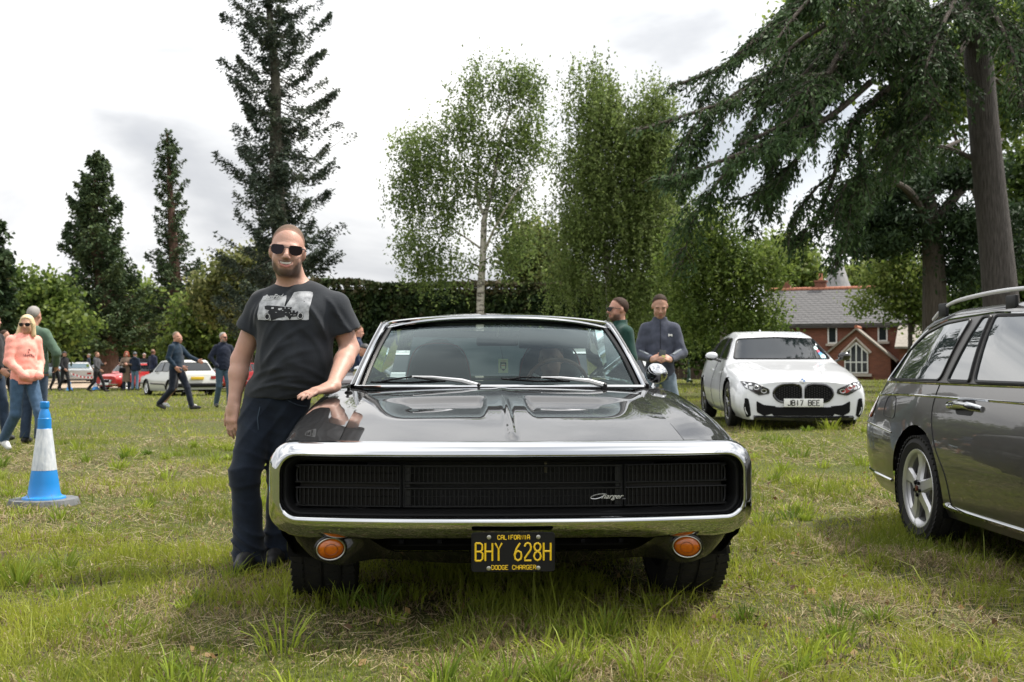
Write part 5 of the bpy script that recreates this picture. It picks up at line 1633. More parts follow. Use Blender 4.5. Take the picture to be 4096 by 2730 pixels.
    for s in (-1, 1):
        c = (s * .716 - .013, .088 + plan_y(.705) - .012, .352)
        rot = Matrix.Rotation(-s * R(14), 3, 'Z') @ Matrix.Rotation(R(6), 3, 'X')
        mb = MB(); mb.tube([Vector(c) + rot @ Vector((.061 * cos(a), .0, .048 * sin(a))) for a in np.linspace(0, 2 * pi, 29)[:-1]], .0065, 6, closed=True)
        pod = mb.build('lamp_pod', m_black, CH)
        mb = MB(); mb.tube([Vector(c) + rot @ Vector((.056 * cos(a), -.008, .0435 * sin(a))) for a in np.linspace(0, 2 * pi, 29)[:-1]], .0028, 6, closed=True)
        mb.build('lamp_bezel', m_steel, pod)
        mb = MB(); mb.ell(Vector(c) + rot @ Vector((0, .003, 0)), (.0545, .022, .0425), 28, 12, rot)
        mb.build('turn_signal', m_amber, pod)
        mb = MB(); mb.tube([Vector(c) + rot @ Vector((.026 * cos(a), -.0175, .022 * sin(a))) for a in np.linspace(0, 2 * pi, 25)[:-1]], .0014, 5, closed=True)
        for dx in (-.046, .046): mb.ell(Vector(c) + rot @ Vector((dx, -.012, 0)), (.003, .003, .003), 8, 5)
        mb.build('lens_ring', M('amber_dark', (.22, .05, .0), .4), pod)

def charger_cabin():
    # windscreen: bottom curve, top curve
    def bot(x): return Vector((x, 1.80 - .13 * (1 - (x / .755) ** 2), .955 + .004 * (1 - (x / .755) ** 2)))
    def top(x): return Vector((x, 2.42 - .10 * (1 - (x / .64) ** 2), 1.306 + .034 * (1 - abs(x / .64) ** 2.6)))
    def ws(u, v):  # u -1..1, v 0..1
        p = bot(u * .755).lerp(top(u * .64), v)
        p.y -= .035 * sin(pi * v) ; p.z += .02 * sin(pi * v)
        return p
    mb = MB(); mb.sheet(ws, np.linspace(-1, 1, 33), np.linspace(0, 1, 13)); g_ = mb.build('windscreen', m_glass, CH)
    edge = [ws(-1, v) for v in np.linspace(0, .94, 10)] + [ws(-.985, .985)] + [ws(u, 1) for u in np.linspace(-.95, .95, 21)] + [ws(.985, .985)] + [ws(1, v) for v in np.linspace(.94, 0, 10)]
    mb = MB(); mb.tube([p + Vector((0, -.006, 0)) for p in edge], .013, 6); mb.build('windscreen_seal', m_trim, CH)
    out = []
    for p in edge:
        q = p - Vector((0, 2.1, 1.12)); out.append(p + Vector((q.x * .045, -.014, max(0, q.z) * .09 + .004)))
    mb = MB(); mb.tube(out, .011, 8); mb.tube([ws(u, 0) + Vector((u * .03, -.022, .004)) for u in np.linspace(-1, 1, 25)], .010, 8)
    mb.build('windscreen_trim', m_chrome, CH)
    # outer pillars
    for s in (-1, 1):
        mb = MB()
        pp = [Vector((s * .80, 1.83, .955)), Vector((s * .765, 2.03, 1.07)), Vector((s * .715, 2.28, 1.22)), Vector((s * .678, 2.46, 1.318))]
        mb.tube(cr(pp, 4), [.026] * 12 + [.024], 8)
        mb.build('pillar', m_black, CH)
        mb = MB(); mb.tube([p + Vector((s * .022, .02, .012)) for p in cr(pp, 4)], .007, 6)
        # drip rail runs back above the door glass
        mb.tube(cr([(s * .695, 2.46, 1.328), (s * .69, 2.8, 1.348), (s * .68, 3.3, 1.33), (s * .68, 3.7, 1.22)], 5), .009, 6)
        mb.build('drip_rail', m_chrome, CH)
        # door glass and quarter post
        mb = MB(); mb.sheet(lambda a, b: (s * lerp(.80, .68, b), lerp(lerp(1.95, 2.5, b), 3.55, a), lerp(.965, 1.33, b)), np.linspace(0, 1, 8), np.linspace(0, 1, 5))
        mb.build('door_glass', glass_mat('side_glass', (.8, .86, .84)), CH)
        mb = MB(); mb.tube([(s * .79, 2.10, .965), (s * .715, 2.50, 1.30)], .008, 5); mb.build('vent_post', m_chrome, CH)
        # sail panel
        mb = MB(); mb.sheet(lambda a, b: (s * lerp(.80, .66, b) , lerp(lerp(3.5, 3.45, b), lerp(4.75, 3.75, b), a), lerp(.975, lerp(1.345, 1.30, a), b)), np.linspace(0, 1, 10), np.linspace(0, 1, 6))
        mb.build('sail_panel', m_black, CH)
    # roof
    def rf(x, y):
        t = (y - 2.40) / 1.25
        z = 1.350 + .062 * sin(min(1, max(0, t * .72 + .05)) * pi) - .066 * (abs(x) / .69) ** 2.8
        return (x * (1 - .03 * t), y - .10 * (1 - (x / .69) ** 2) * (1 - t), z)
    mb = MB(); mb.sheet(rf, np.linspace(-.69, .69, 31), np.linspace(2.40, 3.72, 24)); 
    mb.sheet(lambda x, k: (lambda p: (p[0], p[1] + .02 * k, p[2] - .022 * k))(rf(x, 2.40)), np.linspace(-.69, .69, 31), [0, 1])
    mb.build('roof', m_black, CH)
    mb = MB(); mb.tube([Vector(rf(x, 2.40)) + Vector((0, -.008, -.006)) for x in np.linspace(-.672, .672, 31)], .011, 8); mb.build('header_trim', m_chrome, CH)
    mb = MB(); mb.sheet(lambda x, v: (x * lerp(.56, .66, v), lerp(3.70, 4.35, v), lerp(1.315, .985, v)), np.linspace(-1, 1, 12), [0, .5, 1]); mb.build('rear_window', glass_mat('rear_glass', (.55, .66, .64)), CH)
    # headliner, dash, seats
    mb = MB(); mb.sheet(lambda x, y: (x, y, rf(x, y)[2] - .03), np.linspace(-.64, .64, 9), np.linspace(2.44, 3.66, 6)); mb.build('headliner', m_cabin, CH)
    mb = MB(); mb.sheet(lambda x, t: (x, lerp(1.90, 2.28, t) - .10 * (1 - (x / .75) ** 2), .938 + .035 * sin(t * pi * .8) + .02 * t), np.linspace(-.73, .73, 21), np.linspace(0, 1, 8))
    mb.box((0, 2.28, .84), (1.44, .10, .24)); mb.build('dashboard', m_cabin, CH, angle=50)
    for s in (-1, 1):
        mb = MB(); mb.sheet(lambda y, z: (s * .755, y, z), np.linspace(1.95, 3.6, 4), [.45, .95]); mb.build('door_card', m_cabin, CH)
    mb = MB(); mb.box((0, 3.0, .42), (1.5, 2.6, .06)); mb.build('cabin_floor', m_matte, CH, smooth=False)
    red = M('red_piping', (.25, .02, .02), .5)
    for s in (-1, 1):
        sd = SDF(); sd.box((s * .37, 2.80, .62), (.24, .26, .08), .06, .05)
        sd.box((s * .37, 3.10, .86), (.205, .06, .28), .055, .06, Matrix.Rotation(R(-12), 3, 'X')); sd.ell((s * .37, 3.15, 1.13), (.15, .05, .12), .06)
        se = sd.mesh('seat', .022, m_cabin, CH)
        mb = MB(); mb.tube(cr([(s * .37 - .22, 3.02, .8), (s * .37 - .20, 3.08, 1.05), (s * .37 - .12, 3.09, 1.20), (s * .37 + .12, 3.09, 1.20), (s * .37 + .20, 3.08, 1.05), (s * .37 + .22, 3.02, .8)], 5), .005, 5); mb.build('seat_piping', red, se)
    mb = MB(); mb.bbox((0, 3.62, .72), (1.2, .16, .46), .05); mb.build('rear_seat', m_cabin, CH)
    mb = MB(); c0 = Vector((.36, 2.42, .945)); rot = Matrix.Rotation(R(-62), 3, 'X')
    mb.tube([c0 + rot @ Vector((.185 * cos(a), .185 * sin(a), 0)) for a in np.linspace(0, 2 * pi, 33)[:-1]], .013, 8, closed=True)
    sw = mb.build('steering_wheel', M('wood_rim', (.12, .045, .02), .3), CH)
    mb = MB()
    for a in (R(90), R(210), R(330)): mb.tube([c0, c0 + rot @ Vector((.18 * cos(a), .18 * sin(a), 0))], .009, 5)
    mb.tube([c0, c0 + Vector((0, -.2, -.12))], .025, 8); mb.build('wheel_spokes', m_silver, sw)
    # mirror inside, visor
    mb = MB(); mb.bbox((0, 2.46, 1.222), (.255, .025, .062), .022, seg=3); mi = mb.build('interior_mirror', m_cabin, CH)
    mb = MB(); mb.tube([(0, 2.45, 1.25), (0, 2.42, 1.315)], .006, 5); mb.build('mirror_stem', m_silver, mi)
    mb = MB(); mb.bbox((.34, 2.46, 1.235), (.42, .022, .125), .010, Matrix.Rotation(R(22), 3, 'X')); mb.build('sun_visor', m_cabin, CH)
    mb = MB(); mb.bbox((-.36, 2.50, 1.305), (.42, .13, .02), .008); mb.build('sun_visor', m_cabin, CH)
    # wipers
    for (pv, el_, b0, b1) in (((-.122, 1.655, .968), (-.48, 1.70, 1.015), (-.705, 1.735, .985), (-.30, 1.665, .992)),
                             ((.560, 1.70, .968), (.215, 1.68, 1.010), (.00, 1.655, 1.003), (.37, 1.68, .990))):
        pv, el_, b0, b1 = map(Vector, (pv, el_, b0, b1))
        w_ = MB(); w_.tube([pv, pv.lerp(el_, .25) + Vector((0, 0, .014)), pv.lerp(el_, .7) + Vector((0, 0, .012)), el_], [.013, .012, .007, .006], 6)
        wp = w_.build('wiper', m_silver, CH)
        w_ = MB(); w_.lathe([(.015, -.02), (.015, .006), (.010, .012), (0, .013)], pv, n=12); w_.build('wiper_pivot', m_trim, wp)
        w_ = MB(); w_.tube([b0, b0.lerp(b1, .5) + Vector((0, 0, -.006)), b1], .006, 5)
        w_.tube([b0.lerp(b1, .12), b0.lerp(b1, .3) + Vector((0, -.004, .014)), el_ , b0.lerp(b1, .78) + Vector((0, -.004, .010)), b0.lerp(b1, .92)], .005, 5)
        w_.build('wiper_blade', m_matte, wp)
    # round chrome door mirror on the driver's side
    mb = MB(); c = Vector((.895, 2.02, 1.03))
    rot = Matrix.Rotation(R(14), 3, 'Z')
    mb.lathe([(.0, -.085), (.030, -.075), (.052, -.045), (.060, 0), (.058, .012), (.0, .014)], c, axis='y', n=24, rot=rot)
    mo = mb.build('door_mirror', m_chrome, CH)
    mb = MB(); mb.tube([c + Vector((-.01, -.01, -.03)), c + Vector((-.015, 0, -.065)), (.875, 2.02, .945)], [.010, .013, .022], 8); mb.build('mirror_foot', m_chrome, mo)
    mb = MB(); mb.lathe([(.022, 0), (.020, .012), (.008, .018), (.008, .03), (.012, .034), (0, .04)], (-.80, 1.50, .928), n=14); mb.build('aerial_base', m_matte, CH)

charger_front(); charger_body(); charger_cabin()
for s in (-1, 1):
    make_wheel('wheel', .345, .275, .21, m_trim, side=s, parent=CH, loc=(s * .845, .98, .345), steer=R(3), tread=True)
    make_wheel('wheel', .345, .29, .21, m_trim, side=s, parent=CH, loc=(s * .82, 3.95, .345))

def plate_black():
    rt = empty('licence_plate', (-0.006, -.012, .357)); rt.parent = CH
    mb = MB()
    o_ = rrect(-.163, -.0765, .163, .0765, .012)
    mb.prism(o_, .004, lambda u, v, d: (u, d, v)); mb.build('plate', M('plate_black', (0.009, 0.009, 0.009), 0.5, spec=0.2), rt, smooth=False)
    mb = MB(); mb.tube([(u * .985, -.0005, v * .97) for u, v in o_], .0018, 5, closed=True); mb.build('plate_rim', MATS['plate_black'], rt)
    mb = MB()
    stroke_text(mb, 'BHY 628H', 0, 0.0015, .292, .068, .0040, -.001)
    stroke_text(mb, 'CALIFORNIA', .002, .0575, .124, .016, .0019, -.001)
    stroke_text(mb, 'DODGE CHARGER', .002, -.0590, .172, .016, .0017, -.001)
    mb.build('lettering', m_yellow, rt)
    b0 = None
    for x, z in ((-.094, .058), (.098, .058), (-.095, -.062), (.098, -.062)):
        if b0 is None:
            mb = MB(); mb.lathe([(.0085, .002), (.0085, -.002), (.006, -.003), (.006, -.007), (0, -.0075)], axis='y', n=12); b0 = mb.build('bolt', m_steel, rt); o = b0
        else: o = b0.copy(); COL.objects.link(o)
        o.location = (x, -.001, z)
plate_black()

def freshener():
    b = CH.matrix_world
    p = Matrix.Translation((0.010, 4.45, 0)) @ Matrix.Rotation(R(2.3), 4, 'Z') @ Vector((.035, 2.44, 1.07))
    rt = empty('air_freshener', p, R(2.3), 'small cream card air freshener with black shield hanging behind the windscreen', 'air freshener')
    mb = MB(); mb.bbox((0, 0, 0), (.058, .003, .085), .001); mb.build('card', M('card_cream', (.62, .62, .36), .7), rt)
    mb = MB(); mb.add([(-.018, -.003, .022), (.018, -.003, .022), (.018, -.003, -.012), (0, -.003, -.032), (-.018, -.003, -.012)], [(0, 1, 2, 3, 4)])
    mb.build('shield', M('shield_black', (.03, .03, .03), .6), rt, smooth=False)
    mb = MB(); mb.box((0, -.0035, -.002), (.024, .001, .03)); mb.build('shield_field', MATS['card_cream'], rt, smooth=False)
    vs, fs = fit_text('THUNDERBOLT', .040, .006); mb = MB(); mb.add([(u, -.0035, v + .031) for u, v in vs], fs)
    mb.box((0, -.0045, .004), (.022, .001, .004)); mb.build('print', M('card_red', (.5, .06, .03), .6), rt, smooth=False)
    mb = MB(); mb.tube([(0, 0, .04), (-.02, .0, .13)], .0012, 4); mb.build('string', m_matte, rt)
freshener()
# ------------------------------------------------------------------ people
m_skin = M('skin', (1, 1, 1), 0.5, attr='col', subsurf=0.12, spec=0.4, bump=0.0015, bscale=90)
m_teeth = M('teeth', (0.75, 0.72, 0.66), 0.25)
m_lens = M('sunglass_lens', (0.008, 0.007, 0.009), 0.22, spec=0.35)
m_frame = M('glasses_frame', (0.02, 0.02, 0.02), 0.3)
def cloth(name, col, col2=None, rough=0.9, vs=18, bump=0.0012, bs=130, sheen=0.15):
    return M(name, col, rough, col2=col2 or tuple(c * 1.35 + 0.004 for c in col), vscale=vs, bump=bump, bscale=bs, sheen=sheen, spec=0.2)

def V3(*a): return np.array(a, float)

def head_sdf(sd, c, s, HR, neck, wide=1.0, jaw=1.0, smile=False, neck_r=0.055, fine=True):
    def T(p): return c + np.array(HR @ Vector((p[0] * wide, p[1], p[2]))) * s
    def e(p, r, k=0.012, op='+'): sd.ell(T(p), (r[0] * s * wide, r[1] * s, r[2] * s), k * s, HR, op)
    e((0, .016, .030), (.074, .093, .087), .02)
    e((0, -.018, -.030), (.061 * jaw, .070, .084), .03)
    e((0, -.058, -.090), (.030 * jaw, .024, .022), .03)
    for q in (-1, 1):
        e((q * .038 * jaw, -.052, -.036), (.026, .025, .028), .02)
        e((q * .041 * jaw, -.016, -.072), (.019, .032, .024), .025)
        e((q * .077, .012, -.006), (.010, .020, .031), .008)
    e((0, -.070, .020), (.052, .018, .011), .015)
    sd.cap(T((0, -.084, .008)), T((0, -.108, -.026)), .007 * s, .0125 * s, .010 * s)
    for q in (-1, 1):
        e((q * .012, -.097, -.032), (.009, .009, .008), .007)
        e((q * .031, -.094, .002), (.015, .011, .009), .010 if fine else .016, '-')
    if smile:
        e((0, -.085, -.060), (.034, .011, .015), .010)
        e((0, -.100, -.0585), (.028, .019, .0082), .004, '-')
        for q in (-1, 1): e((q * .020, -.098, -.053), (.012, .014, .005), .004, '-')
    else:
        e((0, -.087, -.057), (.024, .010, .0065), .006); e((0, -.086, -.069), (.021, .010, .007), .006)
        e((0, -.100, -.0628), (.024, .010, .0018), .003, '-')
    sd.cap(T((0, .022, -.05)), neck, neck_r * s * .96, neck_r * s * 1.08, .03 * s)

def hand_sdf(sd, wrist, d, nrm, side, s=1.0, curl=0.5, spread=0.10, rad=.0088, k=.005):
    """d: direction of the hand, nrm: back of the hand normal, side: +1 thumb towards d x nrm"""
    d = d / np.linalg.norm(d); nrm = nrm - d * (nrm @ d); nrm /= np.linalg.norm(nrm)
    lat = np.cross(d, nrm) * side
    Rm = Matrix((lat, d, nrm)).transposed()
    pc = wrist + d * .052 * s
    sd.box(pc, V3(.042, .048, .015) * s, .014 * s, .012 * s, Rm)
    sd.cap(wrist - d * .02 * s, wrist + d * .03 * s, .027 * s, .028 * s, .02 * s)
    LN = (.074, .084, .080, .064)
    for i in range(4):
        off = (-.030 + .020 * i) * -1
        b = wrist + d * (.096 - .004 * abs(i - 1)) * s + lat * off * s
        fd = d + lat * (off / .03) * spread; fd /= np.linalg.norm(fd)
        a = 0.0; p = b - d * .015 * s
        pts = [p, b]; ang = curl * (.5 + .08 * i)
        for seg in (.46, .31, .25):
            a += ang; dirv = fd * cos(a) - nrm * sin(a)
            b = b + dirv * LN[i] * seg * s; pts.append(b)
        sd.chain(pts, [rad * s * 1.05, rad * s * 1.08, rad * s, rad * s * .94, rad * s * .82], k * s)
    tb = wrist + d * .028 * s + lat * .034 * s
    td = d * .72 + lat * .62 - nrm * .28; td /= np.linalg.norm(td)
    t1 = tb + td * .040 * s; td2 = td * .8 + d * .5 - nrm * .18; td2 /= np.linalg.norm(td2); t2 = t1 + td2 * .032 * s; t3 = t2 + (td2 * .9 + d * .3) * .024 * s
    sd.chain([tb - td * .01 * s, tb, t1, t2, t3], [.014 * s, .016 * s, .0115 * s, .0105 * s, .0085 * s], .009 * s)

SKIN_L = (0.47, 0.25, 0.18); SKIN_T = (0.36, 0.19, 0.125); SKIN_D = (0.10, 0.05, 0.032)
def skin_colour(c, s, HR, base, beard=None, lips=(.36, .13, .11), brow=(.06, .04, .03), eyes=True, wide=1.0, beard_dense=.85):
    inv = np.array(HR.inverted()); base = np.array(base)
    def f(v):
        l = ((v - c) @ inv.T) / s; x, y, z = l[:, 0] / wide, l[:, 1], l[:, 2]
        col = np.tile(base, (len(v), 1)) * (0.94 + 0.12 * vnoise(v[:, 0] * 40, v[:, 2] * 40, 3))[:, None]
        col[:, 0] *= 1 + .08 * (vnoise(v[:, 0] * 14, v[:, 2] * 14, 5) - .3)
        front = y < -.02
        def put(m, c2, a=1.0): col[m] = col[m] * (1 - a) + np.array(c2) * a
        near = (np.abs(x) < .1) & (np.abs(z) < .14)
        if beard is not None:
            ax_ = np.abs(x)
            d_ = -(z + .079 - 1.05 * np.maximum(0, ax_ - .030)) + .006 * (vnoise(v[:, 0] * 160, v[:, 2] * 160, 8) - .5)
            w_ = sstep(-.008, .010, d_) * sstep(.022, -.012, y) * sstep(-.128, -.112, z) * (ax_ < .085)
            w_ = np.maximum(w_, .65 * ((ax_ < .034) & (z < -.041) & (z > -.0535) & (y < -.06)))
            w_ = w_ * (1 - .9 * np.exp(-((ax_ / .026) ** 4 + ((z + .064) / .011) ** 4)))
            w_ = w_ * near * beard_dense
            col = col * (1 - w_[:, None]) + np.array(beard) * w_[:, None]
        put(near & front & (np.abs(np.abs(x) - .032) < .019) & (np.abs(z - .0195) < .0042), brow, .85)
        if eyes:
            put(near & front & (np.abs(np.abs(x) - .031) < .0125) & (np.abs(z - .002) < .0042), (.12, .08, .07), .8)
        if not eyes and beard is not None: put(near & (np.abs(x) < .027) & (np.abs(z + .059) < .0085) & (y > -.089) & (y < -.05), (.07, .02, .02), .9)
        put(near & front & (np.abs(x) < .023) & (z < -.0525) & (z > -.0755) & (y < -.078), lips, .75)
        return np.clip(col, 0, 1)
    return f

def hair_mesh(rt, c, s, HR, style, col, wide=1.0, h=.01, skin=SKIN_L):
    sd = SDF()
    def T(p): return c + np.array(HR @ Vector((p[0] * wide, p[1], p[2]))) * s
    mat = M('hair_%02x%02x%02x' % tuple(int(q * 255) for q in col), col, 0.55, col2=tuple(q * 1.6 + .01 for q in col), vscale=60, stretch=(1, 1, .15), bump=.003, bscale=120)
    th = {'buzz': .0030, 'short': .007, 'long': .012, 'cap': .01, 'beanie': .011, 'bald': .0015, 'bob': .02}[style]
    sd.ell(T((0, .018, .032)), ((.074 * wide + th) * s, (.093 + th) * s, (.087 + th) * s), .01, HR)
    if style == 'long':
        sd.cap(T((-.07, .02, .0)), T((-.105, .0, -.16)), .035 * s, .042 * s, .03); sd.cap(T((.07, .02, 0)), T((.075, .02, -.13)), .030 * s, .032 * s, .03)
        sd.cap(T((0, .08, 0)), T((0, .09, -.16)), .06 * s, .06 * s, .04); sd.cap(T((-.105, 0, -.16)), T((-.11, -.02, -.24)), .042 * s, .02 * s, .02)
    if style == 'bob':
        for q in (-1, 1): sd.cap(T((q * .07, .02, .02)), T((q * .085, .02, -.09)), .035 * s, .045 * s, .04)
        sd.cap(T((0, .07, 0)), T((0, .08, -.09)), .06 * s, .07 * s, .04)
    inv = np.array(HR.inverted())
    def post(f, X, Y, Z):
        p = np.stack([X - c[0], Y - c[1], Z - c[2]], -1) @ inv.T / s
        x, y, z = p[..., 0], p[..., 1], p[..., 2]
        if style in ('buzz', 'short'): line = np.maximum(-(y + .030 + .0) * .0 + (-.066 + .0) - 0 * x, -9)
        # front hairline plane and bottom line
        if style == 'buzz': fr = (-.058 - y) * 1.0 + (.060 - z) * .9 ; cut = np.maximum(fr * .7, (-.035 - z)); cut = np.maximum(cut, (.01 - z) * .6 - (y - .0) * .7)
        elif style == 'bald': cut = np.maximum(-.01 - y, z - .05)
        elif style == 'short': fr = (-.070 - y) + (.034 - z) * 1.0; cut = np.maximum(fr * .7, (-.045 - z)); cut = np.maximum(cut, (.012 - z) * .6 - (y - .005) * .7)
        elif style == 'beanie': cut = (.030 - z) * .9 - (y) * .3
        elif style == 'cap': cut = (.035 - z) * .9 - y * .25
        else: fr = (-.050 - y) + (.070 - z) * .55; cut = np.maximum(fr * .8, -9 + 0 * z)
        if style in ('long', 'bob'): cut = np.minimum(np.maximum((-.045 - y), -1), 9) ; cut = np.where(z > .06, np.minimum(cut, (-.075 - y) + (.09 - z) * 1.2), cut)
        # the hair thins out to nothing at its edge
        return np.maximum(f + (th + .003) * s * sstep(-.026 if style != 'buzz' else -.03, -.002, cut) * (style in ('buzz', 'short', 'bald')), cut * s)
    colf = None
    if style in ('buzz', 'short'):
        mat = M('cropped_hair', (1, 1, 1), .7, attr='col', bump=.002, bscale=150, spec=.15)
        def colf(v):
            p = (v - c) @ inv.T / s; x, y, z = p[:, 0], p[:, 1], p[:, 2]
            if style == 'buzz': cut = np.maximum(((-.058 - y) + (.060 - z) * .9) * .7, (.01 - z) * .6 - y * .7)
            else: cut = np.maximum(((-.070 - y) + (.034 - z)) * .7, (.012 - z) * .6 - (y - .005) * .7)
            w = sstep(.006, .034 if style == 'buzz' else .020, -cut + .004 * (vnoise(v[:, 0] * 190, v[:, 2] * 190, 4) - .5))
            return np.array(skin) * (1 - w[:, None]) + np.array(col) * (w * (.85 + .3 * vnoise(v[:, 0] * 120, v[:, 2] * 60, 2)))[:, None]
    o = sd.mesh('cap' if style == 'cap' else ('beanie' if style == 'beanie' else 'hair'), h, mat, rt, post=post, color=colf)
    if style == 'cap':
        mb = MB(); mb.T = Matrix.Translation(Vector(c)) @ HR.to_4x4() @ Matrix.Scale(s, 4)
        mb.ell((0, -.115, .040), (.06, .055, .008), 14, 6); mb.build('cap_peak', mat, o)
    return o

def sunglasses(rt, c, s, HR, wide=1.0, lens=None, big=1.0):
    mb = MB(); mb.T = Matrix.Translation(Vector(c)) @ HR.to_4x4() @ Matrix.Scale(s, 4)
    for q in (-1, 1):
        o_ = round_poly([(q * .0075, .017), (q * .040, .021), (q * .068 * big, .018), (q * .066 * big, -.014 * big), (q * .046, -.025 * big), (q * .016, -.020 * big)], .013)
        mb.mi = 0
        mb.prism([(u * wide, v) for u, v in o_], .003, lambda u, v, d: (u, -.113 + 5.5 * u * u + d, v + .004))
    L_ = mb.build('sunglasses', lens or m_lens, rt, angle=30)
    mb = MB(); mb.T = Matrix.Translation(Vector(c)) @ HR.to_4x4() @ Matrix.Scale(s, 4)
    mb.tube([(-.012, -.114, .012), (0, -.115, .014), (.012, -.114, .012)], .0022, 5)
    for q in (-1, 1):
        mb.tube([(q * .062 * big * wide, -.113 + 5.5 * (.062 * wide) ** 2 - .004, .014), (q * .079 * wide, -.05, .012), (q * .081 * wide, .01, .006)], .0030, 5)
    mb.build('glasses_arms', m_frame, L_)

def euler3(x=0, y=0, z=0): return Euler((R(x), R(y), R(z)), 'XYZ').to_matrix()

def person(label, loc, rz=0, H=1.75, J=None, top=(.05, .05, .06), bottom=(.03, .04, .07), shoe=(.02, .02, .02), skin=SKIN_L,
           hair=('short', (.05, .03, .02)), head=(0, 0, 0), beard=None, glasses=False, res=.018, fat=1.0, coat=0.0, shorts=False,
           group=None, torso_lean=0.0, top_name='jacket', bottom_name='trousers', hands=None, mats=None, collar=True, hood=False, skirt=False, loose=1.0):
    """builds a figure facing -y. J overrides joints given for a 1.75 m body"""
    s = H / 1.75
    j = dict(neck=(0, .015, 1.50), head=(0, -.01, 1.630), shL=(-.160, .015, 1.398), shR=(.160, .015, 1.398), elL=(-.225, .04, 1.15), elR=(.225, .04, 1.15),
             wrL=(-.225, -.03, .92), wrR=(.225, -.03, .92), hipL=(-.085, 0, .90), hipR=(.085, 0, .90), knL=(-.10, -.02, .50), knR=(.10, -.02, .50),
             anL=(-.10, .03, .09), anR=(.10, .03, .09), toeL=(-.13, -.13, .03), toeR=(.13, -.13, .03), chest=(0, 0, 1.27), belly=(0, -.012, 1.08), pelvis=(0, .008, .95))
    j.update(J or {})
    j = {k: np.array(v, float) * s for k, v in j.items()}
    if 'loc' in (J or {}): j.pop('loc')
    rt = empty('person', loc, rz, label, 'person', group)
    HR = euler3(*head)
    c = j['head']
    # body, one continuous surface
    b = SDF()
    head_sdf(b, c, s, HR, j['neck'], jaw=.93, neck_r=.052 * (.8 + .2 * fat), fine=res < .0095)
    b.ell(j['chest'], V3(.150 * fat, .095 * fat, .19) * s, .05); b.ell(j['belly'], V3(.135 * fat, .09 * fat, .15) * s, .05); b.ell(j['pelvis'], V3(.145 * fat, .095 * fat, .10) * s, .05)
    for q in 'LR':
        b.chain([j['neck'] - V3(0, 0, .05), j['sh' + q] - V3(0, 0, .02)], [.034 * s, .036 * s], .03)
        b.chain([j['sh' + q], j['el' + q], j['wr' + q]], [.050 * s, .038 * s, .027 * s], .02)
        b.chain([j['hip' + q], j['kn' + q], j['an' + q]], [.078 * s, .052 * s, .038 * s], .03)
        b.cap(j['an' + q], j['toe' + q] + V3(0, 0, .008), .026 * s, .015 * s, .02)
        d = j['wr' + q] - j['el' + q]
        hd = (hands or {}).get(q, {})
        dd = hd.get('d', d); nn = hd.get('n', V3(1 if q == 'R' else -1, 0, 0))
        if hd.get('hide'): pass
        else:
            hand_sdf(b, j['wr' + q], np.array(dd, float), np.array(nn, float), hd.get('side', 1 if q == 'R' else -1), s, hd.get('curl', .5), rad=max(.0088, res * .62), k=.005)
    b.mesh('body', res, m_skin, rt, color=skin_colour(c, s, HR, skin, beard, eyes=not glasses))
    # top
    t = SDF(); g = .014 * loose
    t.ell(j['chest'], V3(.158 * fat + g, .102 * fat + g, .205) * s, .06); t.ell(j['belly'], V3(.145 * fat + g * 1.2, .10 * fat + g, .17) * s, .06)
    t.ell(j['pelvis'], V3(.150 * fat + g * 1.3, .103 * fat + g, .12) * s, .06)
    if coat: t.flat(j['pelvis'], j['pelvis'] - V3(0, 0, coat * s), .17 * fat * s, .185 * s, .05, sq=(1, 1.25, 1))
    for q in 'LR':
        t.chain([j['neck'] - V3(0, 0, .04 * s), j['sh' + q]], [.060 * s, .060 * s], .04)
        t.cap(j['sh' + q], j['el' + q], (.062 + g * .6) * s, (.050 + g * .5) * s, .025)
        t.flat(j['el' + q], j['wr' + q], (.050 + g * .5) * s, (.036 + g * .4) * s, .02)
    if not coat: t.flat(j['pelvis'] + V3(0, 0, .03) * s, j['pelvis'] - V3(0, 0, .075) * s, (.150 * fat + g * 1.2) * s, (.153 * fat + g * 1.2) * s, .03, sq=(1, 1.38, 1))
    for q in 'LR':
        if (hands or {}).get(q, {}).get('hide'): t.ell(j['wr' + q], V3(.047, .047, .047) * s, .03)
    if collar: t.flat(j['neck'] + V3(0, .004, -.05) * s, j['neck'] + V3(0, .002, .030) * s, .078 * s, .072 * s, .02)
    if hood: t.ell(j['neck'] + V3(0, .075, -.02) * s, V3(.10, .055, .06) * s, .03)
    hem = (j['pelvis'][2] - .075 * s) if not coat else -9
    amp = .006
    def post(f, X, Y, Z):
        f = f - .0035 * np.sin(X * 17 + Z * 13 + 3 * np.sin(Z * 6 + X * 4)) * np.sin(Z * 41 + X * 26 * np.sign(X + .0001) + 2 * np.sin(Y * 12)) 
        if not coat:
            f = np.maximum(f, np.where(np.abs(X - j['pelvis'][0]) < .22 * s, hem - Z, -1) if True else f)
        return f
    tm = (mats or {}).get('top') or cloth('cloth_%02x%02x%02x' % tuple(int(q * 255) for q in top), top)
    tt = t.mesh(top_name, res, tm, rt, post=post)
    # bottom
    p = SDF(); p.ell(j['pelvis'] + V3(0, 0, -.0), V3(.152 * fat, .105 * fat, .115) * s, .05)
    for q in 'LR':
        if shorts:
            p.flat(j['hip' + q], j['kn' + q], .093 * s, .08 * s, .03)
        else:
            p.cap(j['hip' + q], j['kn' + q], .094 * fat * s, .068 * s, .03); p.flat(j['kn' + q], j['an' + q] + V3(0, 0, -.02), .068 * s, .060 * s * (1 if not skirt else .8), .03)
    pm = (mats or {}).get('bottom') or cloth('cloth_%02x%02x%02x' % tuple(int(q * 255) for q in bottom), bottom)
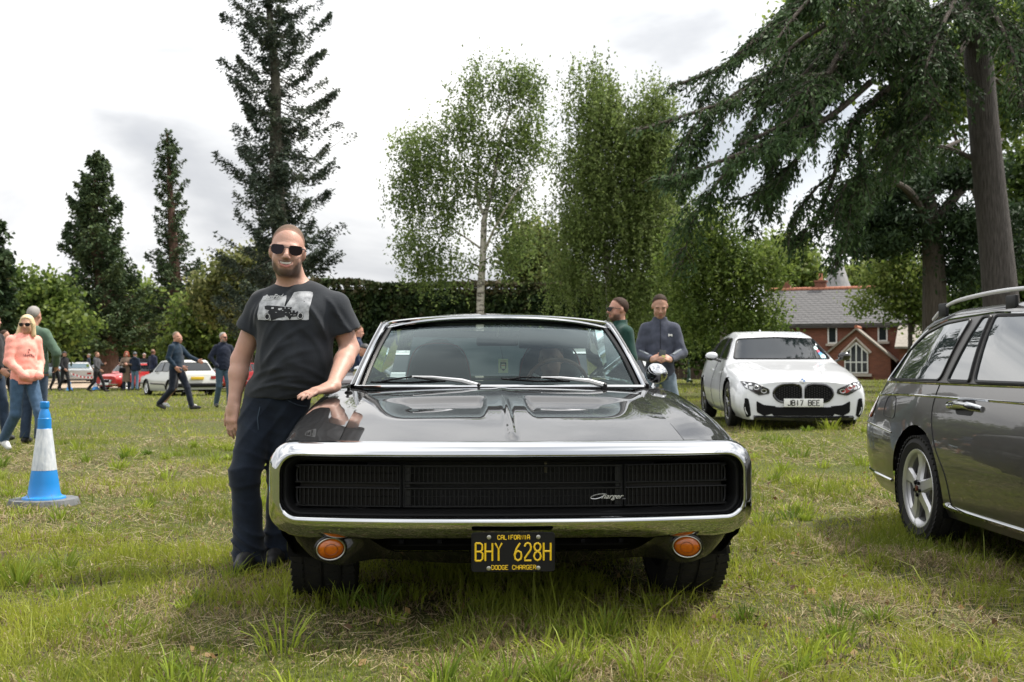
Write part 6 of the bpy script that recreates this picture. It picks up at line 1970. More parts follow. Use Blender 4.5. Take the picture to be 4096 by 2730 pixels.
    p.mesh('shorts' if shorts else bottom_name, res, pm, rt, post=lambda f, X, Y, Z: f + .0028 * np.sin(Z * 33 + X * 61 + 2 * np.sin(Z * 11)) * np.sin(Z * 19 - X * 37 + Y * 31))
    sm = M('shoe_%02x%02x%02x' % tuple(int(q * 255) for q in shoe), shoe, .6)
    for q in 'LR':
        sh = SDF(); a = j['an' + q]; to = j['toe' + q]
        sh.cap(a + V3(0, .01, -.035) * s, (a + to) / 2 + V3(0, 0, -.008) * s, .043 * s, .042 * s, .02); sh.cap((a + to) / 2 + V3(0, 0, -.01) * s, to + V3(0, 0, .01) * s, .042 * s, .034 * s, .02)
        zb = min(a[2], to[2] + .06) - .085 * s
        sh.mesh('shoe', res * .8, sm, rt, post=lambda f, X, Y, Z: f)
    if hair: hair_mesh(rt, c, s, HR, hair[0], hair[1], h=min(res, .012), skin=skin)
    if glasses: sunglasses(rt, c, s, HR)
    return rt, j, tt

def stride(a=1.0, arm=1.0, back=0.0):
    """walking pose facing -y: right leg forward"""
    return dict(knR=(.09, -.20 * a, .50), anR=(.09, -.30 * a, .10), toeR=(.10, -.47 * a, .06), knL=(-.09, .04 * a, .48), anL=(-.09, .34 * a, .16), toeL=(-.09, .20 * a, .045),
                elL=(-.22, -.06 * arm, 1.15), wrL=(-.19, -.26 * arm, .98), elR=(.22, .12 * arm, 1.16), wrR=(.23, .10 * arm, .92), pelvis=(0, .01, .93), hipL=(-.085, .01, .89), hipR=(.085, -.01, .89))

def gp(px, Y, dz=0.0):
    p = W(px, 1445, Y); return (p.x, Y, gz(p.x, Y) + dz)

# ---------------- the man leaning on the car
def main_man():
    ox = (1050 - 2048) / FPX * 6.07
    loc = (ox, 6.07, 0)
    rt = empty('person', loc, 0, 'smiling man in dark printed t-shirt and sunglasses, resting one hand on the black car', 'person')
    def L(px, py, dy):  # local point from photograph measurement, dy = offset in depth from the feet
        q = W(px, py, 6.07 + dy); return V3(q.x - ox, dy, q.z)
    s = 1.155
    HR = euler3(4, 5, 9)
    c = L(1150, 1005, -.10)
    j = dict(neck=L(1172, 1140, .0), shL=L(1050, 1222, .03), shR=L(1345, 1228, -.02), elL=L(962, 1440, .06), wrL=L(936, 1615, .0),
             elR=L(1398, 1395, .03), wrR=L(1328, 1546, -.30), hipL=L(1045, 1660, .02), hipR=L(1150, 1665, .04), knL=L(978, 1900, -.05), anL=L(1000, 2175, .0),
             knR=L(1128, 1890, .06), anR=L(1118, 2165, .14), toeL=L(962, 2262, -.20), toeR=L(1085, 2262, -.05), chest=L(1190, 1290, .0), belly=L(1175, 1440, -.02), pelvis=L(1112, 1590, .02))
    b = SDF()
    head_sdf(b, c, s, HR, j['neck'], wide=.97, jaw=.95, smile=True, neck_r=.062)
    b.ell(j['chest'], (.20, .12, .20), .06); b.ell(j['belly'], (.19, .13, .18), .06); b.ell(j['pelvis'], (.165, .12, .12), .06)
    for q in 'LR':
        b.chain([j['neck'] - V3(0, 0, .02), j['sh' + q]], [.06, .06], .04)
        e, w_, sh = j['el' + q], j['wr' + q], j['sh' + q]
        b.cap(sh, e, .062, .050, .025)
        m_ = e * .68 + w_ * .32
        b.cap(e, m_, .050, .051, .02); b.cap(m_, w_, .050, .030, .02)
        b.chain([j['hip' + q], j['kn' + q], j['an' + q]], [.085, .06, .04], .03); b.cap(j['an' + q] + V3(0, .02, -.05), j['toe' + q] + V3(0, .03, .012), .022, .018, .02)
    hand_sdf(b, j['wrL'], V3(-.10, -.10, -1), V3(-.62, -.80, 0), 1, 1.06, .42, spread=.05)
    hand_sdf(b, j['wrR'] + V3(0, 0, -.004), V3(-.80, -.62, -.20), V3(-.05, -.16, 1), 1, 1.06, .22, spread=.10)
    body = b.mesh('body', .0072, m_skin, rt, color=skin_colour(c, s, HR, (.50, .295, .225), beard=(.055, .039, .031), eyes=False, wide=.97, lips=(.45, .16, .14), beard_dense=.86))
    # teeth
    mb = MB(); mb.T = Matrix.Translation(Vector(c)) @ HR.to_4x4() @ Matrix.Scale(s, 4)
    for i in range(-4, 5):
        mb.bbox((i * .0052, -.0865 + 6 * (i * .0052) ** 2, -.0570 + 5.5 * (i * .0052) ** 2), (.0047, .006, .0095), .0012)
    mb.build('teeth', m_teeth, rt)
    # t-shirt
    t = SDF()
    t.ell(j['chest'] + V3(0, 0, .03), (.225, .145, .20), .08); t.ell(j['belly'], (.205, .155, .20), .09); t.ell(j['pelvis'] + V3(.01, 0, .02), (.188, .142, .14), .08)
    for q in (-1, 1): t.ell(j['chest'] + V3(q * .09, -.075, .02), (.10, .07, .09), .06)
    for q in 'LR':
        t.cap(j['neck'] - V3(0, -.01, .062), j['sh' + q] + V3(0, 0, .008), .056, .060, .06)
        sh, e = j['sh' + q], j['el' + q]
        t.flat(sh, sh + (e - sh) * (.58 if q == 'R' else .48), .076, .093, .035)
    hem = W(1100, 1592, 6.05).z
    ridges = [  # u, z, angle, half length, width, height
        (-.10, 1.27, 52, .10, .012, .010), (-.06, 1.20, 45, .13, .013, .011), (-.09, 1.15, 38, .12, .012, .009), (-.02, 1.12, 30, .14, .015, .009),
        (-.13, 1.05, 18, .10, .012, .010), (-.06, 1.02, 10, .13, .011, .010), (.05, 1.00, -4, .14, .011, .008), (-.10, .975, 6, .13, .010, .012), (.04, .962, -8, .12, .010, .009),
        (.12, 1.34, -58, .10, .013, .010), (.155, 1.28, -68, .12, .013, .010), (.10, 1.22, -50, .08, .012, .006), (.16, 1.10, -80, .14, .015, .009), (.10, 1.05, -30, .10, .013, .007),
        (-.20, 1.36, 70, .09, .010, .009), (-.235, 1.33, 76, .08, .009, .008), (.225, 1.36, -62, .09, .011, .010), (.255, 1.31, -55, .08, .010, .008), (.28, 1.27, -40, .07, .009, .006),
        (0, 1.44, 4, .07, .012, -.004), (.02, .93, 3, .16, .008, .006), (-.03, 1.085, 20, .10, .012, .006), (-.16, 1.20, 75, .12, .012, .007)]
    def post(f, X, Y, Z):
        u = X - j['chest'][0]
        acc = 0
        for (u0, z0, an, hl, wd, am) in ridges:
            ca, sa = cos(R(an)), sin(R(an)); du, dz = u - u0, Z - z0
            al = du * ca + dz * sa; pe = -du * sa + dz * ca + 1.6 * al * al
            acc = acc + am * np.exp(-(pe / wd) ** 2 - (al / hl) ** 4)
        acc = acc * np.where(Y < .03, 1.0, .4) + .0022 * np.sin(Z * 47 + u * 33 + 2 * np.sin(u * 19)) 
        return np.maximum(f - acc, np.where(np.abs(u) < .30, hem + .02 * u - Z + .006 * np.sin(u * 30), -1))
    m_tee = cloth('tee_charcoal', (.017, .020, .025), (.028, .032, .038), vs=7)
    sh = t.mesh('t_shirt', .0085, m_tee, rt, post=post)
    # neck ribbing follows the neck
    mb = MB(); n_ = Vector(j['neck'])
    mb.tube([n_ + Vector((.082 * cos(a) + .004, -.020 + .088 * sin(a), -.048 + .030 * sin(a) + .01 * cos(a))) for a in np.linspace(0, 2 * pi, 33)[:-1]], .0105, 8, closed=True, flat=1.6)
    mb.build('neckband', cloth('tee_rib', (.018, .020, .024)), sh)
    hm = MB()
    # jeans
    p = SDF(); p.ell(j['pelvis'] + V3(0, 0, .01), (.178, .128, .13), .06)
    for q in 'LR':
        h_, k_, a_ = j['hip' + q], j['kn' + q], j['an' + q]
        p.cap(h_, k_, .112, .076, .04); m_ = (k_ + a_) / 2
        p.cap(k_, m_, .076, .072, .03); p.flat(m_, V3(a_[0], a_[1] - .02, .040), .072, .086, .03)
    def pj(f, X, Y, Z):
        q = Z * 88 + X * 30 + 3 * np.sin(X * 16 + Z * 9)
        w = (1 - np.abs(np.sin(q * .5))) ** 2 * (np.exp(-((Z - .50) / .12) ** 2) * .55 + np.exp(-((Z - .14) / .08) ** 2) * 1.2 + .22)
        w2 = (1 - np.abs(np.sin((Z * 46 - X * 60) * .5 + .4))) ** 2 * np.exp(-((Z - .78) / .12) ** 2)
        return f - .011 * w - .009 * w2
    m_jean = cloth('denim_dark', (.007, .011, .020), (.013, .020, .034), vs=9)
    je = p.mesh('jeans', .0085, m_jean, rt, post=pj)
    bv = bvh_of(je)
    mb = MB()
    for pts in ([(.00, .86), (-.012, .80), (-.008, .74)], ):
        q = project_pts(bv, [(u + float(j['pelvis'][0]) - .10 + .03, v) for u, v in pts], 'y', -1, .002); mb.tube(q, .0035, 5)
    q = project_pts(bv, [(float(j['pelvis'][0]) + .06 + .10 * t_, .905 - .045 * sin(t_ * pi * .5)) for t_ in np.linspace(0, 1, 6)], 'y', -1, .001); mb.tube(q, .003, 5)
    mb.build('seam', cloth('denim_seam', (.03, .045, .065)), je)
    # shoes
    m_sh = M('shoe_black', (.012, .012, .013), .6, bump=.001, bscale=60)
    for q in 'LR':
        a, to = j['an' + q], j['toe' + q]; so = SDF(); m_ = (a + to) / 2
        so.cap(V3(a[0], a[1] + .03, .055), V3(m_[0], m_[1], .055), .048, .047, .02); so.cap(V3(m_[0], m_[1], .05), V3(to[0], to[1], .042), .047, .040, .02)
        so.cap(V3(a[0], a[1], .09), V3(a[0], a[1], .12), .045, .045, .02)
        o = so.mesh('shoe', .007, m_sh, rt, post=lambda f, X, Y, Z: np.maximum(f, .006 - Z))
        mb = MB()
        dv = (to - a) / np.linalg.norm(to - a); lt = np.array([-dv[1], dv[0], 0])
        for i in range(5):
            cc = m_ + dv * (-.03 + .02 * i); z = .104 - .008 * i
            mb.tube([Vector((*(cc - lt * .022)[:2], z - .006)), Vector((*cc[:2], z + .001)), Vector((*(cc + lt * .022)[:2], z - .006))], .003, 5)
        cc = m_ - dv * .04
        for sg in (-1, 1): mb.tube(cr([Vector((*cc[:2], .115)), Vector((*(cc + lt * sg * .04)[:2], .125)), Vector((*(cc + lt * sg * .05 + dv * .03)[:2], .095)), Vector((*(cc + dv * .01)[:2], .108))], 4), .0028, 5)
        mb.build('laces', m_matte, o)
    hair_mesh(rt, c, s, HR, 'buzz', (.14, .092, .066), wide=.97, h=.005, skin=(.50, .295, .225))
    m_pl = M('plum_lens', (.010, .004, .009), .2, spec=.35)
    sunglasses(rt, c, s, HR, 1.0, m_pl, 1.04)
    # print on the shirt
    bv = bvh_of(sh)
    def P(px, py):
        q = W(px, py, 5.92); return (q.x - ox, q.z)
    cx = lambda u, v: P(1020 + u * .1594, 1060 + v * .1594)
    m_pr = M('print_grey', (.50, .51, .53), .9, col2=(.10, .105, .115), vscale=26, vpos=(.42, .78), detail=9)
    m_pd = M('print_dark', (.014, .015, .018), .9); m_pw = M('print_white', (.62, .63, .63), .9)
    def lay(name, outline, mat, lift, par, step=.02):
        bm = patch(bv, [cx(u, v) for u, v in outline], 'y', -1, step, lift)
        me = bpy.data.meshes.new(name); bm.to_mesh(me); bm.free()
        return link_mesh(name, me, mat, par)
    pr = lay('print', [(70, 960), (150, 780), (240, 760), (500, 880), (760, 760), (775, 860), (740, 1040), (760, 1060), (850, 900), (950, 690), (1060, 668), (1340, 665), (1400, 690), (1418, 760), (1400, 900), (1350, 1380), (1290, 1392), (1040, 1380), (420, 1400), (60, 1370), (40, 1250)], m_pr, .0045, sh)
    lay('print_body', [(235, 1045), (300, 1030), (560, 1045), (745, 1062), (800, 1060), (930, 1075), (925, 1120), (880, 1135), (930, 1155), (1000, 1150), (1015, 1210), (1080, 1170), (1095, 1190), (1060, 1300), (930, 1310), (880, 1385), (820, 1300), (420, 1400), (400, 1260), (330, 1190), (370, 1150), (250, 1120)], m_pd, .0062, sh)
    lay('print_window', [(590, 1105), (685, 1095), (680, 1130), (620, 1155), (585, 1140)], m_pr, .0075, sh)
    for (u, v, ro, ri) in ((325, 1305, 92, 50), (1150, 1290, 90, 50)):
        ell = lambda r: [(u + r * cos(a) * .85, v + r * sin(a)) for a in np.linspace(0, 2 * pi, 21)[:-1]]
        lay('print_wheel', ell(ro), m_pd, .0072, sh)
        for k in range(1):
            a_ = project_pts(bv, [cx(*q) for q in ell(ri + 20)], 'y', -1, .0085); mb = MB(); mb.tube(a_, .0018, 4, closed=True, flat=1); mb.build('print_tyre_ring', m_pw, sh)
    for (u, v, w_, h_) in ((450, 1100, 60, 40), (765, 1085, 26, 50), (700, 1155, 30, 16), (860, 1100, 46, 18), (785, 1210, 40, 12), (880, 1215, 16, 20), (925, 1255, 50, 10), (1010, 1265, 60, 9), (770, 1300, 30, 16), (940, 1180, 24, 40), (545, 1205, 44, 8)):
        lay('print_detail', [(u - w_ / 2, v - h_ / 2), (u + w_ / 2, v - h_ / 2), (u + w_ / 2, v + h_ / 2), (u - w_ / 2, v + h_ / 2)], m_pr, .0085, sh)
    vs, fs = fit_text('BarnFind', 500, 110, shear=.45, offset=.012)
    pts = project_pts(bv, [cx(440 + u, 800 - v - u * .03) for u, v in vs], 'y', -1, .0065)
    mb = MB(); mb.add(pts, fs)
    ul = project_pts(bv, [cx(*q) for q in [(150, 890), (250, 880), (340, 890), (500, 868), (650, 855)]], 'y', -1, .0065); mb.tube(ul, .0016, 4)
    mb.build('print_lettering', m_pw, sh, smooth=False)
main_man()
# ------------------------------------------------------------------ other vehicles
m_white = M('white_paint', (0.64, 0.65, 0.67), 0.35, coat=1.0, coat_rough=0.03)
m_tint = M('tinted_pane', (0.008, 0.011, 0.013), 0.03, coat=0.6, spec=0.3)
m_gloss = M('gloss_black', (0.008, 0.008, 0.009), 0.12, coat=1.0)
m_clear = M('lamp_clear', (0.45, 0.46, 0.48), 0.12, coat=1.0, col2=(0.08, 0.08, 0.09), vscale=22)
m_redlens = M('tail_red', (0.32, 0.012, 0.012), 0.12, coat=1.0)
m_numw = M('plate_white', (0.80, 0.80, 0.78), 0.4); m_numy = M('plate_amber', (0.75, 0.50, 0.03), 0.4)

def shell(parent, st, mat, arches=(), n_along=90, n_sec=6, name='body', both=True, sharp=45, close=True):
    """st: (y, [(x, z) ... centre top to sill]) half sections"""
    ysK = [s_[0] for s_ in st]; nk = len(st[0][1])
    yy = np.unique(np.concatenate([np.linspace(ysK[0], ysK[-1], n_along), ysK]))
    Vh = []
    for y in yy:
        def g_(q): return [(float(np.interp(q, ysK, [s_[1][i][0] for s_ in st])), float(np.interp(q, ysK, [s_[1][i][1] for s_ in st]))) for i in range(nk)]
        e = .05 if (y - ysK[0] > .06 and ysK[-1] - y > .06) else 0.0
        a, b, c = g_(y - e), g_(y), g_(y + e)
        key = [((p[0] + q[0] * 2 + r[0]) / 4, (p[1] + q[1] * 2 + r[1]) / 4) for p, q, r in zip(a, b, c)]
        Vh.append([(p.x, p.z) for p in cr([(k[0], 0, k[1]) for k in key], n_sec)])
    n = len(Vh[0]); V = []; 
    m = 2 * n - 1
    for y, row in zip(yy, Vh):
        full = [(-x, z) for x, z in row[::-1]] + [(x, z) for x, z in row[1:]]
        V += [[x, y, z] for x, z in full]
    F = []; cutv = set(); keepv = set()
    for i in range(len(yy) - 1):
        for j in range(m - 1):
            q = (i * m + j, i * m + j + 1, (i + 1) * m + j + 1, (i + 1) * m + j)
            c = [sum(V[k][a] for k in q) / 4 for a in range(3)]
            cut = None
            for ai, (ay, az, ar) in enumerate(arches):
                if (c[1] - ay) ** 2 + (c[2] - az) ** 2 < ar * ar and abs(c[0]) > .55 and c[2] < az + ar * 1.05: cut = ai
            if cut is None: F.append(q); keepv.update(q)
            else: cutv.update((k, cut) for k in q)
    for k, ai in cutv:
        if k in keepv:
            ay, az, ar = arches[ai]; dy, dz = V[k][1] - ay, V[k][2] - az; r = sqrt(dy * dy + dz * dz)
            if r > 1e-6 and r < ar * 1.25 and V[k][2] > az - .12: V[k][1] = ay + dy * ar / r; V[k][2] = az + dz * ar / r
    if close:
        F.append(tuple(range(m))); F.append(tuple((len(yy) - 1) * m + j for j in range(m)))
    mb = MB(); mb.add(V, F)
    o = mb.build(name, mat, parent, angle=sharp)
    for ay, az, ar in arches:
        for s in (-1, 1):
            hw = max(x for x, z in Vh[int(np.argmin(abs(yy - ay)))])
            w_ = MB(); w_.sheet(lambda a, x: (s * x, ay + (ar + .004) * cos(a), az + (ar + .004) * sin(a)), np.linspace(R(-20), R(200), 26), [.45, hw - .03]); w_.build('wheel_well', m_matte, parent)
    return o, bvh_of(o)

def pane(bv, name, outline, axis, sign, mat, parent, lift=.004, step=.06, rim=None, rim_r=.008, round_=.04, mirror=False):
    outs = []
    for mrr in ((1, -1) if mirror else (1,)):
        ol = [(u * (mrr if axis != 'x' else 1), v) for u, v in outline]
        if round_: ol = round_poly(ol, round_)
        bm = patch(bv, ol, axis, sign * (mrr if axis == 'x' else 1), step, lift)
        me = bpy.data.meshes.new(name); bm.to_mesh(me); bm.free()
        o = link_mesh(name, me, mat, parent)
        if rim is not None:
            dn = []
            for i in range(len(ol)):
                a, b = ol[i], ol[(i + 1) % len(ol)]; k = max(1, int(math.dist(a, b) / .08))
                dn += [(lerp(a[0], b[0], t / k), lerp(a[1], b[1], t / k)) for t in range(k)]
            mb = MB(); mb.tube(project_pts(bv, dn, axis, sign * (mrr if axis == 'x' else 1), lift), rim_r, 5, closed=True); mb.build(name + '_seal', rim, o)
        outs.append(o)
    return outs

def line_on(bv, pts, axis, sign, r, lift, n=8, closed=False):
    P = cr([(u, v, 0) for u, v in pts], n, closed)
    mb = MB(); mb.tube(project_pts(bv, [(p.x, p.y) for p in P], axis, sign, lift), r, 5, closed=closed); return mb

HATCH = [(0.0, [(0,.655),(.34,.65),(.62,.61),(.74,.53),(.78,.40),(.76,.25),(.68,.15)]),
         (.04, [(0,.69),(.36,.685),(.65,.645),(.78,.56),(.82,.41),(.80,.25),(.72,.15)]),
         (.16, [(0,.735),(.38,.73),(.69,.70),(.82,.60),(.865,.43),(.84,.26),(.76,.15)]),
         (.45, [(0,.80),(.42,.795),(.71,.765),(.85,.66),(.880,.45),(.865,.28),(.80,.17)]),
         (.95, [(0,.875),(.44,.87),(.745,.845),(.87,.74),(.900,.5),(.885,.3),(.82,.18)]),
         (1.38, [(0,.945),(.46,.94),(.745,.905),(.865,.80),(.895,.53),(.875,.3),(.80,.18)]),
         (2.05, [(0,1.325),(.40,1.315),(.585,1.265),(.785,.93),(.900,.60),(.88,.32),(.80,.18)]),
         (2.65, [(0,1.40),(.40,1.39),(.575,1.345),(.775,.95),(.900,.60),(.88,.32),(.80,.18)]),
         (3.55, [(0,1.37),(.38,1.36),(.555,1.31),(.78,1.0),(.905,.62),(.88,.34),(.80,.2)]),
         (4.02, [(0,1.22),(.36,1.21),(.53,1.17),(.75,1.0),(.875,.62),(.84,.36),(.78,.24)]),
         (4.30, [(0,.80),(.36,.80),(.58,.77),(.70,.72),(.78,.58),(.76,.38),(.70,.28)])]
BOXY = [(0.0, [(0,.70),(.40,.70),(.66,.69),(.73,.66),(.76,.50),(.75,.34),(.70,.25)]),
        (.06, [(0,.755),(.42,.755),(.70,.735),(.77,.69),(.80,.50),(.79,.34),(.72,.22)]),
        (.50, [(0,.83),(.44,.825),(.72,.80),(.79,.73),(.825,.52),(.82,.34),(.76,.2)]),
        (1.15, [(0,.91),(.46,.905),(.73,.88),(.80,.80),(.835,.55),(.83,.34),(.78,.2)]),
        (1.75, [(0,1.33),(.42,1.325),(.60,1.30),(.765,.91),(.84,.6),(.83,.34),(.78,.2)]),
        (2.6, [(0,1.395),(.42,1.39),(.60,1.355),(.765,.92),(.84,.6),(.83,.34),(.78,.2)]),
        (3.45, [(0,1.375),(.42,1.37),(.60,1.335),(.765,.92),(.84,.6),(.83,.34),(.78,.22)]),
        (3.88, [(0,.97),(.44,.97),(.64,.96),(.76,.88),(.82,.6),(.81,.36),(.75,.26)]),
        (3.98, [(0,.80),(.44,.80),(.66,.78),(.74,.72),(.80,.58),(.79,.38),(.74,.28)])]
SALOON = [(0.0, [(0,.66),(.40,.66),(.64,.65),(.72,.62),(.75,.50),(.74,.36),(.68,.27)]),
          (.08, [(0,.73),(.42,.73),(.70,.72),(.79,.67),(.82,.50),(.81,.34),(.74,.24)]),
          (.7, [(0,.82),(.44,.82),(.74,.80),(.83,.72),(.86,.52),(.85,.34),(.78,.2)]),
          (1.55, [(0,.90),(.46,.90),(.75,.88),(.84,.78),(.87,.55),(.86,.34),(.78,.2)]),
          (2.10, [(0,1.27),(.40,1.265),(.58,1.24),(.80,.90),(.87,.6),(.86,.34),(.78,.2)]),
          (2.75, [(0,1.33),(.40,1.325),(.58,1.29),(.80,.91),(.87,.6),(.86,.34),(.78,.2)]),
          (3.25, [(0,1.29),(.40,1.285),(.56,1.25),(.80,.91),(.87,.6),(.86,.34),(.78,.2)]),
          (3.80, [(0,.93),(.44,.93),(.70,.92),(.83,.84),(.86,.6),(.85,.36),(.78,.24)]),
          (4.50, [(0,.83),(.42,.83),(.68,.82),(.77,.76),(.80,.6),(.79,.40),(.72,.3)])]

def basic_car(label, loc, rz, st, paint, glass, L, wheels, rz_m=None, group=None, windows=(), ws=None, rw=None, rims=None, style='five', category='car', wr=.30, extra=None, tr=.80):
    rt = empty('parked_car', loc, rz, label, category, group)
    o, bv = shell(rt, st, paint, [(w, wr, wr + .055) for w in wheels], n_along=60, n_sec=4)
    if ws: pane(bv, 'windscreen', ws, 'y', -1, glass, rt, rim=m_trim, rim_r=.012)
    if rw: pane(bv, 'rear_window', rw, 'y', 1, glass, rt, rim=m_trim, rim_r=.012)
    for w_ in windows: pane(bv, 'side_window', w_, 'x', -1, glass, rt, rim=m_trim, rim_r=.010, mirror=True)
    for w in wheels:
        for s in (-1, 1): make_wheel('wheel', wr, .19, wr * .66, rims or m_silver, side=s, parent=rt, loc=(s * tr, w, wr), style=style)
    mb = MB(); mb.box((0, L / 2, .30), (1.3, L * .84, .14)); mb.build('underbody', m_matte, rt, smooth=False)
    return rt, bv

# ---- the white hatchback on the right
def white_hatch():
    Yn = 15.2; X = W(3212, 1445, Yn).x
    rt, bv = basic_car('white modern hatchback with large black twin grille parked facing the camera', (X, Yn, gz(X, Yn) - .02), R(-2.5), HATCH, m_white, m_tint, 4.3, (.90, 3.57),
        windows=[[(1.62, .955), (2.40, .975), (2.40, 1.285), (2.20, 1.262)], [(2.47, .975), (3.30, 1.00), (3.26, 1.27), (2.47, 1.29)], [(3.36, 1.005), (3.72, 1.05), (3.60, 1.18), (3.34, 1.25)]],
        ws=[(-.70, .960), (.70, .960), (.565, 1.262), (0, 1.285), (-.565, 1.262)], rw=[(-.5, .95), (.5, .95), (.42, 1.2), (-.42, 1.2)], rims=m_gloss, style='y', wr=.325, tr=.785)
    # twin grille
    for s in (-1, 1):
        ol = [(s * .025, .405), (s * .20, .375), (s * .33, .395), (s * .395, .47), (s * .385, .55), (s * .30, .615), (s * .12, .628), (s * .03, .600)]
        g_ = pane(bv, 'grille', ol, 'y', -1, m_matte, rt, rim=m_gloss, rim_r=.016, round_=.05, lift=.006)[0]
        mb = MB()
        for i in range(11):
            for k in range(7):
                x = s * (.05 + i * .033); z = .405 + k * .031 + (.015 if i % 2 else 0)
                if abs(x) > .36 - abs(z - .5) * .5 or z > .600: continue
                mb.ell((x, 0, z), (.009, .006, .009), 6, 4)
        p = project_pts(bv, [(v[0], v[2]) for v in mb.v], 'y', -1, .010); mb.v = [tuple(q) for q in p]
        tag(mb.build('grille_mesh', M('grille_bits', (.035, .035, .038), .3), g_, smooth=False), kind='stuff')
        # headlamps
        ol = [(s * .445, .50), (s * .58, .475), (s * .765, .575), (s * .80, .655), (s * .65, .640), (s * .455, .555)]
        hl = pane(bv, 'headlight', ol, 'y', -1, m_gloss, rt, rim=m_gloss, rim_r=.006, round_=.02, lift=.005)[0]
        if s > 0: hl['label'] = 'headlight with a red reflection painted on'; pane(bv, 'painted_reflection', [(s * .50, .51), (s * .58, .505), (s * .70, .60), (s * .60, .60)], 'y', -1, m_redlens, hl, lift=.008, round_=.02)  # red patch on this headlight paints in a reflection
        mb = MB()
        for (x, z) in ((.52, .53), (.62, .575)):
            q = [(s * x + .034 * cos(a), z + .024 * sin(a)) for a in np.linspace(0, 2 * pi, 17)[:-1]]; mb.tube(project_pts(bv, q, 'y', -1, .010), .005, 5, closed=True)
        mb.build('lamp_ring', m_silver, hl)
        # corner blades and vents
        pane(bv, 'air_curtain', [(s * .69, .20), (s * .745, .18), (s * .785, .30), (s * .775, .44), (s * .725, .43), (s * .705, .32)], 'y', -1, m_matte, rt, lift=.006, round_=.02)
        pane(bv, 'fog_recess', [(s * .36, .33), (s * .40, .23), (s * .52, .20), (s * .615, .25), (s * .62, .40), (s * .52, .345)], 'y', -1, m_matte, rt, lift=.005, round_=.02)
        # door mirror
        mb = MB(); mb.ell((s * .98, 1.78, 1.0), (.095, .055, .062), 14, 10); mb.tube([(s * .84, 1.72, .93), (s * .95, 1.76, .97)], .020, 6)
        mo = mb.build('door_mirror', m_gloss, rt)
        mb = MB(); mb.ell((s * .98, 1.768, 1.012), (.092, .053, .056), 14, 10); mb.build('mirror_cap', m_white if s < 0 else m_gloss, mo)
    pane(bv, 'lower_intake', [(-.40, .20), (.40, .20), (.46, .335), (.36, .318), (-.36, .318), (-.46, .335)], 'y', -1, m_matte, rt, lift=.006, round_=.02)
    line_on(bv, [(-.66, .175), (-.3, .165), (0, .165), (.3, .165), (.66, .175)], 'y', -1, .032, .006).build('front_splitter', m_gloss, rt)
    mb = line_on(bv, [(0, .0001), (0, .0)], 'y', -1, .001, 0) if False else MB()
    mb.bbox((0, -.028, .375), (.52, .012, .112), .005); pl = mb.build('licence_plate', m_numw, rt)
    mb = MB(); stroke_text(mb, 'JB17 BEE', 0, .375, .42, .070, .0062, -.036); mb.build('lettering', m_matte, pl)
    mb = MB(); mb.lathe([(.041, .006), (.041, -.004), (.036, -.008), (.0, -.010)], (0, -.012 + .02, .672), axis='y', n=20, rot=Matrix.Rotation(R(-25), 3, 'X')); bd = mb.build('roundel', m_silver, rt)
    mbq = [MB(), MB()]
    for k in range(4):
        c = Vector((0, .004, .672)); ro = Matrix.Rotation(R(-25), 3, 'X')
        pts = [c + ro @ Vector((0, -.0125, 0))] + [c + ro @ Vector((.026 * cos(a), -.0125, .026 * sin(a))) for a in np.linspace(k * pi / 2, (k + 1) * pi / 2, 6)]
        mbq[k % 2].add(pts, [tuple(range(len(pts)))])
    mbq[0].build('roundel_white', m_numw, bd, smooth=False); mbq[1].build('roundel_blue', M('roundel_blue', (.02, .15, .45), .4), bd, smooth=False)
    mb = MB(); mb.lathe([(.030, 0), (.018, .03), (.006, .055), (0, .06)], (0, 3.3, 1.385), n=10); mb.build('aerial', m_white, rt)
    # round stickers inside the screen
    cols = [(.45, .6, .6), (.45, .02, .06), (.03, .25, .6), (.35, .6, .7)]
    for (x, z, r_), c in zip(((.565, 1.12, .028), (.585, 1.075, .022), (.60, 1.04, .026), (.625, .995, .040)), cols):
        pane(bv, 'sticker', [(x - .02 + r_ * cos(a), z + r_ * sin(a)) for a in np.linspace(0, 2 * pi, 17)[:-1]], 'y', -1, M('sticker_%d' % int(c[0] * 99 + c[2] * 999), c, .6), rt, lift=.006, round_=0)
    for s in (-1,):
        line_on(bv, [(1.50, .84), (1.52, .5), (1.60, .24)], 'x', s, .004, .001).build('door_seam', m_trim, rt)
        line_on(bv, [(2.44, .96), (2.44, .5), (2.40, .24)], 'x', s, .004, .001).build('door_seam', m_trim, rt)
        line_on(bv, [(1.3, .215), (2.2, .20), (3.1, .215)], 'x', s, .022, .0).build('side_skirt', m_gloss, rt)
        for z in (.86, .86): pass
        mb = MB(); mb.bbox((s * .905, 2.25, .80), (.03, .18, .03), .01); mb.build('door_handle', m_white, rt)
    line_on(bv, [(-.70, .80), (-.40, .745), (0, .752), (.40, .745), (.70, .80)], 'z', 1, .003, .0005) if False else None
    for s in (-1, 1):
        line_on(bv, [(s * .30, .20), (s * .38, .7), (s * .52, 1.30)], 'z', 1, .006, -.003).build('bonnet_crease', m_white, rt)
white_hatch()

